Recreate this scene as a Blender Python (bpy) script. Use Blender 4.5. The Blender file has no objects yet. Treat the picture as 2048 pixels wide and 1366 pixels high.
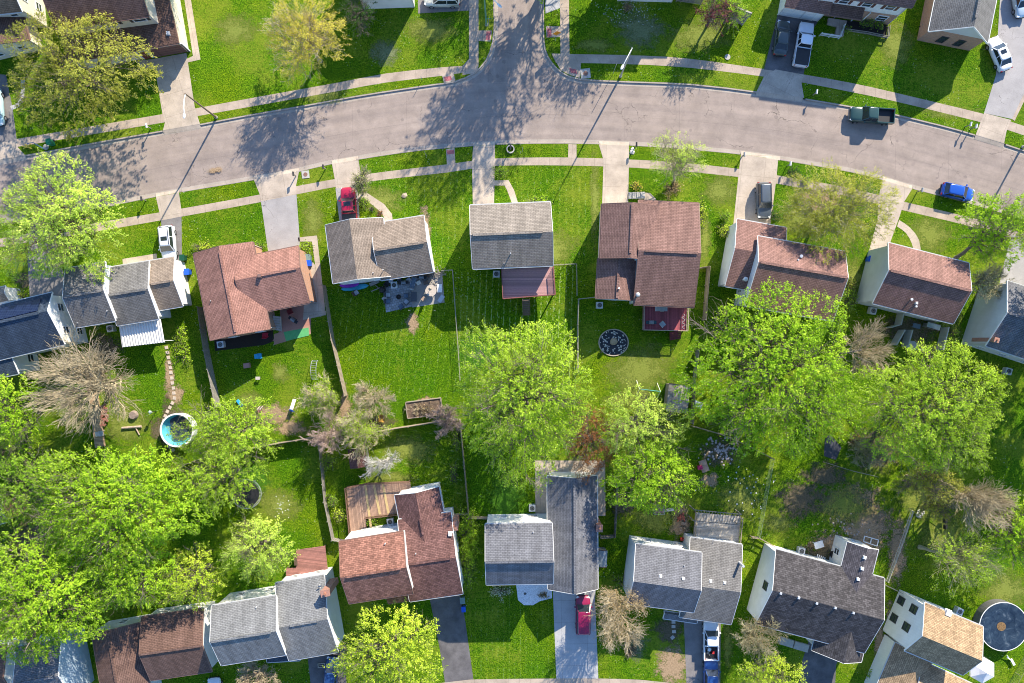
import bpy, math, random
import numpy as np
from mathutils import Vector, Matrix
R = math.radians
# ------------------------------------------------------------------ camera, sky, sun, exposure
CX, CY, S, H = 1024.0, 683.0, 1/15.0, 91.0
SC = bpy.context.scene
COL = SC.collection
cam = bpy.data.objects.new('camera', bpy.data.cameras.new('camera'))
COL.objects.link(cam)
cam.location = (0, 0, H)
cam.rotation_euler = (0, 0, 0)
cam.data.sensor_width = 36.0
cam.data.lens = 36.0*1365.0/2048.0
cam.data.clip_end = 2000
SC.camera = cam
SUN_EL, SDX, SDY = R(28.5), 0.475, 0.88           # direction towards the sun on the ground plane
world = bpy.data.worlds.new('World'); SC.world = world; world.use_nodes = True
wn = world.node_tree.nodes; wl = world.node_tree.links
sky = wn.new('ShaderNodeTexSky'); sky.sky_type = 'NISHITA'; sky.sun_disc = False
sky.sun_elevation = SUN_EL; sky.sun_rotation = math.atan2(SDX, SDY)
sky.air_density = 1.0; sky.dust_density = 0.3; sky.ozone_density = 6.0
wl.new(sky.outputs[0], wn['Background'].inputs[0])
wn['Background'].inputs[1].default_value = 0.15
sun = bpy.data.objects.new('sun', bpy.data.lights.new('sun', 'SUN'))
COL.objects.link(sun)
sun.data.energy = 5.0; sun.data.angle = R(0.5); sun.data.color = (1.0, 0.89, 0.72)
sun.location = (60, 110, 80)
sun.rotation_euler = Vector((SDX*math.cos(SUN_EL), SDY*math.cos(SUN_EL), math.sin(SUN_EL))).to_track_quat('Z', 'Y').to_euler()
SC.view_settings.view_transform = 'Standard'
SC.view_settings.look = 'None'
SC.view_settings.exposure = 1.08
SC.view_settings.gamma = 1.0
SC.render.engine = 'CYCLES'
SC.cycles.max_bounces = 5
SC.cycles.filter_width = 1.0
SC.cycles.transparent_max_bounces = 8

# ------------------------------------------------------------------ helpers
def P(px, py, z=0.0):
    """point of the photograph at height z -> metres"""
    k = (H-z)/H*S
    return Vector(((px-CX)*k, (CY-py)*k, z))

def tag(o, label=None, cat=None, group=None, kind=None):
    if label: o['label'] = label
    if cat: o['category'] = cat
    if group: o['group'] = group
    if kind: o['kind'] = kind
    return o

def empty(name, loc, label, cat, group=None, rz=0.0):
    o = bpy.data.objects.new(name, None)
    o.empty_display_size = 0.3
    o.location = loc; o.rotation_euler = (0, 0, rz)
    COL.objects.link(o)
    return tag(o, label, cat, group)

def copy_tree(o, parent=None):
    c = o.copy(); COL.objects.link(c); c.parent = parent
    for ch in list(o.children):
        copy_tree(ch, c)
    return c

def wloc(o):
    v = Vector((0, 0, 0))
    while o is not None:
        v = v + o.location; o = o.parent
    return v

class MB:
    """collects faces, links them as one mesh object"""
    def __init__(s): s.v = []; s.f = []; s.uv = []; s.m = []
    def face(s, pts, uv=None, m=0):
        i = len(s.v); s.v += [tuple(p) for p in pts]
        s.f.append(tuple(range(i, i+len(pts))))
        s.uv += list(uv) if uv else [(p[0], p[1]) for p in pts]
        s.m.append(m)
    def prism(s, pts, z0, z1, m=0, cap=True):
        """pts: xy outline (ccw)"""
        pts = [(p[0], p[1]) for p in pts]
        a = sum(pts[i][0]*pts[(i+1) % len(pts)][1]-pts[(i+1) % len(pts)][0]*pts[i][1] for i in range(len(pts)))
        if a < 0: pts = pts[::-1]
        n = len(pts)
        s.face([(x, y, z1) for x, y in pts], m=m)
        if cap: s.face([(x, y, z0) for x, y in reversed(pts)], m=m)
        L = 0
        for i in range(n):
            a, b = pts[i], pts[(i+1) % n]; d = math.hypot(b[0]-a[0], b[1]-a[1])
            s.face([(a[0], a[1], z0), (b[0], b[1], z0), (b[0], b[1], z1), (a[0], a[1], z1)],
                   [(L, z0), (L+d, z0), (L+d, z1), (L, z1)], m)
            L += d
    def box(s, c, size, rz=0.0, m=0, rot=None):
        sx, sy, sz = size[0]/2, size[1]/2, size[2]/2
        M = rot if rot is not None else Matrix.Rotation(rz, 3, 'Z')
        c = Vector(c)
        co = [c+M @ Vector((x*sx, y*sy, z*sz)) for z in (-1, 1) for y in (-1, 1) for x in (-1, 1)]
        for q in ((0, 2, 3, 1), (4, 5, 7, 6), (0, 1, 5, 4), (2, 6, 7, 3), (0, 4, 6, 2), (1, 3, 7, 5)):
            s.face([co[i] for i in q], m=m)
    def bar(s, a, b, w, h=None, m=0):
        """box beam from a to b, w wide, h high"""
        a, b = Vector(a), Vector(b); h = h or w
        d = (b-a); L = d.length
        if L < 1e-6: return
        d.normalize()
        up = Vector((0, 0, 1)) if abs(d.z) < 0.95 else Vector((0, 1, 0))
        sd = d.cross(up).normalized(); u2 = sd.cross(d)
        M = Matrix((d, sd, u2)).transposed()
        s.box((a+b)/2, (L, w, h), m=m, rot=M)
    def tube(s, pts, rad, n=8, m=0, cap=True):
        pts = [Vector(p) for p in pts]
        if not hasattr(rad, '__len__'): rad = [rad]*len(pts)
        rings = []
        for i, p in enumerate(pts):
            d = (pts[min(i+1, len(pts)-1)]-pts[max(i-1, 0)]).normalized()
            up = Vector((0, 0, 1)) if abs(d.z) < 0.9 else Vector((1, 0, 0))
            a = d.cross(up).normalized(); b = d.cross(a)
            rings.append([p+rad[i]*(math.cos(t)*a+math.sin(t)*b) for t in [2*math.pi*k/n for k in range(n)]])
        for r0, r1 in zip(rings, rings[1:]):
            for k in range(n):
                s.face([r0[k], r0[(k+1) % n], r1[(k+1) % n], r1[k]], m=m)
        if cap:
            s.face(rings[0][::-1], m=m); s.face(rings[-1], m=m)
    def cyl(s, c, r, h, n=16, m=0, r2=None):
        c = Vector(c); s.tube([c, c+Vector((0, 0, h))], [r, r if r2 is None else r2], n, m)
    def lathe(s, c, prof, n=24, m=0, sy=1.0):
        c = Vector(c)
        rg = [[c+Vector((r*math.cos(2*math.pi*k/n), sy*r*math.sin(2*math.pi*k/n), z)) for k in range(n)] for r, z in prof]
        for a, b in zip(rg, rg[1:]):
            for k in range(n): s.face([a[k], a[(k+1) % n], b[(k+1) % n], b[k]], m=m)
    def build(s, name, mats, parent=None, smooth=False, merge=False, bevel=0):
        me = bpy.data.meshes.new(name)
        off = wloc(parent) if parent is not None else Vector((0, 0, 0))
        me.from_pydata([(x-off.x, y-off.y, z-off.z) for x, y, z in s.v], [], s.f)
        uvl = me.uv_layers.new(name='UVMap')
        uvl.data.foreach_set('uv', np.array(s.uv, dtype=np.float32).ravel())
        if not isinstance(mats, (list, tuple)): mats = [mats]
        for m in mats: me.materials.append(m)
        if len(mats) > 1: me.polygons.foreach_set('material_index', s.m)
        if merge or smooth:
            import bmesh
            bm = bmesh.new(); bm.from_mesh(me)
            bmesh.ops.remove_doubles(bm, verts=bm.verts, dist=0.0005)
            bmesh.ops.recalc_face_normals(bm, faces=bm.faces)
            bm.to_mesh(me); bm.free()
        if smooth: me.polygons.foreach_set('use_smooth', [True]*len(me.polygons))
        me.update()
        o = bpy.data.objects.new(name, me); COL.objects.link(o)
        if parent is not None: o.parent = parent
        if bevel:
            b = o.modifiers.new('bevel', 'BEVEL'); b.width = bevel; b.segments = 2; b.limit_method = 'ANGLE'
        return o

# ------------------------------------------------------------------ node materials
def nt(name):
    m = bpy.data.materials.new(name); m.use_nodes = True
    t = m.node_tree; b = t.nodes['Principled BSDF']
    return m, t, b
def N(t, typ, **kw):
    n = t.nodes.new(typ)
    for k, v in kw.items():
        if k.startswith('i_'):
            key = k[2:]; n.inputs[int(key) if key.isdigit() else key].default_value = v
        else: setattr(n, k, v)
    return n
def ramp(t, fac, stops, mode='LINEAR'):
    r = t.nodes.new('ShaderNodeValToRGB'); e = r.color_ramp.elements; r.color_ramp.interpolation = mode
    for i, (p, c) in enumerate(stops):
        el = e[i] if i < 2 else e.new(p)
        el.position = p; el.color = (*c, 1) if len(c) == 3 else c
    t.links.new(fac, r.inputs[0]); return r.outputs[0]
def noise(t, vec, scale, detail=3, rough=0.55, dist=0.0):
    n = N(t, 'ShaderNodeTexNoise', i_Scale=scale, i_Detail=detail, i_Roughness=rough, i_Distortion=dist)
    if vec is not None: t.links.new(vec, n.inputs['Vector'])
    return n.outputs['Fac']
def mix(t, fac, a, b, mode='MIX'):
    n = t.nodes.new('ShaderNodeMix'); n.data_type = 'RGBA'; n.blend_type = mode
    for k, v in ((0, fac), (6, a), (7, b)):
        if isinstance(v, (int, float)): n.inputs[k].default_value = v
        elif isinstance(v, tuple): n.inputs[k].default_value = (*v, 1) if len(v) == 3 else v
        else: t.links.new(v, n.inputs[k])
    return n.outputs[2]
def mth(t, op, a, b=None, c=None):
    n = t.nodes.new('ShaderNodeMath'); n.operation = op
    for k, v in enumerate((a, b, c)):
        if v is None: continue
        if isinstance(v, (int, float)): n.inputs[k].default_value = v
        else: t.links.new(v, n.inputs[k])
    return n.outputs[0]
def bump(t, b, h, strength=0.4, dist=0.03):
    n = N(t, 'ShaderNodeBump', i_Strength=strength, i_Distance=dist)
    t.links.new(h, n.inputs['Height']); t.links.new(n.outputs[0], b.inputs['Normal'])
def objco(t): return N(t, 'ShaderNodeTexCoord').outputs['Object']
def uvco(t): return N(t, 'ShaderNodeTexCoord').outputs['UV']
def sc(c, k): return tuple(x*k for x in c)

_cache = {}
def plain(name, col, rough=0.6, metal=0.0, var=0.15, scale=3.0, spec=0.4, coat=0.0):
    if name in _cache: return _cache[name]
    m, t, b = nt(name)
    co = objco(t)
    f = noise(t, co, scale, 4, 0.6)
    c = ramp(t, f, [(0.3, sc(col, 1-var)), (0.7, sc(col, 1+var*0.6))])
    t.links.new(c, b.inputs['Base Color'])
    b.inputs['Roughness'].default_value = rough; b.inputs['Metallic'].default_value = metal
    b.inputs['Specular IOR Level'].default_value = spec
    if coat: b.inputs['Coat Weight'].default_value = coat; b.inputs['Coat Roughness'].default_value = 0.08
    _cache[name] = m; return m

def shingle(name, col, var=0.14, row=0.2, blot=0.2):
    """asphalt shingles: courses along U, streaks, blotches"""
    m, t, b = nt(name); uv = uvco(t)
    br = N(t, 'ShaderNodeTexBrick', i_Scale=1.0)
    br.inputs['Brick Width'].default_value = 0.42; br.inputs['Row Height'].default_value = row
    br.inputs['Mortar Size'].default_value = 0.022; br.inputs['Mortar Smooth'].default_value = 0.35
    br.inputs['Color1'].default_value = (*sc(col, 1-var), 1); br.inputs['Color2'].default_value = (*sc(col, 1+var*0.8), 1)
    br.inputs['Mortar'].default_value = (*sc(col, 0.42), 1)
    t.links.new(uv, br.inputs['Vector'])
    g = noise(t, uv, 14, 3, 0.7)
    c = mix(t, 0.5, br.outputs['Color'], ramp(t, g, [(0.25, (0.62, 0.62, 0.62)), (0.75, (1.35, 1.33, 1.3))]), 'MULTIPLY')
    big = noise(t, uv, 0.45, 4, 0.65)
    c = mix(t, 1.0, c, ramp(t, big, [(0.3, (1-blot,)*3), (0.7, (1+blot*0.6,)*3)]), 'MULTIPLY')
    mp = N(t, 'ShaderNodeMapping'); mp.inputs['Scale'].default_value = (1.6, 0.12, 1); t.links.new(uv, mp.inputs[0])
    st = noise(t, mp.outputs[0], 1.0, 3, 0.6)
    c = mix(t, 1.0, c, ramp(t, st, [(0.35, (0.84,)*3), (0.65, (1.1,)*3)]), 'MULTIPLY')
    t.links.new(c, b.inputs['Base Color']); b.inputs['Roughness'].default_value = 0.85
    b.inputs['Specular IOR Level'].default_value = 0.1
    h = mth(t, 'ADD', mth(t, 'MULTIPLY', br.outputs['Fac'], -1.0), mth(t, 'MULTIPLY', g, 0.8))
    bump(t, b, h, 0.45, 0.03)
    return m

def siding(name, col, lap=0.2, rough=0.5):
    if name in _cache: return _cache[name]
    m, t, b = nt(name); uv = uvco(t)
    sp = N(t, 'ShaderNodeSeparateXYZ'); t.links.new(uv, sp.inputs[0])
    fr = mth(t, 'FRACT', mth(t, 'DIVIDE', sp.outputs[1], lap))
    c = ramp(t, fr, [(0.0, sc(col, 0.6)), (0.10, col), (1.0, sc(col, 0.95))])
    d = noise(t, uv, 0.7, 4, 0.6)
    c = mix(t, 1.0, c, ramp(t, d, [(0.3, (0.9, 0.9, 0.88)), (0.7, (1.03, 1.03, 1.03))]), 'MULTIPLY')
    t.links.new(c, b.inputs['Base Color']); b.inputs['Roughness'].default_value = rough
    bump(t, b, fr, 0.5, 0.015)
    _cache[name] = m; return m

def brickm(name, col, mort=(0.38, 0.35, 0.31), w=0.22, h=0.075, ms=0.01):
    if name in _cache: return _cache[name]
    m, t, b = nt(name); uv = uvco(t)
    br = N(t, 'ShaderNodeTexBrick', i_Scale=1.0)
    br.inputs['Brick Width'].default_value = w; br.inputs['Row Height'].default_value = h
    br.inputs['Mortar Size'].default_value = ms
    br.inputs['Color1'].default_value = (*sc(col, 0.75), 1); br.inputs['Color2'].default_value = (*sc(col, 1.2), 1)
    br.inputs['Mortar'].default_value = (*mort, 1)
    t.links.new(uv, br.inputs['Vector'])
    t.links.new(br.outputs['Color'], b.inputs['Base Color']); b.inputs['Roughness'].default_value = 0.85
    bump(t, b, mth(t, 'MULTIPLY', br.outputs['Fac'], -1.0), 0.5, 0.01)
    _cache[name] = m; return m

def concrete(name, col, joint=(1.5, 50.0), crack=0.35, rough=0.85, stain=0.18, seam=0.035, jdark=0.45):
    m, t, b = nt(name); uv = uvco(t); co = objco(t)
    g = noise(t, co, 9, 4, 0.7); bg = noise(t, co, 0.5, 5, 0.65)
    c = ramp(t, g, [(0.3, sc(col, 0.86)), (0.7, sc(col, 1.1))])
    c = mix(t, 1.0, c, ramp(t, bg, [(0.3, (1-stain,)*3), (0.68, (1+stain*0.4,)*3)]), 'MULTIPLY')
    sp = N(t, 'ShaderNodeSeparateXYZ'); t.links.new(uv, sp.inputs[0])
    for ax, j in enumerate(joint):
        fr = mth(t, 'FRACT', mth(t, 'DIVIDE', sp.outputs[ax], j))
        e = mth(t, 'LESS_THAN', fr, seam/j)
        c = mix(t, mth(t, 'MULTIPLY', e, 1-jdark), c, sc(col, 0.3))
    if crack:
        wob = N(t, 'ShaderNodeTexNoise', i_Scale=0.9, i_Detail=4.0); t.links.new(co, wob.inputs[0])
        vv = N(t, 'ShaderNodeVectorMath', operation='ADD')
        t.links.new(co, vv.inputs[0])
        s2 = N(t, 'ShaderNodeVectorMath', operation='SCALE'); s2.inputs['Scale'].default_value = 1.6
        t.links.new(wob.outputs['Color'], s2.inputs[0]); t.links.new(s2.outputs[0], vv.inputs[1])
        vo = N(t, 'ShaderNodeTexVoronoi', feature='DISTANCE_TO_EDGE', i_Scale=0.22); t.links.new(vv.outputs[0], vo.inputs['Vector'])
        msk = ramp(t, noise(t, co, 0.25, 3), [(0.45, (0, 0, 0)), (0.6, (1, 1, 1))])
        cr = mth(t, 'MULTIPLY', mth(t, 'LESS_THAN', vo.outputs[0], 0.0045), mth(t, 'MULTIPLY', msk, crack))
        c = mix(t, cr, c, sc(col, 0.25))
    t.links.new(c, b.inputs['Base Color']); b.inputs['Roughness'].default_value = rough
    b.inputs['Specular IOR Level'].default_value = 0.25
    bump(t, b, g, 0.25, 0.015)
    return m

def grassm(name, c1, c2, cdry, dry=0.5, stripe=None, speck=0.0, light=1.0):
    """turf: blade grain, clumps, dry patches, optional mowing stripes (angle, width, strength)"""
    m, t, b = nt(name); co = objco(t)
    c1, c2, cdry = sc(c1, light), sc(c2, light), sc(cdry, light)
    g = noise(t, co, 6.2, 4, 0.85)
    g2 = noise(t, co, 1.3, 4, 0.65)
    c = ramp(t, g, [(0.38, sc(c1, 0.32)), (0.5, c1), (0.62, sc(c2, 1.12))])
    c = mix(t, 1.0, c, ramp(t, g2, [(0.32, (0.68, 0.8, 0.8)), (0.66, (1.28, 1.15, 1.05))]), 'MULTIPLY')
    hv = noise(t, co, 0.11, 3, 0.55)
    c = mix(t, 1.0, c, ramp(t, hv, [(0.35, (0.80, 0.95, 0.95)), (0.5, (1.02, 1.0, 1.0)), (0.66, (1.42, 1.10, 0.9))]), 'MULTIPLY')
    d1 = noise(t, co, 0.16, 4, 0.6); d2 = noise(t, co, 2.6, 4, 0.7)
    dm = ramp(t, mth(t, 'ADD', mth(t, 'MULTIPLY', d1, 0.62), mth(t, 'MULTIPLY', d2, 0.38)),
              [(0.60-0.22*dry, (0, 0, 0)), (0.72-0.16*dry, (1, 1, 1))])
    c = mix(t, mth(t, 'MULTIPLY', dm, 0.75), c, mix(t, g, sc(cdry, 0.65), sc(cdry, 1.3)))
    if stripe:
        mp = N(t, 'ShaderNodeMapping'); mp.inputs['Rotation'].default_value = (0, 0, stripe[0]); t.links.new(co, mp.inputs[0])
        w = N(t, 'ShaderNodeTexWave', wave_type='BANDS', bands_direction='X', i_Scale=0.314/stripe[1], i_Distortion=0.8)
        w.inputs['Detail'].default_value = 3; w.inputs['Detail Scale'].default_value = 1.5
        t.links.new(mp.outputs[0], w.inputs[0])
        c = mix(t, stripe[2], c, ramp(t, w.outputs['Fac'], [(0.1, (0.86, 0.9, 0.9)), (0.7, (1.05, 1.03, 1.0))]), 'MULTIPLY')
        dots = mth(t, 'MULTIPLY', mth(t, 'GREATER_THAN', w.outputs['Fac'], .93), mth(t, 'GREATER_THAN', noise(t, co, 2.3, 3, .7), .56-.06*speck))
        c = mix(t, mth(t, 'MULTIPLY', dots, stripe[2]*.75), c, (.30, .40, .14))
    if speck:
        vo = N(t, 'ShaderNodeTexVoronoi', i_Scale=2.4); t.links.new(co, vo.inputs['Vector'])
        sm = mth(t, 'MULTIPLY', mth(t, 'LESS_THAN', vo.outputs['Distance'], 0.16),
                 mth(t, 'GREATER_THAN', noise(t, co, 0.6, 3), 0.60-0.15*speck))
        c = mix(t, mth(t, 'MULTIPLY', sm, 0.6), c, (0.42, 0.45, 0.3))
    t.links.new(c, b.inputs['Base Color']); b.inputs['Roughness'].default_value = 0.9
    b.inputs['Specular IOR Level'].default_value = 0.05
    bump(t, b, g, 0.9, 0.10)
    return m

WHITE = siding('white vinyl siding', (0.78, 0.79, 0.78))
CREAM = siding('cream vinyl siding', (0.70, 0.64, 0.52))
GREYS = siding('pale grey vinyl siding', (0.60, 0.62, 0.62))
BLUES = siding('pale blue grey siding', (0.42, 0.52, 0.60))
TANB = brickm('tan brick', (0.42, 0.20, 0.11))
REDB = brickm('red brick', (0.34, 0.12, 0.07))
TRIM = plain('white painted trim', (0.78, 0.78, 0.76), 0.45, var=0.05)
DTRIM = plain('dark metal trim', (0.05, 0.05, 0.055), 0.5)
GUT = plain('aluminium gutter', (0.6, 0.6, 0.58), 0.4, 0.2, 0.08)
GLASS = plain('window glass', (0.035, 0.045, 0.055), 0.08, var=0.2, spec=0.8)
VENTM = plain('galvanised vent', (0.62, 0.63, 0.64), 0.45, 0.3, 0.1)
BTRIM = plain('brown painted trim', (0.22, 0.13, 0.10), 0.5, var=.1)
BLACK = plain('black plastic', (0.02, 0.02, 0.022), 0.55)
SHDW = plain('dark opening', (0.02, 0.02, 0.02), 0.9)
GREYM = plain('grey metal', (0.32, 0.33, 0.34), 0.45, 0.4)
WOODL = plain('weathered fence wood', (0.33, 0.27, 0.20), 0.85, var=0.35, scale=5)
WOODG = plain('grey weathered wood', (0.26, 0.24, 0.21), 0.85, var=0.35, scale=5)
# ------------------------------------------------------------------ setting: ground, road, pavements
def spl(pts, step=3.0):
    """Catmull-Rom through photo points"""
    p = [Vector((a, b)) for a, b in pts]
    p = [2*p[0]-p[1]]+p+[2*p[-1]-p[-2]]
    out = []
    for i in range(1, len(p)-2):
        n = max(2, int((p[i+1]-p[i]).length/(step*15)))
        for k in range(n):
            u = k/n; a, b, c, d = p[i-1], p[i], p[i+1], p[i+2]
            out.append(0.5*((2*b)+(c-a)*u+(2*a-5*b+4*c-d)*u*u+(3*b-a-3*c+d)*u**3))
    out.append(p[-2])
    return [(q.x, q.y) for q in out]
def xy(pts, z=0): return [P(a, b)+Vector((0, 0, z)) for a, b in pts]

G1, G2, GD = (0.056, 0.140, 0.004), (0.150, 0.278, 0.008), (0.215, 0.26, 0.025)
GRASS = grassm('lawn grass', G1, G2, GD, 0.55, speck=0.35)
ROAD = concrete('worn asphalt road', (0.325, 0.266, 0.228), joint=(7.3, 4.35), crack=0.8, stain=0.2, seam=.03, jdark=.62)
def lanes(m):
    t = m.node_tree; b = t.nodes['Principled BSDF']; src = b.inputs['Base Color'].links[0].from_socket
    uv = uvco(t); mp = N(t, 'ShaderNodeMapping'); mp.inputs['Scale'].default_value = (.035, .85, 1); t.links.new(uv, mp.inputs[0])
    c = mix(t, 1.0, src, ramp(t, noise(t, mp.outputs[0], 1.0, 4, .6), [(.35, (.86, .86, .88)), (.65, (1.07, 1.06, 1.05))]), 'MULTIPLY')
    co = objco(t); spot = ramp(t, noise(t, co, .33, 2, .4), [(.70, (1, 1, 1)), (.78, (.72, .72, .74))]); c = mix(t, 1.0, c, spot, 'MULTIPLY')
    vo = N(t, 'ShaderNodeTexVoronoi', i_Scale=.35); t.links.new(co, vo.inputs['Vector'])
    c = mix(t, mth(t, 'MULTIPLY', mth(t, 'LESS_THAN', vo.outputs['Distance'], .09), .35), c, (.12, .10, .095))
    t.links.new(c, b.inputs['Base Color'])
lanes(ROAD)
PAVE = concrete('pavement concrete', (0.44, 0.355, 0.28), joint=(1.5, 50.0), crack=0.0, stain=.3)
CURB = concrete('kerb concrete', (0.40, 0.345, 0.29), joint=(3.0, 50.0), crack=0.0)
DRIVE = concrete('driveway concrete', (0.48, 0.40, 0.32), joint=(2.9, 3.1), crack=0.3, stain=.28)
DRIVEG = concrete('pale grey driveway concrete', (0.42, 0.42, 0.42), joint=(2.9, 3.4), crack=0.2)
OLDASP = concrete('bleached asphalt', (0.36, 0.34, 0.33), joint=(500., 500.), crack=0.8)
ASPH = concrete('dark sealed asphalt', (0.14, 0.132, 0.135), joint=(500., 500.), crack=0.3, stain=0.45)
ASPM = concrete('mid grey asphalt', (0.22, 0.205, 0.20), joint=(500., 500.), crack=0.4, stain=0.3)
REDPAD = plain('red tactile paving', (0.42, 0.13, 0.14), 0.8, var=0.35, scale=8)

def sheet(name, pts, z, m, kind='structure', uvdir=None):
    w = xy(pts, z)
    a = sum(w[i].x*w[(i+1) % len(w)].y-w[(i+1) % len(w)].x*w[i].y for i in range(len(w)))
    if a < 0: w = w[::-1]
    if uvdir is None: d = (w[1]-w[0]).normalized()
    else: d = (P(*uvdir[1])-P(*uvdir[0])).normalized()
    n = Vector((-d.y, d.x, 0)); o = w[0]
    mb = MB(); mb.face(w, [((q-o).dot(d)+40, (q-o).dot(n)+40) for q in w])
    ob = mb.build(name, m)
    if kind: tag(ob, kind=kind)
    return ob
def resample(p, n):
    q = np.array(p, dtype=float); d = np.r_[0, np.cumsum(np.hypot(*np.diff(q, axis=0).T))]; t = np.linspace(0, d[-1], n)
    return list(zip(np.interp(t, d, q[:, 0]), np.interp(t, d, q[:, 1])))
def ribbon(name, up, lo, z, m):
    """strip between two photo polylines with the same number of points"""
    mb = MB(); L = 0
    if len(up) != len(lo): lo = resample(lo, len(up)); up = resample(up, len(up))
    U, D = xy(up, z), xy(lo, z)
    for i in range(len(U)-1):
        d = (U[i+1]-U[i]).length; w = (U[i]-D[i]).length
        mb.face([D[i], D[i+1], U[i+1], U[i]], [(L, 0.5), (L+d, 0.5), (L+d, 0.5+w), (L, 0.5+w)]); L += d
    ob = mb.build(name, m, merge=True); return tag(ob, kind='structure')
def off(pts, d):
    """offset a photo polyline d px to its right (image sense: downwards for left-to-right)"""
    out = []
    for i, p in enumerate(pts):
        a = Vector(pts[max(i-1, 0)]); b = Vector(pts[min(i+1, len(pts)-1)])
        t = (b-a).normalized(); out.append((p[0]-t.y*d, p[1]+t.x*d))
    return out

KZ = -0.13
# the whole neighbourhood's ground, out to the horizon
mb = MB(); mb.face([(-900, -900, KZ-0.02), (900, -900, KZ-0.02), (900, 900, KZ-0.02), (-900, 900, KZ-0.02)])
tag(mb.build('ground', GRASS), kind='structure')

curbNW = spl([(-700, 420), (-300, 370), (0, 320), (51, 310), (200, 283), (325, 261), (400, 248), (500, 229), (600, 212), (710, 192), (800, 178), (869, 168), (910, 162), (946, 146), (971, 120), (984, 85), (988, 40), (986, 0), (984, -300)])
curbNE = spl([(1086, -300), (1088, 0), (1088, 60), (1091, 98), (1104, 124), (1126, 145), (1160, 157), (1240, 162), (1385, 168), (1513, 183), (1605, 196), (1700, 212), (1780, 226), (1882, 250), (1950, 269), (2048, 300), (2300, 390), (2700, 560)])
curbS = spl([(-700, 575), (-300, 505), (0, 447), (110, 432), (226, 411), (330, 390), (508, 360), (600, 343), (664, 328), (802, 306), (885, 297), (1000, 289), (1130, 287), (1260, 291), (1400, 301), (1500, 311), (1560, 320), (1700, 344), (1765, 360), (1830, 379), (1938, 407), (2048, 440), (2300, 530), (2700, 700)])
road = curbNW[:] + curbNE + curbS[::-1]
# road surface: two quads strips = polygon
iN = curbNW.index(min(curbNW, key=lambda q: abs(q[0]-869)+abs(q[1]-168))); iE = curbNE.index(min(curbNE, key=lambda q: abs(q[0]-1160)+abs(q[1]-157)))
mid_ = [(869+(1160-869)*k/8, 168+(157-168)*k/8) for k in range(1, 8)]
ribbon('road', curbNW[:iN+1]+mid_+curbNE[iE:], curbS, KZ-0.012, ROAD)
sheet('road', curbNW[iN:]+curbNE[:iE+1], KZ-0.010, ROAD, uvdir=((1040, 100), (1040, 0)))
def slab(name, pts, top, bot, m):
    mb = MB(); w = xy(pts); mb.prism(w, bot, top, cap=False)
    ob = mb.build(name, m); ob.data.materials[0] = m; return tag(ob, kind='structure')
slab('lawn', curbNW+[(984, -700), (-700, -700)], 0.0, KZ-0.015, GRASS)
slab('lawn', curbNE+[(2700, -700), (1086, -700)], 0.0, KZ-0.015, GRASS)
slab('lawn', curbS+[(2700, 2000), (-700, 2000)], 0.0, KZ-0.015, GRASS)

# kerbs (with a gutter pan on the road side), broken at the driveways
def cut(pts, gaps):
    segs, cur = [], []
    dense = []
    for a, b in zip(pts, pts[1:]):
        n = max(1, int(math.hypot(b[0]-a[0], b[1]-a[1])/6))
        dense += [(a[0]+(b[0]-a[0])*k/n, a[1]+(b[1]-a[1])*k/n) for k in range(n)]
    dense.append(pts[-1])
    for p in dense:
        if any(g[0] < p[0] < g[1] and g[2] < p[1] < g[3] for g in gaps):
            if len(cur) > 1: segs.append(cur)
            cur = []
        else: cur.append(p)
    if len(cur) > 1: segs.append(cur)
    return segs
def kerb(pts, gaps, side):
    for sgm in cut(pts, gaps):
        inn, out = off(sgm, -side*0.3), off(sgm, side*2.4)
        mb = MB(); A, B = xy(inn), xy(out); L = 0
        for i in range(len(A)-1):
            a0, a1, b0, b1 = A[i], A[i+1], B[i], B[i+1]; d = (a1-a0).length
            t = lambda v, z: Vector((v.x, v.y, z))
            for q, v0, v1 in (([t(a0, .012), t(a1, .012), t(b1, .008), t(b0, .008)], 0, .15),
                              ([t(b0, .008), t(b1, .008), t(b1, KZ), t(b0, KZ)], .15, .3)):
                mb.face(q, [(L, v0), (L+d, v0), (L+d, v1), (L, v1)])
            L += d
        o = mb.build('kerb', CURB, merge=True); tag(o, kind='structure')
    g = off(pts, side*2.4); h = off(pts, side*9.0)
    ribbon('gutter_pan', g, h, KZ-0.004, CURB)
NG = [(-50, 51, 250, 340), (326, 399, 230, 280), (1513, 1606, 150, 220), (1952, 2010, 250, 300)]
SG = [(60, 110, 400, 460), (312, 360, 370, 420), (512, 592, 330, 380), (664, 712, 300, 350), (946, 988, 270, 310), (1205, 1256, 270, 310), (1482, 1556, 290, 330), (1766, 1822, 345, 390)]
kerb(curbNW, NG, 1); kerb(curbNE, NG, 1)
kerb(curbS, SG, -1)

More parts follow.
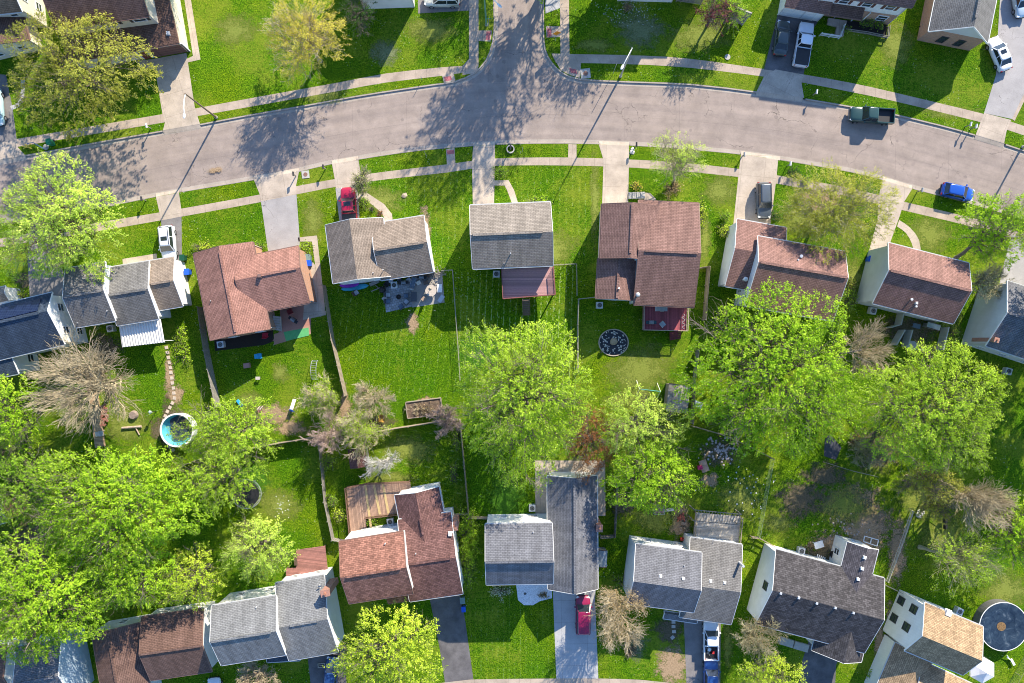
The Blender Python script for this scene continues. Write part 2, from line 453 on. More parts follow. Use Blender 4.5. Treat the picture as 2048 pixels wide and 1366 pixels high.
# pavements
ribbon('pavement', spl([(-300, 335), (33, 278), (327, 228), (390, 217), (520, 193), (677, 165), (772, 147), (880, 135), (940, 131)]),
       spl([(-300, 352), (33, 294), (327, 245), (390, 233), (520, 210), (677, 182), (772, 165), (880, 152), (955, 141)]), 0.006, PAVE)
ribbon('pavement', [(938, -300), (938, 20), (938, 131), (938, 134)], [(957, -300), (957, 20), (957, 131), (957, 134)], 0.012, PAVE)
sheet('pavement', [(925, 132), (938, 118), (957, 126), (955, 142), (945, 147), (925, 150)], 0.018, PAVE)
ribbon('pavement', [(1120, -300), (1120, 20), (1121, 112)], [(1138, -300), (1138, 20), (1139, 112)], 0.012, PAVE)
ribbon('pavement', spl([(1103, 107), (1138, 108), (1280, 111), (1385, 118), (1527, 138), (1607, 149), (1714, 168), (1797, 187), (1968, 228), (2048, 252), (2400, 370)]),
       spl([(1112, 126), (1160, 126), (1280, 129), (1385, 136), (1527, 153), (1605, 165), (1707, 185), (1792, 203), (1960, 244), (2040, 268), (2390, 390)]), 0.006, PAVE)
sheet('pavement', [(1112, 124), (1162, 124), (1160, 156), (1140, 150), (1122, 141)], 0.010, PAVE)
ribbon('pavement', spl([(-300, 535), (0, 477), (150, 452), (318, 425), (520, 389), (590, 373), (720, 350), (892, 329), (990, 317), (1136, 315), (1260, 319), (1360, 325), (1480, 338), (1556, 351), (1700, 376), (1810, 404), (1944, 436), (2048, 468), (2400, 600)]),
       spl([(-300, 553), (0, 494), (150, 470), (320, 441), (522, 404), (592, 389), (722, 365), (894, 345), (990, 332), (1136, 331), (1260, 335), (1358, 342), (1478, 354), (1552, 367), (1696, 393), (1804, 420), (1938, 452), (2042, 484), (2395, 616)]), 0.006, PAVE)
ribbon('pavement', spl([(500, 1392), (880, 1366), (940, 1359), (1110, 1357), (1200, 1357), (1345, 1366), (1700, 1420)]),
       spl([(500, 1412), (880, 1386), (940, 1380), (1110, 1378), (1200, 1378), (1345, 1388), (1690, 1440)]), 0.016, PAVE)
def ramp_pad(pts, red):
    sheet('pavement', pts, 0.009, PAVE); sheet('tactile_paving', red, 0.022, REDPAD)
ramp_pad([(955, 61), (984, 61), (981, 83), (957, 82)], [(973, 63), (982, 63), (980, 80), (971, 80)])
ramp_pad([(1092, 52), (1121, 53), (1121, 74), (1093, 75)], [(1094, 57), (1103, 57), (1103, 73), (1095, 74)])
ramp_pad([(884, 150), (907, 147), (911, 161), (888, 166)], [(888, 154), (902, 152), (904, 160), (890, 163)])
sheet('tactile_paving', [(1138, 136), (1152, 139), (1155, 148), (1142, 146)], 0.022, REDPAD)
ramp_pad([(892, 298), (909, 296), (911, 330), (894, 332)], [(893, 301), (908, 300), (909, 307), (895, 309)])
sheet('pavement', [(1137, 288), (1153, 289), (1153, 318), (1136, 317)], 0.009, PAVE)

def drive(name, pts, m, z=0.010, apron=None):
    sheet(name, pts, z, m)
    if apron:      # apron sloping down to the gutter: two kerb points, pushed towards the road
        (a, b), (dx, dy) = apron
        A, B = P(*a), P(*b); D = Vector((dx, -dy, 0))
        mb = MB(); t = lambda v, z_: Vector((v.x, v.y, z_))
        mb.face([t(A-D*.1, z+.004), t(B-D*.1, z+.004), t(B+D, KZ+.01), t(A+D, KZ+.01)]); mb.build('driveway_apron', DRIVE, merge=True)['kind'] = 'structure'
n_, s_ = (0.08, 0.5), (-0.08, -0.5)
drive('driveway', [(-60, 140), (12, 150), (25, 215), (33, 275), (34, 284), (-60, 290)], ASPM)
drive('driveway', [(-60, 290), (34, 282), (36, 295), (51, 311), (-60, 330)], DRIVE, 0.014, (((-60, 330), (51, 310)), (.08, .5)))
drive('driveway', [(307, 118), (373, 106), (390, 217), (395, 232), (400, 248), (326, 261), (330, 245), (325, 228)], DRIVE, 0.014, (((326, 261), (400, 248)), (.08, .5)))
sheet('path', [(370, -80), (382, 0), (401, 119), (375, 125), (373, 118), (386, 112), (369, 0), (356, -80)], 0.010, DRIVE)
sheet('path', [(272, 122), (309, 118), (311, 138), (284, 142)], 0.010, DRIVE)
ribbon('path', spl([(50, 160), (48, 195), (40, 212), (24, 220)]), spl([(42, 160), (41, 190), (34, 206), (20, 212)]), 0.012, DRIVEG)
drive('driveway', [(836, -120), (938, -120), (938, 21), (836, 27)], ASPM)
drive('driveway', [(1088, -200), (1120, -200), (1120, 16), (1091, 27)], DRIVEG, 0.012)
drive('driveway', [(1557, 22), (1650, 22), (1625, 60), (1607, 149), (1528, 139)], ASPH)
drive('driveway', [(1551, 139), (1607, 149), (1603, 166), (1608, 196), (1513, 183), (1528, 153)], DRIVE, 0.014, (((1513, 183), (1606, 196)), (-.08, .5)))
drive('driveway', [(2005, -80), (2100, -80), (2075, 130), (2024, 238), (1968, 226), (1992, 150), (1993, 110)], OLDASP)
drive('driveway', [(1968, 226), (2022, 240), (2013, 262), (2008, 287), (1951, 270), (1961, 244)], DRIVE, 0.014, (((1951, 270), (2009, 287)), (-.12, .5)))
sheet('path', [(2024, 238), (2075, 130), (2081, 134), (2029, 242)], 0.016, PAVE)
drive('driveway', [(62, 439), (100, 434), (102, 460), (118, 500), (135, 590), (60, 600), (55, 520), (60, 470)], ASPM, 0.010, (((62, 439), (108, 432)), (-.08, -.5)))
drive('driveway', [(312, 394), (358, 386), (362, 414), (363, 433), (322, 441), (319, 425)], DRIVE, 0.014, (((312, 394), (358, 386)), (-.08, -.5)))
drive('driveway', [(322, 441), (363, 433), (364, 520), (368, 560), (325, 560), (326, 480)], ASPM)
sheet('path', [(245, 518), (313, 507), (315, 522), (247, 540)], 0.010, DRIVE)
drive('driveway', [(508, 360), (598, 343), (592, 372), (593, 389), (522, 403), (520, 390)], DRIVE, 0.014, (((508, 360), (598, 343)), (-.08, -.5)))
drive('driveway', [(522, 403), (593, 389), (601, 500), (537, 508)], OLDASP)
sheet('path', [(596, 475), (634, 471), (651, 625), (641, 634), (640, 600), (624, 483), (597, 483)], 0.010, DRIVE)
sheet('path', [(606, 640), (615, 510), (630, 530), (641, 604), (643, 632)], 0.014, DRIVE)
drive('driveway', [(664, 328), (717, 320), (722, 350), (712, 372), (672, 377), (670, 361)], DRIVE, 0.014, (((664, 328), (717, 319)), (-.08, -.5)))
drive('driveway', [(671, 376), (712, 371), (718, 400), (719, 460), (681, 460)], OLDASP)
ribbon('path', [(718, 388), (733, 385), (768, 408), (784, 428), (786, 448)], [(715, 399), (730, 398), (757, 420), (768, 434), (770, 450)], 0.012, DRIVE)
drive('driveway', [(946, 293), (990, 290), (988, 420), (946, 420), (944, 330)], DRIVE, 0.014, (((946, 293), (990, 290)), (0, -.5)))
ribbon('path', [(987, 361), (1017, 360), (1028, 380), (1038, 412)], [(987, 371), (1009, 371), (1014, 380), (1026, 412)], 0.012, DRIVE)
drive('driveway', [(1198, 290), (1258, 291), (1258, 319), (1256, 420), (1204, 420), (1207, 320)], DRIVE, 0.014, (((1198, 289), (1258, 291)), (0, -.5)))
drive('driveway', [(1482, 309), (1556, 320), (1553, 355), (1540, 455), (1466, 455), (1478, 340)], DRIVE, 0.014, (((1482, 309), (1560, 320)), (.08, -.5)))
drive('driveway', [(1765, 360), (1824, 378), (1808, 404), (1800, 430), (1775, 500), (1733, 520), (1755, 440), (1757, 395)], DRIVE, 0.014, (((1765, 360), (1824, 378)), (.1, -.5)))
ribbon('path', spl([(1798, 440), (1820, 455), (1838, 480), (1842, 510)]), spl([(1794, 453), (1812, 466), (1824, 488), (1828, 510)]), 0.012, DRIVE)
drive('driveway', [(2022, 470), (2100, 480), (2100, 600), (1994, 590), (2005, 540)], OLDASP)
drive('driveway', [(1105, 1160), (1192, 1160), (1190, 1200), (1197, 1366), (1197, 1420), (1114, 1420), (1113, 1366)], DRIVEG)
drive('driveway', [(856, 1180), (920, 1175), (933, 1260), (947, 1361), (955, 1420), (900, 1430), (880, 1300)], ASPH)
drive('driveway', [(614, 1300), (690, 1290), (695, 1420), (628, 1430)], ASPH)
drive('driveway', [(1366, 1200), (1442, 1205), (1440, 1420), (1375, 1420)], ASPM)
drive('driveway', [(1621, 1270), (1690, 1290), (1672, 1330), (1668, 1420), (1590, 1420), (1605, 1320)], ASPH)
ribbon('path', [(1558, 1272), (1586, 1281), (1618, 1290)], [(1555, 1284), (1584, 1291), (1614, 1304)], 0.012, DRIVEG)

ribbon('road', spl([(-100, 1560), (500, 1440), (880, 1408), (1110, 1398), (1345, 1410), (1700, 1466), (2300, 1640)]), spl([(-100, 1680), (500, 1560), (880, 1528), (1110, 1518), (1345, 1530), (1700, 1586), (2300, 1760)]), 0.020, ROAD)
# ------------------------------------------------------------------ house kit
BL = []          # roof blocks (for height queries)
class Block:
    """gabled block. A,B,C,D = photo positions of the roof's corners (top-left, top-right, bottom-right;
    the 4th follows), all at eave height ze. ridge 'h' runs A->B, 'v' runs A->D."""
    def __init__(s, A, B, C, ze, rise, ridge='h', fr=0.5):
        a, b, c = P(*A, ze), P(*B, ze), P(*C, ze)
        # square it up
        u = (b-a); v = (c-b); u2 = u.normalized(); n = Vector((u2.y, -u2.x, 0))
        if n.dot(v) < 0: n = -n
        w, l = u.length, v.dot(n)
        sh = v.dot(u2)                       # average the skew between both edges
        ang = math.atan2(sh, l)/2
        rot = Matrix.Rotation(ang if (u2.x*n.y-u2.y*n.x) < 0 else -ang, 3, 'Z')
        ctr = (a+c)/2; u2 = rot @ u2; n = rot @ n
        s.u, s.n, s.w, s.l, s.o = u2, n, w, l, ctr-u2*w/2-n*l/2
        s.ze, s.rise, s.ridge, s.fr = ze, rise, ridge, fr
        BL.append(s)
    def pt(s, i, j, z=0.0):
        q = s.o+s.u*i+s.n*j; return Vector((q.x, q.y, z))
    def span(s): return s.l if s.ridge == 'h' else s.w
    def run(s): return s.w if s.ridge == 'h' else s.l
    def q(s, r, t, z):        # r along ridge, t across
        return s.pt(r, t, z) if s.ridge == 'h' else s.pt(t, r, z)
    def zt(s, t):
        k = s.fr*s.span()
        return s.ze+s.rise*(t/k if t <= k else (s.span()-t)/(s.span()-k))
    def hgt(s, x, y):
        d = Vector((x, y, 0))-Vector((s.o.x, s.o.y, 0)); i, j = d.dot(s.u), d.dot(s.n)
        if not (0 <= i <= s.w and 0 <= j <= s.l): return None
        return s.zt(j if s.ridge == 'h' else i)
def ztop(px, py):
    z = 3.0
    for _ in range(8):
        p = P(px, py, z); h = [b.hgt(p.x, p.y) for b in BL]; h = [q for q in h if q is not None]
        z = max(h) if h else 0.0
    return z

def window(par, c, d, nrm, w, h, fm=None, shut=None):
    """framed window on a wall; c centre, d along wall, nrm outward"""
    fm = fm or TRIM
    M = Matrix((d, nrm, Vector((0, 0, 1)))).transposed()
    f = MB()
    for dx, dz, sx, sz in ((-w/2, 0, .08, h+.08), (w/2, 0, .08, h+.08), (0, -h/2, w-.08, .08), (0, h/2, w-.08, .08), (0, 0, w-.08, .05)):
        f.box(c+d*dx+Vector((0, 0, dz))+nrm*.03, (sx, .1, sz), rot=M)
    fo = f.build('window', fm, par)
    g = MB(); g.box(c+nrm*.005, (w-.04, .04, h-.04), rot=M); g.build('pane', GLASS, fo)
    if shut:
        for sg in (-1, 1):
            s2 = MB(); s2.box(c+d*sg*(w/2+.27)+nrm*.03, (.36, .05, h+.05), rot=M)
            s2.build('shutter', shut, fo)

def gable(par, b, roofm, wallm, oe=0.35, og=0.12, th=0.14, trim=None, vent=(0.1, 0.9), ventm=None, base=0.0, gut=True, wins='', two=False, shut=None, lowm=None, wall=True, wsize=(1.0, 1.1)):
    trim = trim or (BTRIM if roofm in (R_REDB, R_REDD, R_ROSE, R_BROWN) else TRIM)
    sp, rn, k = b.span(), b.run(), b.fr*b.span()
    zr = b.ze+b.rise
    # roof: two slabs sharing the ridge
    r = MB()
    hyp1, hyp2 = math.hypot(k, b.rise), math.hypot(sp-k, b.rise)
    up = Vector((0, 0, th))
    e0, e1 = [b.q(x, 0, b.ze) for x in (0, rn)]
    f0, f1 = [b.q(x, sp, b.ze) for x in (0, rn)]
    g0, g1 = [b.q(x, k, zr) for x in (0, rn)]
    r.face([e0+up, e1+up, g1+up, g0+up], [(0, 0), (rn, 0), (rn, hyp1), (0, hyp1)])
    r.face([f1+up, f0+up, g0+up, g1+up], [(0, .11), (rn, .11), (rn, hyp2+.11), (0, hyp2+.11)])
    for a, c in ((e0, e1), (f1, f0), (g0, e0), (f0, g0), (e1, g1), (g1, f1)):
        r.face([a, c, c+up, a+up], [(0, 0), (0.3, 0), (.3, .1), (0, .1)])
    r.face([e1, e0, g0, g1]); r.face([f0, f1, g1, g0])
    ro = r.build('roof', roofm, par, merge=True)
    # fascia boards on the rakes, gutters on the eaves
    for x, sgn in ((0, -1), (rn, 1)):
        t = MB()
        o_ = (b.q(1, 0, 0)-b.q(0, 0, 0))*sgn*.03
        for aa, cc in ((b.q(x, 0, b.ze), b.q(x, k, zr)), (b.q(x, k, zr), b.q(x, sp, b.ze))):
            t.bar(aa+o_+up*.35, cc+o_+up*.35, .05, .2)
        t.build('fascia', trim, ro)
    if gut:
        for tt, sgn in ((0, -1), (sp, 1)):
            g = MB()
            o_ = (b.q(0, 1, 0)-b.q(0, 0, 0))*sgn*.06
            g.bar(b.q(0.03, tt, b.ze+.03)+o_, b.q(rn-.03, tt, b.ze+.03)+o_, .12, .11)
            g.build('gutter', GUT if trim is TRIM else trim, ro)
    if vent:
        vb = MB(); vb.bar(b.q(rn*vent[0], k, zr+th+.03), b.q(rn*vent[1], k, zr+th+.03), .30, .07)
        vb.build('ridge_vent', ventm or roofm, ro)
    if wall:
        lo, hi = og, rn-og
        wmb = MB()
        t0, t1 = oe, sp-oe
        prof = [(t0, b.zt(t0)-.004), (k, zr-.004), (t1, b.zt(t1)-.004)]
        def W(x, tt, z): return b.q(x, tt, z)
        flip = (b.q(1, 0, 0)-b.q(0, 0, 0)).cross(b.q(0, 1, 0)-b.q(0, 0, 0)).z > 0
        def F(pts, uv, m=0):
            if flip: pts, uv = pts[::-1], uv[::-1]
            wmb.face(pts, uv, m)
        for x, rev in ((lo, False), (hi, True)):
            ps = [(t0, base)]+prof+[(t1, base)]
            pts = [W(x, a, z) for a, z in ps]; uv = [(a, z) for a, z in ps]
            F(pts[::-1] if rev else pts, uv[::-1] if rev else uv)
        for tt, rev in ((t0, False), (t1, True)):
            z1 = b.zt(tt)-.004
            pts = [W(lo, tt, base), W(hi, tt, base), W(hi, tt, z1), W(lo, tt, z1)]; uv = [(lo, base), (hi, base), (hi, z1), (lo, z1)]
            F(pts[::-1] if rev else pts, uv[::-1] if rev else uv)
        wo = wmb.build('wall', wallm, par)
        # windows per side: n s e w
        ins = {'h': (og, oe), 'v': (oe, og)}[b.ridge]
        sides = {'n': (b.pt(ins[0], ins[1]), b.pt(b.w-ins[0], ins[1]), -b.n), 's': (b.pt(ins[0], b.l-ins[1]), b.pt(b.w-ins[0], b.l-ins[1]), b.n),
                 'w': (b.pt(ins[0], ins[1]), b.pt(ins[0], b.l-ins[1]), -b.u), 'e': (b.pt(b.w-ins[0], ins[1]), b.pt(b.w-ins[0], b.l-ins[1]), b.u)}
        for sd in wins:
            a, c, nr = sides[sd]; d = (c-a); L = d.length; d.normalize()
            n = max(1, int(L/2.9))
            for lev in ([1.35, 4.05] if two else [1.45]):
                if lev+.7 > b.ze+.4: continue
                for i in range(n):
                    cc = a+d*(L*(i+.5)/n); cc.z = lev+base
                    window(par, cc, d, nr, wsize[0], wsize[1], shut=shut)
        b.sides = sides
        for x in (lo+.12, hi-.12):
            dp = MB(); o2 = (b.q(0, 1, 0)-b.q(0, 0, 0))
            dp.tube([b.q(x, t1, base)+o2*.06, b.q(x, t1, b.ze-.1)+o2*.06, b.q(x, sp, b.ze+.02)+o2*.04], .05, 6); dp.build('downspout', GUT, par)
        if lowm:      # a brick lower storey standing 3 cm proud
            for sd in lowm[1]:
                a, c, nr = sides[sd]; m2 = MB(); d = c-a; L = d.length
                h2 = lowm[2] if len(lowm) > 2 else 2.5
                A = a+nr*.03; C = c+nr*.03
                M = Matrix((d.normalized(), nr, Vector((0, 0, 1)))).transposed()
                v = [Vector((A.x, A.y, 0)), Vector((C.x, C.y, 0)), Vector((C.x, C.y, h2)), Vector((A.x, A.y, h2))]
                m2.face(v, [(0, 0), (L, 0), (L, h2), (0, h2)])
                m2.face([v[3], v[2], v[2]-nr*.03, v[3]-nr*.03])
                m2.build('brick_facing', lowm[0], par)
    return ro
def door(par, b, sd, frac, w, h, m, name='door', z0=0.0, panel=0):
    a, c, nr = b.sides[sd]; d = (c-a); L = d.length; d.normalize()
    cc = a+d*L*frac; cc.z = z0+h/2
    M = Matrix((d, nr, Vector((0, 0, 1)))).transposed()
    mb = MB(); mb.box(cc+nr*.03, (w, .08, h), rot=M)
    for i in range(panel):
        mb.box(cc+nr*.08+Vector((0, 0, -h/2+h*(i+.5)/panel)), (w-.15, .03, h/panel-.1), rot=M)
    o = mb.build(name, m, par)
    f = MB()
    for dx, dz, sx, sz in ((-w/2-.06, 0, .12, h+.12), (w/2+.06, 0, .12, h+.12), (0, h/2+.06, w, .12)):
        f.box(cc+d*dx+Vector((0, 0, dz))+nr*.04, (sx, .1, sz), rot=M)
    f.build('frame', TRIM, o)
def pipe(par, px, py, r=.08, h=.4, m=None, name='vent_pipe', cap=False):
    z = ztop(px, py); p = P(px, py, z); mb = MB(); mb.cyl(p-Vector((0, 0, .2)), r, h+.2, 10)
    if cap: mb.cyl(p+Vector((0, 0, h)), r*1.7, .1, 12)
    mb.build(name, m or VENTM, par)
def boxvent(par, px, py, s=.38, h=.18, m=None, rz=0, name='roof_vent'):
    z = ztop(px, py); p = P(px, py, z+.1); mb = MB()
    mb.box(p, (s*1.25, s*1.25, .05), rz); mb.box(p+Vector((0, 0, h/2+.03)), (s, s, h), rz)
    mb.build(name, m or VENTM, par)
def chimney(par, px, py, w, d, top, rz=0.0, m=None):
    p = P(px, py, top); mb = MB()
    z0 = 0 if ztop(px, py) < .1 else 2
    c = Vector((p.x, p.y, 0)); M = Matrix.Rotation(rz, 3, 'Z')
    def rc(w, d, z0, z1): mb.prism([c+M @ Vector((a*w/2, b*d/2, 0)) for a, b in ((-1, -1), (1, -1), (1, 1), (-1, 1))], z0, z1)
    rc(w, d, z0, top-.12); rc(w+.14, d+.14, top-.12, top)
    o = mb.build('chimney', m or REDB, par)
    f = MB(); f.cyl((p.x, p.y, top), min(w, d)*.22, .25, 12); f.build('flue', plain('clay flue', (.35, .16, .1), .8), o)
def dish(par, px, py, z=None, d=.5):
    z = ztop(px, py)+.15 if z is None else z; p = P(px, py, z); mb = MB()
    mb.tube([p-Vector((0, 0, .2)), p+Vector((0, 0, .25)), p+Vector((.1, .0, .45))], .03, 6)
    ax = Vector((.3, -.75, .55)).normalized(); c = p+Vector((.1, 0, .5))
    a = ax.cross(Vector((0, 0, 1))).normalized(); b_ = ax.cross(a)
    prev = None
    for k in range(5):
        rr = d/2*k/4; zz = .1*(k/4)**2
        ring = [c+ax*zz+a*rr*math.cos(q)+b_*rr*math.sin(q)*1.0 for q in [2*math.pi*i/18 for i in range(18)]]
        if prev:
            for i in range(18): mb.face([prev[i], prev[(i+1) % 18], ring[(i+1) % 18], ring[i]])
        prev = ring
    mb.tube([c+b_*d/2, c+ax*.35], .015, 5); mb.box(c+ax*.35, (.08, .08, .1))
    mb.build('satellite_dish', plain('dish grey', (.62, .62, .6), .4), par)

def house(name, at, label, cat='house', group=None):
    return empty(name, P(*at), label, cat, group)

# roof materials
R_REDB = shingle('reddish brown shingles', (0.36, 0.19, 0.15))
R_REDD = shingle('red brown architectural shingles', (0.30, 0.148, 0.11), var=.35, row=.22)
R_TAN = shingle('grey tan shingles', (0.285, 0.23, 0.185))
R_PLUM = shingle('plum brown architectural shingles', (0.185, 0.10, 0.09), var=.3)
R_SIL = shingle('silver grey shingles', (0.225, 0.23, 0.235))
R_GREY = shingle('mid grey shingles', (0.20, 0.195, 0.19))
R_SLATE = shingle('cool grey shingles', (0.175, 0.18, 0.20))
R_ROSE = shingle('dusty rose shingles', (0.25, 0.15, 0.127))
R_ROSE2 = shingle('faded brown pink shingles', (0.285, 0.165, 0.14))
R_DARK = shingle('charcoal shingles', (0.12, 0.11, 0.12), var=.35)
R_DKBR = shingle('dark mottled architectural shingles', (0.082, 0.078, 0.083), var=.38, row=.24)
R_BLUE = shingle('blue grey shingles', (0.06, 0.085, 0.125))
R_BROWN = shingle('dark brown shingles', (0.17, 0.105, 0.085))
R_GOLD = shingle('golden tan shingles', (0.40, 0.28, 0.17), var=.28)
R_LG = shingle('light grey shingles', (0.285, 0.25, 0.215))
GARD = siding('garage door brown', (0.17, 0.085, 0.07), lap=.5)
GARW = siding('garage door white', (0.72, 0.72, 0.70), lap=.5)
DOORR = plain('dark red door', (.16, .04, .035), .5)

# --- north row
h = house('brick_gable_house', (20, 60), 'house with faded orange brown roof and cream gable wall at the top left corner')
b = Block((-120, -30), (38, -52), (44, 22), 4.8, 1.6, 'h'); gable(h, b, R_GOLD if False else shingle('faded orange brown shingles', (0.30, 0.19, 0.12)), CREAM, wins='ens', two=True)
b = Block((-120, 45), (42, 18), (64, 86), 2.9, 1.1, 'v', .55); gable(h, b, R_BROWN, CREAM, wins='s', vent=None)
h = house('split_level_house', (240, 40), 'dark brown roofed house with dormer windows and brown garage door beside the big lawn')
b = Block((95, -62), (283, -90), (298, 32), 6.0, 2.0, 'h'); gable(h, b, R_BROWN, CREAM)
for fx in (.55, .86):
    a, c, nr = b.sides['s']; d = (c-a).normalized(); cc = a+(c-a)*fx; cc.z = 5.15; window(h, cc, d, nr, 1.6, 1.1, TRIM, DTRIM)
b2 = Block((105, -55), (327, -90), (360, 88), 3.0, .9, 'h', .42); gable(h, b2, R_BROWN, CREAM, oe=.3)
door(h, b2, 's', .845, 4.6, 2.3, GARD, 'garage_door', panel=4); door(h, b2, 's', .62, 1.0, 2.1, DOORR)
boxvent(h, 337, 67, .42)
h = house('white_house', (770, 0), 'house with pale blue white wall beside the dark spiky tree at the top middle')
b = Block((700, -165), (812, -165), (822, -20), 5.4, 1.8, 'h'); gable(h, b, R_GREY, WHITE, wins='ew', two=True)
h = house('white_house', (1300, -40), 'house of which only a sliver of white wall shows between side street and purple shrub')
b = Block((1250, -150), (1370, -150), (1364, -34), 5.4, 1.8, 'h'); gable(h, b, R_GREY, WHITE, wins='ew', two=True)
b = Block((1372, -150), (1432, -150), (1428, -62), 5.4, 1.6, 'h'); gable(h, b, R_GREY, WHITE)
h = house('two_storey_house', (1700, 0), 'two storey white house with brick ground floor and shutters beside the white pickup truck')
b = Block((1660, -113), (1838, -88), (1824, 16), 5.3, 3.1, 'h'); gable(h, b, R_ROSE, WHITE, lowm=(TANB, 'se'))
a, c, nr = b.sides['s']; d = (c-a).normalized()
for fx in (.28, .55, .82):
    cc = a+(c-a)*fx; cc.z = 4.2; window(h, cc, d, nr, 1.15, 1.2, TRIM, plain('brown shutter', (.12, .05, .045), .6))
for fx in (.52, .85):
    cc = a+(c-a)*fx+nr*.03; cc.z = 1.45; window(h, cc, d, nr, 1.3, 1.2)
b2 = Block((1585, -62), (1680, -48), (1648, 27), 2.8, 1.3, 'h'); b2 = Block((1585, -70), (1672, -57), (1655, 27), 2.8, 1.4, 'h', .5); gable(h, b2, R_ROSE, WHITE, vent=None); BL.pop(-2)
door(h, b2, 's', .42, 4.4, 2.2, GARW, 'garage_door', panel=4)
b3 = Block((1664, -2), (1727, 8), (1722, 40), 2.75, .55, 'h', .12); gable(h, b3, R_BROWN, WHITE, wall=False, vent=None)
for px, py in ((1720, 45), (1702, 42), (1668, 36)):
    pm = MB(); pm.cyl(P(px, py), .07, 2.7, 8); pm.build('porch_post', TRIM, h)
pm = MB(); pm.prism(xy([(1655, 38), (1692, 44), (1684, 75), (1668, 72), (1672, 55), (1653, 50)]), 0, .35); pm.build('porch_slab', DRIVE, h)
h = house('gable_end_house', (1930, 60), 'grey roofed house with white gable over a brick wall beside the white sedan')
b = Block((1884, -110), (1999, -76), (1980, 95), 3.1, 3.0, 'v'); gable(h, b, R_GREY, TANB, oe=.3, og=.35)
zt = b.ze+b.rise; g = MB(); og_ = b.l-.35+.03
g.face([b.pt(.3, og_, b.zt(.3)), b.pt(b.w-.3, og_, b.zt(.3)), b.pt(b.w/2, og_, zt)], [(0, 0), (b.w, 0), (b.w/2, b.rise)]); g.build('gable_siding', GREYS, h)
a, c, nr = b.sides['s']; d = (c-a).normalized()
for fx in (.36, .68):
    cc = a+(c-a)*fx; cc.z = 1.4; window(h, cc, d, nr, .9, 1.5, DTRIM)

# --- middle row, left to right
h = house('solar_panel_house', (60, 660), 'blue grey roofed house with solar panels at the left edge of the photo')
b = Block((-150, 652), (106, 584), (128, 690), 5.2, 2.0, 'h', .36); b = Block((-60, 625), (106, 584), (130, 688), 5.0, 1.8, 'h', .37); BL.pop(-2); gable(h, b, R_BLUE, WHITE, wins='e', two=True)
sp = MB(); k = b.fr*b.span()
for i in range(6):
    x0 = b.run()-1.2-(i+1)*1.05
    q = [b.q(x0, .5, b.zt(.5)+.25), b.q(x0+1.0, .5, b.zt(.5)+.25), b.q(x0+1.0, k-.35, b.zt(k-.35)+.25), b.q(x0, k-.35, b.zt(k-.35)+.25)]
    n3 = (q[1]-q[0]).cross(q[2]-q[0]).normalized()*.03
    sp.face(q if n3.z > 0 else q[::-1]); sp.face([v-Vector((0, 0, .06)) for v in (q[::-1] if n3.z > 0 else q)])
    for aa, cc in zip(q, q[1:]+q[:1]): sp.bar(aa-Vector((0, 0, .02)), cc-Vector((0, 0, .02)), .04, .05)
def solar():
    m, t, bb = nt('solar cells'); uv = objco(t)
    br = N(t, 'ShaderNodeTexBrick', i_Scale=1.0, offset=0.0); br.inputs['Brick Width'].default_value = .33; br.inputs['Row Height'].default_value = .33
    br.inputs['Mortar Size'].default_value = .02; br.inputs['Color1'].default_value = (.004, .009, .04, 1); br.inputs['Color2'].default_value = (.006, .012, .05, 1); br.inputs['Mortar'].default_value = (.02, .035, .08, 1)
    t.links.new(uv, br.inputs[0]); t.links.new(br.outputs[0], bb.inputs['Base Color']); bb.inputs['Roughness'].default_value = .35; bb.inputs['Specular IOR Level'].default_value = .25; return m
sp.build('solar_panel', solar(), h)
b2 = Block((-120, 665), (16, 637), (38, 747), 4.2, 1.4, 'h', .3); gable(h, b2, R_BLUE, WHITE, wins='e')
b3 = Block((-60, 588), (12, 574), (20, 602), 2.6, .5, 'h'); gable(h, b3, R_LG, WHITE, vent=None, oe=.1)

h = house('grey_townhouse', (255, 590), 'grey roofed house in three stepped blocks beside the parked silver car')
b = Block((133, 538), (213, 523), (231, 641), 4.6, 1.5, 'h'); gable(h, b, R_GREY, WHITE, wins='s', vent=(.02, .95))
b = Block((217, 536), (300, 521), (317, 637), 3.5, 1.45, 'h', .5); gable(h, b, R_GREY, WHITE, vent=(.02, .95))
b = Block((296, 523), (350, 513), (366, 612), 2.8, 1.4, 'h', .5); gable(h, b, R_TAN, WHITE, wins='s', vent=(.2, .9))
pipe(h, 157, 646, .05, .3); pipe(h, 216, 622, .06, .3); pipe(h, 203, 612, .07, .1, BLACK)

h = house('ranch_house', (500, 580), 'reddish brown roofed ranch house with orange brick walls left of the white concrete path')
ba = Block((383, 505), (503, 487), (545, 660), 3.8, 1.3, 'v', .5); gable(h, ba, R_REDB, TANB, wins='sw', vent=(.06, .97))
bb = Block((470, 517), (597, 493), (621, 606), 3.7, 1.35, 'h', .40); gable(h, bb, R_REDB, TANB, vent=(.35, .95))
door(h, bb, 's', .5, 1.8, 2.1, GLASS, 'patio_door')
pipe(h, 423, 602, .05, .35); boxvent(h, 520, 552, .4, .3, plain('brown metal vent', (.2, .12, .1), .6)); pipe(h, 546, 525, .07, .12)

h = house('tan_ranch_house', (760, 500), 'grey tan roofed house with the cluttered paver patio behind it')
ba = Block((654, 452), (768, 433), (779, 551), 4.4, 1.6, 'v', .47); gable(h, ba, R_TAN, WHITE, wins='s', vent=None, wsize=(1.3, .5))
bb = Block((745, 449), (849, 430), (865, 543), 4.2, 1.6, 'h', .5); gable(h, bb, R_TAN, WHITE, wins='s', vent=(.05, .95))
pipe(h, 747, 546, .05, .35, TRIM); pipe(h, 768, 540, .04, .9, TRIM, 'antenna')

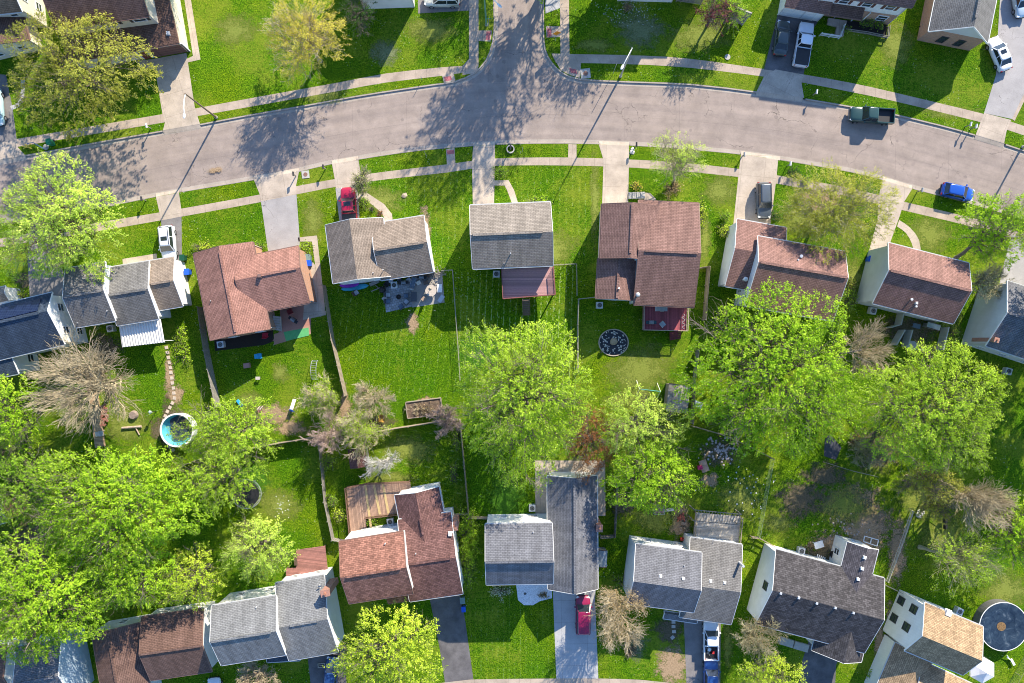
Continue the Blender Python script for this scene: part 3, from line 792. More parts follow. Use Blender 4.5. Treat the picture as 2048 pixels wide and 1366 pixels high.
h = house('small_gable_house', (1024, 475), 'light grey shingled house with plum coloured deck at the centre top of the block')
b = Block((940, 411), (1101, 404), (1106, 531), 4.7, 1.7, 'h', .5); gable(h, b, R_LG, WHITE, wins='s', two=False, vent=(.03, .88))
door(h, b, 's', .5, 1.8, 2.1, GLASS, 'patio_door', .9)
pipe(h, 1008, 527, .05, .4)
# flue with long shadow at the back slope
pipe(h, 1021, 508, .07, .9)

h = house('rose_roof_house', (1300, 510), 'large dusty rose roofed house with the magenta deck and round rock garden behind')
a1 = Block((1204, 409), (1318, 412), (1312, 520), 4.5, 1.55, 'v', .5); gable(h, a1, R_ROSE, WHITE, vent=(.02, .92))
a2 = Block((1197, 518), (1276, 520), (1269, 600), 3.5, 1.25, 'v', .5); gable(h, a2, R_ROSE, WHITE, wins='s', vent=(.02, .98))
bb = Block((1278, 402), (1399, 406), (1386, 614), 3.9, 2.0, 'h', .5); gable(h, bb, R_ROSE, WHITE, wins='s', vent=(.1, .95))
door(h, bb, 's', .6, 2.0, 2.2, GLASS, 'patio_door', .7)
pipe(h, 1270, 520, .08, .45, TRIM, cap=True); pipe(h, 1237, 577, .07, .4, TRIM, cap=True)
p = P(1274, 590, 4.2); mb = MB(); mb.tube([p-Vector((0, 0, 1)), p+Vector((0, 0, .5))], .13, 12); mb.lathe(p+Vector((0, 0, .5)), [(.05, -.1), (.26, 0), (.3, .12), (.2, .3), (.02, .36)], 16); mb.build('turbine_vent', VENTM, h)

h = house('pink_roof_house', (1570, 530), 'faded pinkish brown roofed house with two white gable walls beside the biggest green tree')
b = Block((1473, 438), (1572, 456), (1549, 590), 3.6, 1.4, 'h', .46); gable(h, b, R_ROSE2, WHITE, vent=None)
b = Block((1516, 474), (1691, 502), (1664, 640), 4.9, 2.0, 'h', .40); gable(h, b, R_ROSE2, WHITE, wins='w', vent=(.02, .98))
pipe(h, 1600, 513, .12, .35, cap=True); pipe(h, 1595, 520, .1, .3)
p = P(1488, 559, 4.4); mb = MB(); mb.tube([p-Vector((0, 0, 1)), p+Vector((0, 0, .5))], .13, 12); mb.lathe(p+Vector((0, 0, .5)), [(.05, -.1), (.26, 0), (.3, .12), (.2, .3), (.02, .36)], 16); mb.build('turbine_vent', VENTM, h)

h = house('brown_roof_house', (1830, 570), 'pinkish brown roofed house with tall pale side wall next to the blue bin')
b = Block((1775, 485), (1936, 527), (1906, 648), 4.7, 1.9, 'h', .48); gable(h, b, R_ROSE2, GREYS, vent=(.02, .98))
pipe(h, 1820, 599, .1, .35, cap=True); boxvent(h, 1832, 606, .3); pipe(h, 1829, 613, .08, .35, cap=True)
a, c, nr = b.sides['s']; d = (c-a).normalized()
for fx in (.3, .55, .8):
    cc = a+(c-a)*fx; cc.z = 3.6; window(h, cc, d, nr, 1.2, 1.0)

h = house('right_edge_house', (2020, 650), 'house with tall white side wall and blue grey roof at the right edge')
b = Block((2015, 565), (2160, 606), (2112, 735), 5.0, 1.9, 'h', .5); gable(h, b, R_SLATE, GREYS, vent=(.02, .98), wins='s')
chimney(h, 1994, 680, .5, .5, 6.3, -.25); boxvent(h, 1996, 679, .3, .1)
# --- south row
h = house('left_corner_house', (80, 1330), 'dark grey roofed house with broad pale blue gable walls at the bottom left corner')
b = Block((36, 1293), (124, 1274), (146, 1400), 4.6, 1.7, 'h', .5); b.o = b.o-b.u*0; gable(h, b, R_SLATE, BLUES)
b = Block((-110, 1312), (14, 1288), (34, 1400), 3.4, 1.5, 'h'); gable(h, b, R_BROWN, WHITE)
h = house('brown_townhouse', (300, 1300), 'house in two joined blocks with dark brown roofs beside the pale blue gable wall')
ba = Block((186, 1262), (281, 1243), (306, 1420), 3.2, 1.1, 'v', .45); gable(h, ba, R_BROWN, WHITE, wins='n', vent=(.02, .9))
bb = Block((284, 1234), (407, 1216), (425, 1342), 3.5, 1.6, 'h', .5); gable(h, bb, R_BROWN, WHITE, wins='n', vent=(.02, .98))
p = P(190, 1344, .0)
h = house('light_grey_house', (550, 1240), 'light grey roofed house in two stepped blocks with brick chimney and maroon deck')
ba = Block((424, 1211), (553, 1190), (572, 1309), 5.2, 1.8, 'h', .5); gable(h, ba, R_SIL, WHITE, wins='ns', vent=(.02, .92), og=.1)
bb = Block((552, 1166), (650, 1148), (676, 1303), 4.0, 1.8, 'h', .5); gable(h, bb, R_SIL, WHITE, wins='n', vent=(.25, .8))
chimney(h, 650, 1187, 1.0, .7, 6.6, .2); pipe(h, 514, 1213, .06, .4); dish(h, 640, 1168)
lo = Block((535, 1312), (600, 1304), (600, 1318), 2.8, .3, 'h', .1); gable(h, lo, R_BLUE, WHITE, wall=False, vent=None)
h = house('red_brown_house', (800, 1100), 'red brown roofed house with wooden deck behind and long dark asphalt drive in front')
bb = Block((798, 1040), (904, 1022), (924, 1186), 4.2, 1.8, 'h', .5); gable(h, bb, R_PLUM, WHITE, wins='e', vent=(.15, .9))
bc = Block((790, 990), (878, 973), (897, 1075), 4.0, 1.25, 'v', .5); gable(h, bc, R_PLUM, WHITE, wins='n', vent=(.5, .8))
ba = Block((679, 1083), (807, 1062), (826, 1186), 6.5, 1.8, 'h', .5); gable(h, ba, R_REDD, WHITE, wins='ns', vent=(.08, .92))
lo = Block((775, 1194), (845, 1183), (847, 1196), 2.8, .4, 'h', .1); gable(h, lo, R_REDD, WHITE, wall=False, vent=None)
chimney(h, 907, 1053, .9, 1.0, 4.6, .15); boxvent(h, 901, 1067, .45, .35, TRIM); pipe(h, 771, 1086, .07, .45); pipe(h, 832, 1106, .07, .35)
door(h, bb, 's', .62, 4.6, 2.2, GARW, 'garage_door', panel=4)
h = house('grey_l_shaped_house', (1090, 1090), 'grey L shaped house with white rock bed and magenta minivan in front')
bb = Block((1094, 951), (1193, 951), (1196, 1178), 3.2, 1.7, 'v', .52); gable(h, bb, R_SLATE, WHITE, wins='e', vent=(.0, 1.0))
ba = Block((970, 1047), (1104, 1046), (1107, 1167), 6.0, 1.7, 'h', .56); gable(h, ba, R_SLATE, WHITE, wins='ns', vent=(.0, 1.0))
chimney(h, 1199, 1057, .7, .8, 4.5); pipe(h, 1066, 1063, .06, .4)
door(h, bb, 's', .5, 4.8, 2.2, GARW, 'garage_door', panel=4)
h = house('blue_grey_house', (1370, 1160), 'blue grey roofed house with slatted pergola behind and white pickup truck in front')
bb = Block((1380, 1074), (1484, 1089), (1462, 1248), 3.4, 1.6, 'h', .54); gable(h, bb, R_GREY, WHITE, vent=None)
ba = Block((1271, 1087), (1403, 1105), (1387, 1224), 5.0, 1.75, 'h', .55); gable(h, ba, R_SLATE, WHITE, wins='ns', vent=None)
lo = Block((1328, 1222), (1395, 1232), (1393, 1246), 2.7, .35, 'h', .1); gable(h, lo, R_SLATE, WHITE, wall=False, vent=None)
for px, py in ((1321, 1152), (1366, 1157), (1421, 1162), (1449, 1165)): boxvent(h, px, py, .3, .15, TRIM, -.12)
pipe(h, 1367, 1130, .06, .4); pipe(h, 1282, 1190, .05, .1, BLACK)
p = P(1478, 1124, 4.0); mb = MB(); mb.tube([p, p+Vector((0, 0, 1.7))], .16, 14); mb.build('flue_pipe', VENTM, h)
h = house('dark_roof_house', (1630, 1190), 'house with large charcoal mottled roof, dark rear wing and pointed garage roof')
bb = Block((1551, 1098), (1768, 1156), (1728, 1305), 3.9, 2.1, 'h', .47); gable(h, bb, R_DKBR, WHITE, vent=None, wins='s')
a, c, nr = bb.sides['w']; cc = a+(c-a)*.5; cc.z = 3.6; window(h, cc, (c-a).normalized(), nr, 1.0, 1.2, DTRIM)
bc = Block((1694, 1083), (1755, 1099), (1727, 1215), 3.9, 1.1, 'v', .5); gable(h, bc, R_DARK, WHITE, wins='nw', vent=None, wsize=(.8, 1.2))
bd = Block((1640, 1225), (1738, 1251), (1722, 1325), 3.0, 1.9, 'v', .5); gable(h, bd, R_DKBR, WHITE, og=.4, vent=None)
bx = Block((1737, 1170), (1800, 1140), (1790, 1120), 3, 1) if False else None
door(h, bd, 's', .45, 4.0, 2.2, GARW, 'garage_door', panel=4)
for px, py in ((1561, 1186), (1597, 1195), (1633, 1206), (1670, 1215), (1706, 1225), (1742, 1235)): boxvent(h, px, py, .27, .16, VENTM, -.25)
for px, py in ((1729, 1115), (1724, 1137), (1716, 1158)): boxvent(h, px, py, .34, .12, TRIM, -.25)
h = house('golden_roof_house', (1860, 1280), 'golden tan roofed two storey house with tall white windowed wall beside the round black pool')
bb = Block((1848, 1203), (1964, 1253), (1925, 1350), 5.4, 1.9, 'h', .56); gable(h, bb, R_GOLD, WHITE, vent=None)
a, c, nr = bb.sides['w']; d = (c-a).normalized()
for fx, z in ((.2, 4.0), (.62, 4.0), (.2, 1.2), (.62, 1.2)):
    cc = a+(c-a)*fx; cc.z = z; window(h, cc, d, nr, 1.0, 1.3, DTRIM)
lo = Block((1842, 1322), (1962, 1374), (1925, 1450), 2.9, 1.3, 'h', .5); gable(h, lo, R_GOLD, WHITE, vent=None)
l2 = Block((1790, 1284), (1866, 1317), (1822, 1420), 2.95, 1.6, 'v', .5); gable(h, l2, R_GOLD, WHITE, vent=None)
boxvent(h, 1895, 1225, .7, .3, TRIM, -.4)
h = house('shed_roof_edge_house', (0, 1045), 'corner of a house with sunlit tan roof at the left edge below the trees')
b = Block((-90, 1020), (6, 1000), (22, 1045), 3.2, 1.0, 'h'); gable(h, b, R_GOLD, REDB, vent=None)
# ------------------------------------------------------------------ trees and shrubs
def barkm(name, col):
    m, t, b = nt(name); co = objco(t)
    f = noise(t, co, 6, 4, .7)
    t.links.new(ramp(t, f, [(.3, sc(col, .6)), (.7, sc(col, 1.3))]), b.inputs['Base Color']); b.inputs['Roughness'].default_value = .9
    bump(t, b, f, .6, .03); return m
def leafm(name, ca, cb, cc, trans=.42):
    """ca dark, cb main, cc light/new growth; every leaf carries its own tint"""
    m, t, b = nt(name)
    at = N(t, 'ShaderNodeAttribute', attribute_name='tint')
    c = ramp(t, at.outputs['Fac'], [(0.0, ca), (.5, cb), (1.0, cc)])
    t.links.new(c, b.inputs['Base Color']); b.inputs['Roughness'].default_value = .65
    b.inputs['Specular IOR Level'].default_value = .08
    tr = N(t, 'ShaderNodeBsdfTranslucent'); t.links.new(mix(t, 1.0, c, (1.25, 1.3, .7), 'MULTIPLY'), tr.inputs[0])
    mx = N(t, 'ShaderNodeMixShader'); mx.inputs[0].default_value = trans
    t.links.new(b.outputs[0], mx.inputs[1]); t.links.new(tr.outputs[0], mx.inputs[2])
    t.links.new(mx.outputs[0], t.nodes['Material Output'].inputs[0]); return m
BARK = barkm('grey brown bark', (.16, .13, .105)); BARKL = barkm('pale twig bark', (.46, .385, .25))
BARKG = barkm('greenish twig bark', (.33, .31, .18)); BARKP = barkm('pinkish twig bark', (.42, .31, .26))
LV = dict(
    bright=leafm('bright spring leaves', (0.130, 0.260, 0.016), (0.325, 0.520, 0.026), (0.585, 0.728, 0.078)),
    mid=leafm('mid green leaves', (0.098, 0.215, 0.019), (0.247, 0.416, 0.033), (0.442, 0.585, 0.078)),
    yellow=leafm('yellow green leaves', (0.234, 0.364, 0.026), (0.494, 0.624, 0.052), (0.728, 0.800, 0.130)),
    pale=leafm('pale yellow green leaves', (0.260, 0.390, 0.039), (0.520, 0.676, 0.104), (0.754, 0.800, 0.208)),
    orange=leafm('golden orange buds', (0.364, 0.325, 0.039), (0.650, 0.559, 0.091), (0.800, 0.728, 0.169)),
    olive=leafm('olive budding leaves', (.19, .21, .03), (.41, .42, .07), (.60, .59, .14)),
    willow=leafm('fresh willow leaves', (0.143, 0.260, 0.019), (0.377, 0.546, 0.039), (0.650, 0.793, 0.117)),
    copper=leafm('copper brown leaves', (.13, .05, .022), (.27, .115, .045), (.38, .19, .08)),
    tan=leafm('tan brown buds', (.20, .14, .07), (.38, .28, .15), (.52, .42, .26)),
    dark=leafm('dark evergreen needles', (.02, .06, .012), (.05, .13, .02), (.09, .20, .035)),
    purple=leafm('purple red leaves', (.07, .015, .025), (.17, .045, .06), (.27, .10, .12)),
    cedar=leafm('yellow green cedar foliage', (0.091, 0.143, 0.019), (0.221, 0.273, 0.039), (0.364, 0.390, 0.078)),
    pink=leafm('pinkish tan buds', (.22, .13, .10), (.38, .26, .20), (.50, .38, .31)),
    white=leafm('white blossom', (.25, .3, .15), (.5, .52, .40), (.75, .75, .68)),
)
def tubes(P0, R0, n):
    """P0: (B,K,3) polylines, R0: (B,K) radii -> verts, quads"""
    B, K, _ = P0.shape
    d = np.empty_like(P0); d[:, 1:-1] = P0[:, 2:]-P0[:, :-2]; d[:, 0] = P0[:, 1]-P0[:, 0]; d[:, -1] = P0[:, -1]-P0[:, -2]
    d /= np.linalg.norm(d, axis=2, keepdims=True)+1e-9
    up = np.where(np.abs(d[..., 2:3]) < .9, np.array([0, 0, 1.]), np.array([1., 0, 0]))
    a = np.cross(d, up); a /= np.linalg.norm(a, axis=2, keepdims=True)+1e-9; b = np.cross(d, a)
    th = np.arange(n)*2*np.pi/n
    V = P0[:, :, None]+R0[:, :, None, None]*(np.cos(th)[None, None, :, None]*a[:, :, None]+np.sin(th)[None, None, :, None]*b[:, :, None])
    idx = np.arange(B*K*n).reshape(B, K, n)
    q = np.stack([idx[:, :-1], np.roll(idx[:, :-1], -1, 2), np.roll(idx[:, 1:], -1, 2), idx[:, 1:]], -1)
    return V.reshape(-1, 3), q.reshape(-1, 4)
def mesh_np(name, V, F, mat, parent=None, attr=None, smooth=False):
    me = bpy.data.meshes.new(name); nv, nf, k = len(V), len(F), F.shape[1]
    me.vertices.add(nv); me.vertices.foreach_set('co', V.astype(np.float32).ravel())
    me.loops.add(nf*k); me.loops.foreach_set('vertex_index', F.astype(np.int32).ravel())
    me.polygons.add(nf); me.polygons.foreach_set('loop_start', np.arange(nf, dtype=np.int32)*k)
    if smooth: me.polygons.foreach_set('use_smooth', np.ones(nf, dtype=bool))
    if attr is not None:
        a = me.attributes.new('tint', 'FLOAT', 'FACE'); a.data.foreach_set('value', attr.astype(np.float32))
    me.materials.append(mat); me.update(); me.validate()
    o = bpy.data.objects.new(name, me); COL.objects.link(o); o.parent = parent; return o
def grow(rng, base, dirs, L, r0, K=5, curve=.25, wig=.06, lift=.0):
    """B branches from base (B,3) along dirs (B,3), length L (B) -> (B,K,3)"""
    B = len(base); t = np.linspace(0, 1, K)[None, :, None]
    side = rng.normal(size=(B, 1, 3)); side[..., 2] *= .5
    p = base[:, None]+dirs[:, None]*L[:, None, None]*t
    p = p+side*L[:, None, None]*curve*(t**2)*.5
    p[..., 2] += (lift*L[:, None])*(t[..., 0]**2)
    p[:, 1:] += rng.normal(size=(B, K-1, 3))*wig*L[:, None, None]
    rad = r0[:, None]*np.linspace(1, .3, K)[None]
    return p, rad
def spawn(rng, P0, R0, m, t0, ang, lr, rr, Lp, upb=0.15):
    B, K, _ = P0.shape
    t = t0+(1-t0)*(np.arange(m)[None]+rng.random((B, m)))/m
    x = t*(K-1); i = np.clip(x.astype(int), 0, K-2); f = (x-i)[..., None]
    bi = np.arange(B)[:, None]
    pos = P0[bi, i]*(1-f)+P0[bi, i+1]*f; d = P0[bi, i+1]-P0[bi, i]; d /= np.linalg.norm(d, axis=2, keepdims=True)+1e-9
    rnd = rng.normal(size=(B, m, 3)); rnd -= (rnd*d).sum(2, keepdims=True)*d; rnd /= np.linalg.norm(rnd, axis=2, keepdims=True)+1e-9
    an = ang*(.7+.6*rng.random((B, m, 1)))
    nd = d*np.cos(an)+rnd*np.sin(an); nd[..., 2] += upb; nd /= np.linalg.norm(nd, axis=2, keepdims=True)
    Ln = Lp[:, None]*lr*(1.15-.6*t)*(.7+.6*rng.random((B, m)))
    rd = R0[bi, i]*rr
    return pos.reshape(-1, 3), nd.reshape(-1, 3), Ln.ravel(), rd.ravel()

def tree(name, label, cx, cy, r, h, leaf='bright', seed=1, ry=None, density=1.0, size=.26, cat='tree', group=None,
         bark=None, base=None, bare=False, limbs=9, low=.28, droop=0.0, trunk_r=None, twig=True, tw=3, spread=.28, crownz=.62, fan=False):
    rng = np.random.default_rng(seed)
    zc = h*crownz; c = P(cx, cy, zc); k = (H-zc)/H*S
    rx, ryy = r*k, (ry or r)*k
    bs = P(*base, 0) if base else Vector((c.x, c.y, 0))
    root = empty(name, bs, label, cat, group)
    zt = h*low
    tr = trunk_r or (.045*h*.55+.03)
    # trunk
    top = np.array([bs.x*.4+c.x*.6, bs.y*.4+c.y*.6, zt+h*.12]); b0 = np.array([bs.x, bs.y, -.05])
    tt = np.linspace(0, 1, 6)[:, None]; tp = b0+(top-b0)*tt; tp[1:-1, :2] += rng.normal(size=(4, 2))*.04*h/6
    trad = tr*np.array([1.5, 1.05, .95, .88, .8, .6])
    Vt, Ft = tubes(tp[None], trad[None], 9)
    # limbs reach out to points of the crown ellipsoid
    az = (np.arange(limbs)+rng.random(limbs)*.8)/limbs*2*np.pi
    el = np.arccos(np.sqrt(rng.permutation((np.arange(limbs)+rng.random(limbs))/limbs)))
    rz = h-zc
    tgt = np.stack([c.x+rx*(.8 if fan else .86)*np.cos(az)*np.cos(el), c.y+ryy*(.8 if fan else .86)*np.sin(az)*np.cos(el), zc+(rz*.8)*np.sin(el)-.1*rz*(1-el)*droop*3], 1)
    st = tp[3][None]+(tp[5]-tp[3])[None]*rng.random((limbs, 1))
    v = tgt-st; L1 = np.linalg.norm(v, axis=1)
    p1, r1 = grow(rng, st, v/L1[:, None], L1, np.full(limbs, tr*.55), K=7, curve=.22, wig=.012 if fan else .03, lift=.02)
    a = spawn(rng, p1, r1, 11, .25, .8 if not bare else (.48 if fan else .6), .50, .55, np.maximum(L1, .6*(rx+ryy)/2), .10)
    p2, r2 = grow(rng, a[0], a[1], a[2], a[3], K=5, curve=.3 if not fan else .12, wig=.05 if not fan else .015, lift=-.12*droop*2)
    b_ = spawn(rng, p2, r2, 8 if not fan else 6, .2, .65 if not bare else (.42 if fan else .5), .58 if not fan else .75, .55, a[2], .08-droop*.3)
    p3, r3 = grow(rng, b_[0], b_[1], b_[2], b_[3], K=4, curve=.35 if not fan else .15, wig=.06 if not fan else .02, lift=-.3*droop)
    sets = [(p1, r1, 6), (p2, r2, 4)]
    minr = .012 if not bare else .02
    if twig or bare: sets.append((p3, np.maximum(r3, minr), 3))
    tips = [p3[:, 1:].reshape(-1, 3), p2[:, 3:].reshape(-1, 3)]
    p4 = None
    if bare:
        c_ = spawn(rng, p3, r3, max(2, tw-1), .15, .42, .8, .75, b_[2], .05)
        p4, r4 = grow(rng, c_[0], c_[1], c_[2], c_[3], K=4, curve=.3, wig=.05)
        sets.append((p4, np.maximum(r4, .011), 3))
    VV, FF, o_ = [Vt], [Ft], len(Vt)
    tw_m = bark or BARK
    off_ = np.array(bs)
    mesh_np('trunk', Vt-off_, Ft, BARK if bark is None else bark, root, smooth=True)
    VV, FF, o_ = [], [], 0
    for pp, rr, n in sets:
        V, F = tubes(pp, rr, n); VV.append(V); FF.append(F+o_); o_ += len(V)
    if density > 0:
        area = math.pi*rx*ryy; n = int(area*(1.1 if not bare else 3.4)*density/(size*size))
        T = p4.reshape(-1, 3) if p4 is not None else np.concatenate(tips)
        ctr = np.array([c.x, c.y, zc]); rad3 = np.array([rx, ryy, max(rz, .5)])
        e = (T-ctr)/(rad3*np.array([1, 1, 1.05])); T = T[(e**2).sum(1) < 1.12]
        ci = rng.integers(0, len(T), n); clt = rng.random(len(T))
        g = np.sin(T[:, 0]*1.7+seed)*np.sin(T[:, 1]*1.9+seed*2)*.5+.5
        pos = T[ci]+rng.normal(size=(n, 3))*np.array([spread, spread, spread*.6])
        cl, gg = clt[ci], g[ci]
        if not bare:
            # leafy shoots all over the crown: uneven lobes, gaps between clumps
            nf = int(area*9.0*min(density, 1.1))
            rr = np.sqrt(rng.random(nf)); aa = rng.random(nf)*2*np.pi
            lob = 1+.11*np.sin(3*aa+seed)+.09*np.sin(5*aa+2.1*seed)+.06*np.sin(9*aa+seed*3.3)
            dep = rng.random(nf)**.6
            fx, fy = rr*np.cos(aa)*lob*.98, rr*np.sin(aa)*lob*.98
            fz = np.sqrt(np.clip(1-np.minimum(rr, 1)**2, 0, 1))*(.45+.55*dep)-.25*rr*(1-dep)
            bp = ctr+np.stack([fx, fy, fz], 1)*rad3
            nz = lambda q, f, s_: np.sin(q[:, 0]*f+s_)*np.sin(q[:, 1]*f*1.13+s_*1.7)+np.sin(q[:, 0]*f*.53-q[:, 1]*f*.71+s_*.6)
            dens = nz(bp, 2.1, seed)+.6*nz(bp, 4.3, seed*2.)+rng.normal(size=nf)*.35
            keep = dens > -1.2+(.9-density)*1.0; bp = bp[keep]; nf = len(bp); fr_ = np.clip(rr[keep], 0, 1.1)
            bp[:, 2] += .35*nz(bp, 1.6, seed*1.3)
            od = bp-np.array([bs.x*.5+c.x*.5, bs.y*.5+c.y*.5, zt]); od[:, 2] *= .55; od /= np.linalg.norm(od, axis=1, keepdims=True)
            od += rng.normal(size=(nf, 3))*.38; od[:, 2] -= droop*.6; od /= np.linalg.norm(od, axis=1, keepdims=True)
            ln = rng.uniform(.55, 1.35, nf)*(1+.3*droop)
            K_ = 3; tt_ = np.linspace(0, 1, K_)
            pl = bp[:, None]+od[:, None]*ln[:, None, None]*tt_[None, :, None]; pl[..., 2] -= (.18+.4*droop)*ln[:, None]*tt_[None]**2
            Vf, Ff = tubes(pl, np.tile(np.array([.022, .014, .008]), (nf, 1)), 3)
            VV.append(Vf); FF.append(Ff+o_)
            m_ = max(8, int(1.05/size*5.2)); tl = rng.random((nf, m_)); sd_ = rng.normal(size=(nf, m_, 3))*np.array([1, 1, .5])*.15*(1.25-tl[..., None]*.8)
            pf = bp[:, None]+od[:, None]*(ln[:, None]*tl)[..., None]+sd_; pf[..., 2] -= (.18+.4*droop)*ln[:, None]*tl**2
            ct = rng.random(nf)*.55+.45*np.clip(nz(bp, 1.1, seed*.7)*.4+.5, 0, 1)
            pos = np.concatenate([pos, pf.reshape(-1, 3)]); cl = np.concatenate([cl*.7, np.repeat(ct, m_)])
            uf = np.concatenate([rng.normal(size=(len(T[ci]), 3)), np.repeat(od, m_, 0)*1.6+rng.normal(size=(nf*m_, 3))*.55])
            gg = np.concatenate([gg*.8, np.clip(np.repeat(ct, m_)*.6+tl.ravel()*.4, 0, 1)]); n = len(pos)
        out = pos-ctr; out[:, 2] = np.abs(out[:, 2])+rz*.6; out /= np.linalg.norm(out, axis=1, keepdims=True)+1e-9
        nr = out+rng.normal(size=(n, 3))*.55; nr[:, 2] = np.abs(nr[:, 2])+.15; nr /= np.linalg.norm(nr, axis=1, keepdims=True)
        u = rng.normal(size=(n, 3)) if bare else uf
        u = u-(u*nr).sum(1, keepdims=True)*nr; u /= np.linalg.norm(u, axis=1, keepdims=True)+1e-9; w = np.cross(nr, u)
        s_ = size*.78*(.35+1.0*rng.random(n)**1.3)[:, None]
        q = np.stack([pos-u*s_*.68, pos-w*s_*.31+nr*s_*.08, pos+u*s_*.68, pos+w*s_*.31+nr*s_*.08], 1)
        tint = np.clip(.25*rng.random(n)+.35*cl+.4*gg, 0, 1)
        mesh_np('leaves', q.reshape(-1, 3)-off_, np.arange(n*4).reshape(n, 4), LV[leaf], root, tint)
    mesh_np('branches', np.concatenate(VV)-off_, np.concatenate(FF), tw_m, root)
    return root

def shrub(name, label, cx, cy, r, h, leaf, seed=1, ry=None, density=1.0, size=.16, cat='shrub', group=None, stems=26, bark=None, shell=.55, twiggy=False, up=.5):
    rng = np.random.default_rng(seed+500)
    c = P(cx, cy, h*.5); k = (H-h*.5)/H*S; rx, ryy = r*k, (ry or r)*k; bs = Vector((c.x, c.y, 0))
    root = empty(name, bs, label, cat, group)
    az = rng.random(stems)*2*np.pi; el = np.arccos(rng.random(stems)**.7)
    d = np.stack([rx*np.cos(az)*np.sin(el), ryy*np.sin(az)*np.sin(el), h*np.cos(el)*.95+.15], 1)
    L = np.linalg.norm(d, axis=1); st = np.tile([bs.x, bs.y, 0.], (stems, 1))+rng.normal(size=(stems, 3))*np.array([rx*.15, ryy*.15, 0])
    p1, r1 = grow(rng, st, d/L[:, None], L, np.full(stems, .02+.012*h), K=5, curve=.15, wig=.03)
    a = spawn(rng, p1, r1, 7, .25, .55, .45, .6, L, .1); p2, r2 = grow(rng, *a[:3], np.maximum(a[3], .008), K=4)
    V1, F1 = tubes(p1, r1, 4); V2, F2 = tubes(p2, np.maximum(r2, .009), 3); VV, FF = [V1, V2], [F1, F2+len(V1)]
    T = np.concatenate([p2[:, 1:].reshape(-1, 3), p1[:, 3:].reshape(-1, 3)])
    if twiggy:
        b_ = spawn(rng, p2, r2, 4, .2, .5, .6, .7, a[2], .05); p3, r3 = grow(rng, *b_[:3], np.maximum(b_[3], .008), K=3)
        V3, F3 = tubes(p3, np.maximum(r3, .01), 3); FF.append(F3+len(V1)+len(V2)); VV.append(V3); T = p3.reshape(-1, 3)
    off_ = np.array(bs)
    mesh_np('branches', np.concatenate(VV)-off_, np.concatenate(FF), bark or BARK, root)
    if density:
        n = int(math.pi*rx*ryy*3.2*density/(size*size)); ci = rng.integers(0, len(T), n); clt = rng.random(len(T))
        pos = T[ci]+rng.normal(size=(n, 3))*size*.9; pos[:, 2] = np.maximum(pos[:, 2], .03)
        out = pos-np.array([bs.x, bs.y, 0]); out[:, 2] += h*.3; out /= np.linalg.norm(out, axis=1, keepdims=True)+1e-9
        nr = out+rng.normal(size=(n, 3))*.6; nr[:, 2] = np.abs(nr[:, 2])+.1; nr /= np.linalg.norm(nr, axis=1, keepdims=True)
        u = np.cross(nr, rng.normal(size=(n, 3))); u /= np.linalg.norm(u, axis=1, keepdims=True)+1e-9; w = np.cross(nr, u)
        s_ = size*(.6+.7*rng.random(n))[:, None]
        q = np.stack([pos-u*s_*.6, pos-w*s_*.36, pos+u*s_*.6, pos+w*s_*.36], 1)
        mesh_np('leaves', q.reshape(-1, 3)-off_, np.arange(n*4).reshape(n, 4), LV[leaf], root, np.clip(.35*rng.random(n)+.65*clt[ci], 0, 1))
    return root

T = tree
T('maple_tree', 'big loose yellow green tree in front of the dormer windowed brown house', 160, 148, 142, 9.5, 'olive', 1, ry=118, density=.72, size=.24, twig=True)
T('budding_tree', 'round golden orange budding tree on the lawn left of the white house', 612, 72, 75, 8.5, 'orange', 2, ry=82, density=.85, size=.15, base=(640, 122), limbs=16, spread=.2, bark=BARKL)
T('street_tree', 'large pale yellow green tree by the kerb at the left, above the solar panels', 122, 445, 116, 10.5, 'pale', 3, ry=118, density=1.0, size=.22, limbs=13)
T('bare_tree', 'wide bare leafless tree over the wooden walkway beside the pool', 185, 765, 118, 9.5, 'tan', 4, ry=112, density=0, bare=True, tw=3, limbs=22, bark=BARKL, crownz=.55, base=(228, 772), fan=True, trunk_r=.33)
T('broadleaf_tree', 'small bright green tree at the left edge just below the solar panel house', 22, 828, 62, 9, 'bright', 5, ry=75, density=1.0)
T('broadleaf_tree', 'mid green tree at the left edge between bare tree and big green mass', 62, 975, 75, 9, 'mid', 6, ry=70, density=.9)
T('broadleaf_tree', 'huge bright green tree south west of the round pool', 235, 1015, 165, 12, 'bright', 7, ry=125, density=1.0, limbs=14, size=.28)
T('broadleaf_tree', 'big bright green tree beside the bottom left corner house', 95, 1190, 118, 12, 'bright', 8, ry=118, density=1.0, limbs=12, size=.28)
T('broadleaf_tree', 'bright green tree behind the brown roofed house in two joined blocks', 262, 1140, 92, 10, 'bright', 9, ry=72, density=.9)
T('young_tree', 'yellowish green tree with round crown behind the slim white ring topped post', 386, 1155, 58, 7.5, 'yellow', 10, ry=55, density=1.0, size=.2)
T('locust_tree', 'light yellow green tree half covering the round pool', 462, 868, 98, 9, 'willow', 11, ry=68, density=.95, size=.2)
T('locust_tree', 'loose light green tree above the trampoline beneath the trees', 438, 955, 88, 9, 'willow', 12, ry=68, density=.75, size=.2)
T('dry_shrub', 'yellow tan shrubby tree at the end of the fence by the children toys', 648, 795, 52, 4.5, 'willow', 13, ry=42, density=1.1, size=.15, bark=BARKL, low=.12, bare=True)
T('dry_shrub', 'grey leafless shrubby tree beside the wheelbarrow', 742, 800, 48, 4.5, 'tan', 14, ry=40, density=.3, size=.14, bark=BARKL, low=.12, bare=True)
T('dry_shrub', 'yellow green shrubby tree over the back fence above the plum shed', 722, 862, 62, 5, 'willow', 15, ry=45, density=1.1, size=.15, bark=BARKL, low=.12, bare=True)
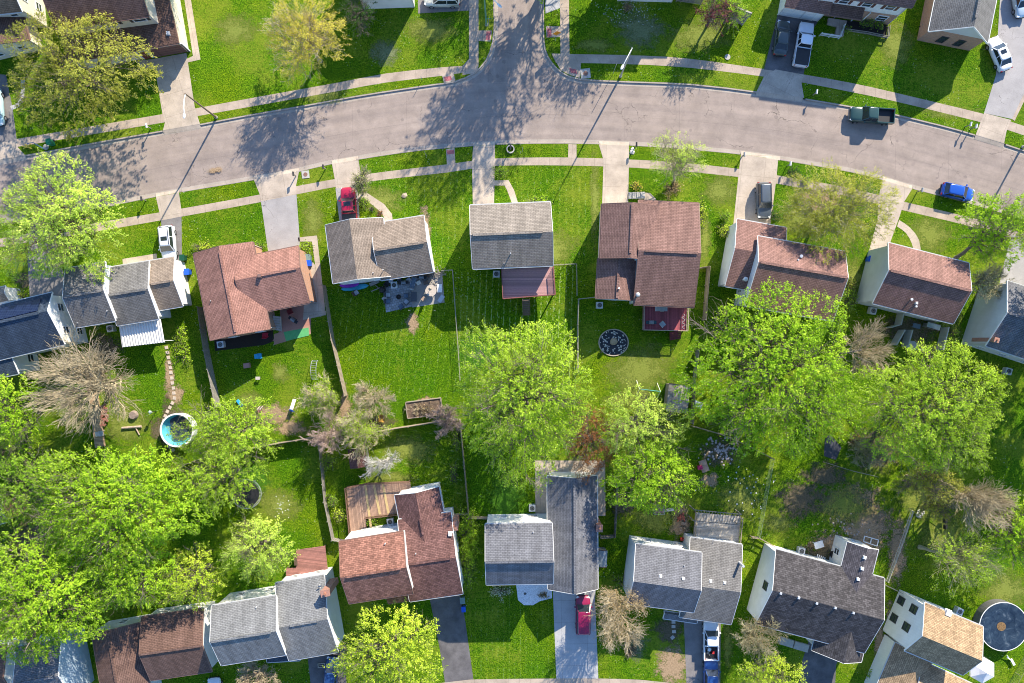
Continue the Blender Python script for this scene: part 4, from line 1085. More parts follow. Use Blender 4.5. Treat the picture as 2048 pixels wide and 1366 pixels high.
T('dry_shrub', 'greyish leafless shrubby tree at the fence corner left of the plum shed', 655, 865, 42, 4.5, 'tan', 16, ry=40, density=.15, size=.14, bark=BARKP, low=.12, bare=True)
T('dead_tree', 'small bare tree with white lichened twigs on the striped lawn', 768, 925, 52, 4.5, 'tan', 17, ry=30, density=.05, size=.12, bark=barkm('white lichened bark', (.5, .48, .44)), low=.15, bare=True, tw=2, limbs=5)
T('dry_shrub', 'pinkish brown bare bush between raised planter and tall green tree', 893, 838, 33, 3.5, 'pink', 18, ry=38, density=.35, size=.1, bark=BARKP, low=.1, bare=True)
T('willow_tree', 'tall feathery bright green tree in the middle below the plum deck', 1045, 795, 125, 12.5, 'willow', 19, ry=160, density=.9, limbs=15, size=.24, droop=.25)
T('copper_tree', 'copper brown tree beside the grey L shaped house', 1182, 882, 48, 7.5, 'copper', 20, ry=70, density=.75, size=.18)
T('locust_tree', 'yellow green tree between grey shed and copper brown tree', 1278, 848, 88, 9, 'pale', 21, ry=62, density=.75, size=.2)
T('maple_tree', 'bright green tree behind the blue grey roofed house', 1300, 950, 88, 9.5, 'bright', 22, ry=68, density=1.0)
T('maple_tree', 'biggest bright green tree, right of the rose roofed house', 1545, 745, 168, 13, 'bright', 23, ry=168, density=.85, limbs=17, size=.28)
T('broadleaf_tree', 'very large mid green tree behind the brown roofed house at the right', 1852, 815, 146, 12, 'willow', 24, ry=124, density=.98, limbs=15, size=.22)
T('bare_tree', 'tan leafless tree between the two largest green trees', 1722, 700, 52, 7.5, 'tan', 25, ry=62, density=.08, bare=True, bark=BARKL, tw=3, fan=True, size=.12)
T('bare_tree', 'tan fan shaped leafless tree at the right above the swing', 1950, 1005, 62, 8, 'tan', 26, ry=50, density=.06, bare=True, bark=BARKL, tw=3, size=.12, limbs=16, base=(1880, 960), fan=True)
T('willow_tree', 'sparse thin twigged yellow green tree above the round black pool', 1925, 1118, 72, 7.5, 'willow', 27, ry=60, density=.55, bark=BARKG, size=.16, base=(1838, 1094), limbs=14, fan=True)
T('cedar_tree', 'dark yellow green cedar below the very large mid green tree', 1850, 965, 62, 6.5, 'olive', 28, ry=35, density=.9, size=.18)
T('cedar_tree', 'low yellow green cedar lying over the bare soil at the right', 1870, 1010, 45, 4.5, 'olive', 29, ry=28, density=.8, size=.18)
T('broadleaf_tree', 'bright green tree cut by the right edge above the round black pool', 2030, 1060, 62, 8.5, 'bright', 30, ry=62, density=.9)
T('maple_tree', 'sparse green tree with visible leaning trunk at the right edge by the road', 1995, 455, 76, 8.5, 'bright', 31, ry=68, density=.85, size=.24, base=(1908, 520), low=.2)
T('budding_tree', 'wide sparse olive tan twiggy tree in front of the faded pink roof', 1672, 425, 108, 8.5, 'olive', 32, ry=92, density=.95, size=.17, bark=BARKG, limbs=14)
T('young_tree', 'thin pale budding tree by the pavement above the rose roofed house', 1352, 320, 58, 6.5, 'pale', 33, ry=45, density=.5, size=.14, bark=BARKG, base=(1348, 368), limbs=12, low=.2)
T('young_tree', 'pale green tree behind the maroon deck', 517, 1095, 66, 7.5, 'pale', 34, ry=58, density=.9, size=.18)
T('street_tree', 'yellow green tree in front of the red brown house beside the dark drive', 780, 1300, 100, 9, 'yellow', 35, ry=82, density=1.0, size=.26)
T('budding_tree', 'tan brown budding tree beside the magenta minivan', 1237, 1232, 60, 8, 'tan', 36, ry=72, density=.8, size=.15, bark=BARKL, bare=True, tw=3, base=(1225, 1190))
T('young_tree', 'small pinkish brown budding tree at the bottom edge beside the dark drive', 515, 1352, 40, 4.5, 'pink', 37, ry=30, density=.5, size=.13, bark=BARKL, bare=True)
T('budding_tree', 'olive tan budding tree left of the charcoal roofed house', 1512, 1272, 52, 6, 'tan', 38, ry=42, density=.4, size=.13, bark=BARKG, bare=True)
T('maple_tree', 'yellow green tree at the bottom edge below the charcoal roofed house', 1535, 1350, 60, 6.5, 'yellow', 39, ry=40, density=1.0, size=.2)
T('sapling', 'small pale green sapling beside the red pickup truck', 722, 364, 17, 3.6, 'pale', 40, ry=24, density=.6, size=.12, bark=BARKG, bare=True, tw=2, base=(726, 388))
T('flowering_tree', 'sparse white blossoming tree between brown roof and right edge house', 1968, 565, 34, 5.5, 'white', 41, ry=40, density=.35, size=.12, bark=BARKG, bare=True, tw=3)
T('purple_plum_tree', 'purple red leaved small tree behind the top lawn', 1428, 28, 25, 5, 'purple', 42, ry=34, density=.8, size=.16)
T('young_tree', 'bright yellow green small tree beside the purple tree', 1462, 25, 25, 4.5, 'bright', 43, ry=30, density=.9, size=.16)
T('evergreen_tree', 'dark spiky green small tree at the corner of the pale blue white house', 718, 32, 32, 5.5, 'dark', 44, ry=32, density=.8, size=.16)
T('broadleaf_tree', 'small green tree at the bottom right corner of the solar panel house yard', 20, 905, 35, 6, 'mid', 45, ry=30, density=.7)
T('young_tree', 'sparse olive shrubby tree between the dark asphalt roof corner and bare soil', 1735, 905, 42, 5, 'cedar', 46, ry=30, density=.4, size=.16, bare=True, bark=BARKG)
# trees just past the top edge, known by the shadows they lay on the road
T('street_tree', 'street tree past the top edge, nearest the side street, shading the junction', 1105, -125, 125, 17, 'mid', 47, density=.42, size=.3, bare=False, limbs=12, group='trees beyond the top edge')
T('street_tree', 'street tree past the top edge, farthest right of the side street', 1150, -195, 100, 14, 'mid', 48, density=.4, size=.3, bare=False, group='trees beyond the top edge')
T('street_tree', 'street tree past the top edge, left of the side street', 1010, -210, 80, 10, 'mid', 49, density=.4, size=.25, bare=True, group='trees beyond the top edge')
T('maple_tree', 'maple past the top edge shading the brown roof', 330, -95, 60, 10, 'yellow', 50, density=.5, size=.25)

T('street_tree', 'broad tree past the top edge shading the petal strewn lawn', 1265, -110, 75, 9.5, 'pale', 51, density=.7, size=.25, group='trees beyond the top edge')
T('yard_tree', 'upper one of the two tall trees past the right edge', 2225, 560, 120, 15, 'mid', 52, density=.9, size=.3, group='trees beyond the right edge')
T('yard_tree', 'lower one of the two tall trees past the right edge', 2215, 760, 110, 13, 'mid', 53, density=.9, size=.3, group='trees beyond the right edge')
X = shrub
X('hedge', 'bright green hedge along the right wall of the red brown house', 934, 1090, 22, 2.0, 'bright', 1, ry=76, density=2.2, stems=90)
X('box_bush', 'small round green bush beside the driveway of the plum deck house', 1000, 344, 15, 1.1, 'mid', 2)
X('box_bush', 'low clipped round hedge at the front corner of the plum deck house', 1078, 402, 28, .9, 'bright', 3, ry=10, stems=30)
X('box_bush', 'olive yellow mounded bush at the front left corner of the ranch house', 404, 492, 22, 1.0, 'yellow', 4, ry=11)
X('box_bush', 'bright green bush by the right wall corner of the ranch house', 612, 496, 14, 1.1, 'bright', 5, ry=13)
X('box_bush', 'dark green bush in the planting bed by the bleached asphalt drive', 517, 492, 13, .9, 'mid', 6, ry=9)
X('rounded_shrub', 'left one of three round green shrubs under the brick wall', 1727, 45, 9, .9, 'mid', 7)
X('rounded_shrub', 'middle one of three round green shrubs under the brick wall', 1742, 47, 9, .9, 'mid', 8)
X('rounded_shrub', 'right one of three round green shrubs under the brick wall', 1759, 50, 9, .9, 'mid', 9)
X('low_shrub', 'low green shrub at the porch of the two storey white house', 1690, 60, 9, .6, 'mid', 10)
X('spiky_plant', 'spiky dark green yucca by the kerb right of the concrete drive', 1590, 345, 14, .9, 'dark', 11, stems=18, density=.7)
X('spiky_plant', 'second smaller spiky green plant right beside the yucca', 1612, 362, 9, .6, 'mid', 12)
X('flowering_shrub', 'grey green bush left of the faded pink roofed house', 1452, 435, 13, 1.0, 'mid', 13, ry=14)
X('flowering_shrub', 'yellow green bush below the grey green bush by the white wall', 1447, 462, 13, .9, 'yellow', 14, ry=12)
X('low_shrub', 'long yellow flowering border beside the rose roof', 1403, 428, 8, .6, 'yellow', 15, ry=30, stems=30)
X('rounded_shrub', 'round pale pruned bush at the foot of the thin budding tree', 1344, 376, 17, .9, 'tan', 16, ry=15)
X('low_shrub', 'small orange flowering bed beside the steps of the rose roofed house', 1272, 372, 12, .5, 'orange', 17, ry=9)
X('low_shrub', 'dark green low shrub beside the grey suv drive', 1550, 432, 14, .8, 'dark', 18, ry=12)
X('rounded_shrub', 'white flowering bush in front of the grey L shaped house', 1000, 1185, 20, 1.2, 'white', 19, ry=14, density=.7)
X('low_shrub', 'brown low shrub on the white rock bed', 1088, 1191, 11, .5, 'tan', 20, ry=6)
X('rounded_shrub', 'upper small round bush on the lawn beside the red pickup', 727, 405, 11, .8, 'mid', 21)
X('rounded_shrub', 'tiny dark bush on the lawn between path and red pickup', 743, 418, 5, .5, 'dark', 22)
X('rounded_shrub', 'small reddish bush beside the path at the tan ranch house', 760, 428, 6, .5, 'copper', 23)
X('climbing_shrub', 'olive shrub between the fence and the wooden deck', 655, 925, 15, 1.5, 'mid', 24)
X('climbing_shrub', 'small yellow shrub left of the wooden deck', 678, 1030, 12, 1.2, 'yellow', 25, ry=14)
X('climbing_shrub', 'olive shrub beside the wooden deck rail', 664, 1000, 11, 1.3, 'mid', 26, ry=14)
X('low_shrub', 'bright green bush in the notch of the wooden deck', 745, 1043, 16, .8, 'bright', 27, ry=9)
X('climbing_shrub', 'twiggy green shrub line by the inner fence of the striped lawn', 912, 880, 12, 1.6, 'mid', 28, ry=26, density=.6)
X('climbing_shrub', 'sparse shrub below the shrub line by the inner fence', 908, 945, 9, 1.2, 'mid', 29, ry=24, density=.5)
X('weed_patch', 'bright green tall weeds right of the stepping stone path', 362, 675, 14, .6, 'bright', 30, ry=20)
X('weed_patch', 'bright green weeds between stepping stones and boardwalk', 365, 712, 16, .5, 'bright', 31, ry=24, density=.8)
X('low_shrub', 'small bright green bush at the lower right corner of the grey townhouse', 33, 582, 8, .6, 'yellow', 32)
X('low_shrub', 'yellow green ground shrub beside the left edge driveway', 42, 590, 10, .6, 'yellow', 33, ry=7)
X('pampas_clump', 'orange brown dry clump by the huge green tree', 1710, 880, 15, 1.2, 'copper', 34, ry=12, density=.5, twiggy=True)
X('dry_clump', 'reddish brown dry brush patch below the large mid green tree', 1855, 945, 22, 1.0, 'copper', 35, ry=14, density=.4, twiggy=True)
X('rounded_shrub', 'dark green shrub along the wall under the faded pink roof corner', 1695, 600, 18, 1.8, 'mid', 36, ry=24)
X('rounded_shrub', 'olive green shrub column beside the pinkish roof', 1702, 575, 12, 1.4, 'cedar', 37, ry=20)
X('low_shrub', 'shrub beside the gable wall of the brown roofed house at the right', 1905, 668, 14, 1.0, 'mid', 38, ry=16)
X('low_shrub', 'low plants at the foot of the golden roofed house', 1745, 1352, 14, .7, 'mid', 39, ry=10)
X('low_shrub', 'small plants in the bed in front of the turquoise parked minivan', 100, 250, 5, .3, 'mid', 40)
X('tan_bush', 'leafless tan bush by the wall behind the long white gable', 1240, 1165, 12, .9, 'mid', 41, ry=16)
X('tan_bush', 'dry tan weed pile on the soil right of the small budding tree', 1262, 1300, 14, .4, 'tan', 42, ry=14, twiggy=True, density=.3)
X('rounded_shrub', 'small pale shrub at the front corner of the white sliver house', 1255, 15, 9, 1.0, 'tan', 43)
# ------------------------------------------------------------------ vehicles
def paint(name, col, rough=.28): return plain(name, col, rough, 0.0, var=.04, coat=.6, spec=.5)
TYRE = plain('tyre rubber', (.02, .02, .02), .85); RIM = plain('alloy wheel', (.45, .46, .48), .3, .7, .1)
LAMP = plain('headlight lens', (.7, .72, .74), .12, var=.05); TLAMP = plain('tail light lens', (.35, .015, .015), .2)
CGL = plain('tinted car glass', (.018, .024, .03), .06, var=.1, spec=.9)
UND = plain('black bumper plastic', (.025, .025, .028), .6)
def loft(mb, st, m=0):
    """st: (x, halfwidth, z0, z1) -> rounded closed hull"""
    rings = []
    for x, w, z0, z1 in st:
        half = [(0, z1+.03), (w*.55, z1+.02), (w-.16, z1-.015), (w-.05, z1-.09), (w, z1-.22), (w+.01, (z0+z1)/2-.05), (w-.03, z0+.06), (w-.14, z0)]
        rings.append([Vector((x, y, z)) for y, z in half]+[Vector((x, -y, z)) for y, z in reversed(half[1:])])
    for a, b in zip(rings, rings[1:]):
        n = len(a)
        for k in range(n): mb.face([a[k], b[k], b[(k+1) % n], a[(k+1) % n]], m=m)
    mb.face(rings[0]); mb.face(rings[-1][::-1])
TYPES = {  # L, W, belt, roofz, cabin belt (rear,front), roof (rear,front), hood z, nose z, tail z
    'sedan': (4.7, .90, .95, 1.42, (-1.75, 1.15), (-1.05, .45), .93, .68, .95),
    'hatch': (4.35, .88, .98, 1.48, (-2.0, 1.10), (-1.55, .35), .95, .70, .95),
    'suv': (4.7, .93, 1.08, 1.72, (-2.2, 1.15), (-1.9, .45), 1.05, .82, 1.05),
    'minivan': (5.0, .97, 1.05, 1.78, (-2.4, 1.55), (-2.15, .75), 1.0, .75, 1.05),
    'pickup': (5.8, .98, 1.12, 1.82, (-.55, 1.45), (-.35, .85), 1.10, .88, 1.1)}
def vehicle(kind, name, label, px, py, head, pm, cat=None, cover=None, sunroof=False, rack=False, long_=None, load=None):
    L, W, zb, zr, (r0, f0), (r1, f1), hz, nz, tz = TYPES[kind]
    if long_: L = long_
    p = P(px, py, .6); p.z = KZ+.02 if (kind, px) in (('pickup', 1743), ('hatch', 1916)) else .015
    ang = math.atan2(-head[1], head[0])
    root = empty(name, Vector((0, 0, 0)), label, cat or ('pickup truck' if kind == 'pickup' else 'car'))
    h = L/2
    b = MB()
    if kind == 'pickup':
        xb = r0-.08
        loft(b, [(xb, W, .42, zb), (f0, W, .40, zb), (h-1.0, W, .42, hz+.02), (h-.35, W-.03, .45, hz-.06), (h-.1, W-.1, .45, nz+.05), (h, W-.25, .5, nz-.05)])
        bo = b.build('body', pm, root, smooth=True)
        t = MB(); x0, x1 = -h, xb-.03
        for sy in (-1, 1): t.box(((x0+x1)/2, sy*(W-.06), .80), (x1-x0, .12, .66))
        t.box((x0+.05, 0, .80), (.10, 2*W-.26, .62)); t.box((x1-.05, 0, .78), (.10, 2*W-.26, .6))
        to = t.build('bed', pm, root, bevel=.03)
        f = MB(); f.box(((x0+x1)/2, 0, .62), (x1-x0-.2, 2*W-.26, .06)); f.build('bed_floor', UND, to)
        if cover is not None:
            c = MB(); c.box(((x0+x1)/2, 0, 1.15), (x1-x0-.08, 2*W-.14, .05)); c.build('bed_cover', cover, to, bevel=.02)
    else:
        loft(b, [(-h, W-.22, .45, tz-.22), (-h+.1, W-.08, .35, tz-.04), (-h+.4, W, .28, tz), (r0, W, .25, zb), (0, W+.01, .22, zb+.01), (f0, W, .25, zb),
                 (h-.75, W-.01, .28, hz-.05), (h-.3, W-.08, .3, nz+.06), (h-.08, W-.2, .32, nz-.05), (h, W-.36, .38, nz-.16)])
        bo = b.build('body', pm, root, smooth=True)
    # greenhouse
    wb, wr = W-.06, W-.24
    zz = zb-.02
    B = [Vector((r0, -wb, zz)), Vector((f0, -wb, zz)), Vector((f0, wb, zz)), Vector((r0, wb, zz))]
    T_ = [Vector((r1, -wr, zr-.04)), Vector((f1, -wr, zr-.04)), Vector((f1, wr, zr-.04)), Vector((r1, wr, zr-.04))]
    for nm, i, j in (('side_window', 0, 1), ('windshield', 1, 2), ('side_window', 2, 3), ('rear_window', 3, 0)):
        g = MB(); n = (B[j]-B[i]).cross(T_[i]-B[i]).normalized()
        g.face([B[i], B[j], T_[j], T_[i]]); g.face([T_[i]-n*.02, T_[j]-n*.02, B[j]-n*.02, B[i]-n*.02]); g.build(nm, CGL, bo)
    rf = MB()
    def rr(w, x0, x1, z, c=.14): return [Vector(q) for q in ((x0+c, -w, z), (x1-c, -w+.0, z), (x1, -w+c, z), (x1+.03, 0, z), (x1, w-c, z), (x1-c, w, z), (x0+c, w, z), (x0, w-c, z), (x0-.03, 0, z), (x0, -w+c, z))]
    lv = [rr(wr+.03, r1-.03, f1+.04, zr-.06), rr(wr+.02, r1-.02, f1+.02, zr-.01), rr(wr-.14, r1+.12, f1-.14, zr+.02)]
    for a, c in zip(lv, lv[1:]):
        for k in range(10): rf.face([a[k], a[(k+1) % 10], c[(k+1) % 10], c[k]])
    rf.face(lv[-1]); rf.face(lv[0][::-1])
    ro = rf.build('roof', pm, root, smooth=True)
    pl = MB()
    for i in range(4): pl.bar(B[i], T_[i]+Vector((0, 0, .01)), .085, .07)
    for sy in (0, 3):
        a = (B[0 if sy == 0 else 3]*.55+B[1 if sy == 0 else 2]*.45); c = (T_[0 if sy == 0 else 3]*.5+T_[1 if sy == 0 else 2]*.5); pl.bar(a, c, .08, .05)
    for sy in (-1, 1): pl.bar((r0, sy*wb, zz+.02), (f0, sy*wb, zz+.02), .06, .05)
    pl.bar((f0, -wb, zz+.0), (f0, wb, zz+.0), .06, .05); pl.bar((r0, -wb, zz+.02), (r0, wb, zz+.02), .06, .05)
    pl.build('pillars', pm, ro)
    if sunroof:
        g = MB(); g.box(((r1+f1)/2+.25, 0, zr+.022), (.55, 2*wr-.55, .02)); g.build('sunroof', CGL, ro)
    if rack:
        for sy in (-1, 1):
            g = MB(); g.bar((r1+.1, sy*(wr-.08), zr+.08), (f1-.2, sy*(wr-.08), zr+.08), .05); 
            for x in (r1+.12, f1-.22): g.bar((x, sy*(wr-.08), zr-.02), (x, sy*(wr-.08), zr+.08), .05)
            g.build('roof_rail', UND, ro)
    for sx, x in ((1, h-.95), (-1, -h+.95)):
        for sy in (-1, 1):
            w_ = MB(); yy = sy*(W-.10)
            w_.tube([(x, yy-.11, .33), (x, yy+.125, .33)], .33, 18); wo = w_.build('wheel', TYRE, root)
            w_ = MB(); w_.tube([(x, yy+sy*.10, .33), (x, yy+sy*.135, .33)], .2, 14); w_.build('rim', RIM, wo)
    for sy in (-1, 1):
        g = MB(); g.box((h-.2, sy*(W-.28), nz-.06), (.3, .34, .12), rz=-sy*.45); g.build('headlight', LAMP, bo, bevel=.02)
        g = MB(); g.box((-h+.06, sy*(W-.2), tz-.2 if kind != 'pickup' else .85), (.12, .26, .18) if kind != 'pickup' else (.16, .13, .32), rz=sy*.25 if kind != 'pickup' else 0); g.build('taillight', TLAMP, bo)
        g = MB(); g.box((f0-.35, sy*(W+.12), zb+.06), (.16, .2, .14), rz=-sy*.2); g.bar((f0-.35, sy*(W-.05), zb), (f0-.35, sy*(W+.08), zb+.04), .05); g.build('wing_mirror', pm, bo, bevel=.02)
    for x in (h-.04, -h+.02):
        g = MB(); g.box((x, 0, .42), (.16, 2*W-.5, .2)); g.build('bumper', UND if kind != 'pickup' else GREYM, bo, bevel=.03)
    g = MB(); g.box((0, 0, .3), (L-.8, 2*W-.3, .18)); g.build('chassis', UND, root)
    if load: load(root, -h, r0-.1, W)
    root.location = p; root.rotation_euler = (0, 0, ang)
    return root
V = vehicle
V('pickup', 'pickup_truck', 'dark green pickup truck with open bed parked on the road', 1743, 231, (-1, -.07), paint('dark green car paint', (.022, .06, .055)))
V('hatch', 'parked_car', 'bright blue car parked at the kerb on the right', 1916, 384, (1, .22), paint('bright blue car paint', (.01, .075, .42)))
V('suv', 'parked_car', 'dark grey suv parked on the concrete drive of the pink roofed house', 1527, 401, (.02, 1), paint('dark grey car paint', (.085, .105, .13)), rack=True)
V('pickup', 'pickup_truck', 'red pickup truck with black bed cover beside the tan ranch house', 699, 419, (-.07, -1), paint('crimson car paint', (.34, .01, .04)), cover=UND, sunroof=True)
V('suv', 'parked_car', 'silver white car parked at the grey townhouse', 337, 487, (.10, 1), paint('silver white car paint', (.62, .66, .70)), sunroof=True, rack=True)
V('sedan', 'parked_car', 'dark grey green sedan next to the white pickup truck', 1563, 76, (.13, -1), paint('dark grey green car paint', (.05, .065, .065)))
V('pickup', 'pickup_truck', 'white pickup truck with black bed cover beside the dark sedan', 1606, 90, (.16, -1), paint('white car paint', (.74, .76, .80)), cover=UND)
V('sedan', 'parked_car', 'white sedan with sunroof beside the gable end house', 1998, 108, (-.42, -1), paint('white car paint', (.74, .76, .80)), sunroof=True)
V('hatch', 'parked_car', 'pale blue white car cut off by the top right corner', 2040, 2, (.15, 1), paint('pale blue car paint', (.50, .62, .70)))
V('suv', 'parked_car', 'beige white suv seen from the side at the top edge', 884, -1, (-1, .0), paint('beige white car paint', (.60, .60, .52)), rack=True)
V('minivan', 'parked_car', 'turquoise white minivan cut off by the left edge', -9, 214, (.12, 1), paint('turquoise white car paint', (.40, .60, .66)))
V('minivan', 'minivan', 'magenta minivan on the pale concrete drive', 1166, 1229, (.0, -1), paint('magenta car paint', (.22, .008, .055)))
def junk(root, x0, x1, W):
    rng = random.Random(5); 
    for i, (m_, s_) in enumerate(((WOODL, (.9, .2, .1)), (TRIM, (.4, .35, .3)), (BLACK, (.5, .4, .25)), (WOODG, (1.1, .12, .1)), (plain('red plastic', (.45, .03, .03), .5), (.3, .3, .25)))):
        g = MB(); g.box((rng.uniform(x0+.6, x1-.5), rng.uniform(-.5, .5), .78+.02*i), s_, rng.uniform(0, 3)); g.build('cargo', m_, root)
V('pickup', 'pickup_truck', 'white pickup truck with junk in its bed in front of the blue grey house', 1421, 1279, (.0, -1), paint('white car paint', (.74, .76, .80)), load=junk, long_=5.2)
V('suv', 'parked_car', 'navy blue suv behind the white pickup truck at the bottom edge', 1421, 1352, (.02, -1), paint('navy blue car paint', (.02, .07, .24)))
V('hatch', 'parked_car', 'dark blue car under the bottom yellow green tree', 663, 1346, (.1, -1), paint('deep blue car paint', (.015, .05, .16)))
V('sedan', 'parked_car', 'white car at the bottom edge of which only the nose shows', 431, 1391, (-.1, -1), paint('white car paint', (.74, .76, .80)))
# ------------------------------------------------------------------ street furniture
POLE = plain('galvanised pole', (.42, .44, .42), .5, .4); CONC = plain('cast concrete', (.42, .40, .36), .85)
DWOOD = plain('dark stained wood', (.10, .065, .045), .8, var=.3, scale=5)
def street_lamp(label, px, py, hx, hy, pm, h=8.8):
    """base pixel; (hx,hy) ground pixel under the lamp head"""
    b = P(px, py); root = empty('street_lamp', b, label, 'street lamp', 'street lamps along the road')
    m = MB(); m.tube([b, b+Vector((0, 0, 1)), b+Vector((0, 0, h))], [.15, .12, .08], 12); m.build('pole', pm, root, smooth=False)
    m = MB(); m.cyl(b, .2, .25, 12); m.build('base', CONC, root)
    e = P(hx, hy); d = (e-b); d.z = 0; L = d.length; d.normalize(); t = b+Vector((0, 0, h-.15))
    arm = [t, t+d*L*.35+Vector((0, 0, .35)), t+d*L*.75+Vector((0, 0, .42)), t+d*L+Vector((0, 0, .32))]
    m = MB(); m.tube(arm, .05, 8); m.build('arm', TRIM, root)
    m = MB(); c = arm[-1]; M = Matrix((d, Vector((-d.y, d.x, 0)), Vector((0, 0, 1)))).transposed()
    prof = [(-.1, .03), (.05, .12), (.3, .17), (.55, .13), (.68, .03)]
    rg = [[c+M @ Vector((x, r*math.cos(q), r*.5*math.sin(q))) for q in [k*math.pi/5 for k in range(10)]] for x, r in prof]
    for a, bb in zip(rg, rg[1:]):
        for k in range(10): m.face([a[k], a[(k+1) % 10], bb[(k+1) % 10], bb[k]])
    m.face(rg[0][::-1]); m.face(rg[-1]); m.build('lamp_head', TRIM, root)
street_lamp('street lamp with pale pole opposite the plum deck house', 1241, 153, 1225, 184, POLE)
street_lamp('street lamp with brown wooden pole beside the concrete drive at the left', 433, 235, 433, 271, plain('brown pole wood', (.20, .15, .10), .8))
street_lamp('street lamp at the right edge whose shadow reaches the blue car', 2045, 294, 2032, 326, POLE)
street_lamp('street lamp with green pole at the corner of the side street', 973, 50, 998, 74, plain('green painted pole', (.12, .28, .18), .6))
def mailbox(label, px, py, col, d=(0, 1), stone=False, h=1.1):
    b = P(px, py); root = empty('mailbox', b, label, 'mailbox', 'mailboxes along the kerbs')
    m = MB(); m.box(b+Vector((0, 0, h/2)), (.1, .1, h)); m.build('post', WOODG, root)
    D = Vector((d[0], -d[1], 0)).normalized(); M = Matrix((D, Vector((-D.y, D.x, 0)), Vector((0, 0, 1)))).transposed()
    c = b+Vector((0, 0, h)); m = MB(); sec = [(-.11, 0), (.11, 0), (.11, .12), (.07, .2), (0, .24), (-.07, .2), (-.11, .12)]
    A = [c+M @ Vector((-.28, y, z)) for y, z in sec]; B = [c+M @ Vector((.28, y, z)) for y, z in sec]
    for k in range(7): m.face([A[k], A[(k+1) % 7], B[(k+1) % 7], B[k]])
    m.face(A[::-1]); m.face(B); m.build('box', plain(*col), root)
    if stone:
        m = MB(); m.lathe(b, [(.55, 0), (.55, .3), (.4, .3), (.4, .18)], 18); m.build('planter_ring', CONC, root)
MBK = ('black mailbox metal', (.03, .03, .035), .4); MWH = ('white mailbox metal', (.7, .7, .68), .4); MGR = ('grey mailbox metal', (.3, .32, .33), .4)
mailbox('pale mailbox on the verge beneath the loose yellow green tree', 302, 257, MWH, (.1, 1))
mailbox('pale mailbox on the shaded verge near the green pickup', 1626, 190, MWH, (-.1, 1))
mailbox('left one of the two pale mailboxes near the right apron', 1930, 254, MWH, (-.2, 1))
mailbox('right one of the two pale mailboxes near the right apron', 1941, 258, MWH, (-.2, 1))
mailbox('dark mailbox on the verge left of the narrow asphalt drive', 292, 401, MBK, (-.1, -1))
mailbox('dark mailbox beside the bleached asphalt drive apron', 592, 352, MBK, (-.1, -1))
mailbox('dark mailbox on the small verge left of the red pickup drive', 651, 338, MBK, (-.1, -1))
mailbox('mailbox standing in a round stone planter', 1021, 299, MBK, (0, -1), True)
mailbox('dark mailbox right of the wide concrete drive with pale stones', 1270, 294, MBK, (0, -1))
mailbox('small dark mailbox left of the grey suv drive', 1484, 313, MGR, (0, -1), h=.9)
mailbox('white mailbox by the yucca plant', 1574, 332, MWH, (.1, -1))
mailbox('grey mailbox on the verge left of the bright blue car', 1834, 384, MGR, (.2, -1))
def signpost(label, px, py, h, panel, cat='road sign'):
    b = P(px, py); root = empty('road_sign', b, label, cat)
    m = MB(); m.cyl(b, .035, h, 8); m.build('post', POLE, root)
    if panel == 'diamond':
        m = MB(); c = b+Vector((0, -.05, h-.2)); s_ = .55
        dd = Vector((.985, .17, 0))
        f = [c+dd*s_, c+Vector((0, 0, s_)), c-dd*s_, c-Vector((0, 0, s_))]; n = Vector((.17, -.985, 0))*.02
        m.face([q+n for q in f]); m.face([q-n for q in f][::-1])
        for a, q in zip(f, f[1:]+f[:1]): m.face([a-n, q-n, q+n, a+n])
        m.build('sign_panel', plain('orange sign face', (.75, .28, .02), .5), root)
    if panel == 'name':
        for k, ang in enumerate((0, math.pi/2)):
            m = MB(); m.box(b+Vector((0, 0, h-.12-.24*k)), (.8, .03, .2), ang); m.build('name_blade', plain('green sign face', (.02, .22, .10), .5), root)
signpost('orange diamond road sign on the corner right of the side street', 1111, 82, 2.6, 'diamond')
signpost('green street name sign post on the corner left of the side street', 978, 55, 2.6, 'name', 'street sign')
signpost('thin bare metal post on the verge near the pale street lamp', 1226, 147, 3.1, None, 'post')
signpost('thin bare metal post on the top verge left of the tactile pad', 844, 160, 1.3, None, 'post')
signpost('thin bare metal post on the verge right of the stone planter', 1045, 303, 1.9, None, 'post')
signpost('thin bare metal post on the verge left of the single pavement link', 853, 312, 2.0, None, 'post')
def cover(name, label, px, py, r, m, pad=None, cat='manhole cover'):
    root = empty(name, P(px, py), label, cat)
    if pad:
        g = MB(); g.box(P(px, py, .03), (pad, pad, .05), .1); g.build('pad', CONC, root)
    g = MB(); g.cyl(P(px, py, .03), r, .04, 20); g.build('lid', m, root)
RUST = plain('rusty cast iron', (.22, .12, .09), .8)
cover('manhole_cover', 'rusty manhole cover on a concrete pad at the junction verge', 1171, 147, .32, RUST, 1.3)
cover('manhole_cover', 'pale round cover in the lawn right of the shaded grass', 1455, 114, .38, CONC)
cover('manhole_cover', 'rusty manhole cover in the pad beside the red pickup drive', 611, 349, .28, RUST, 1.0)
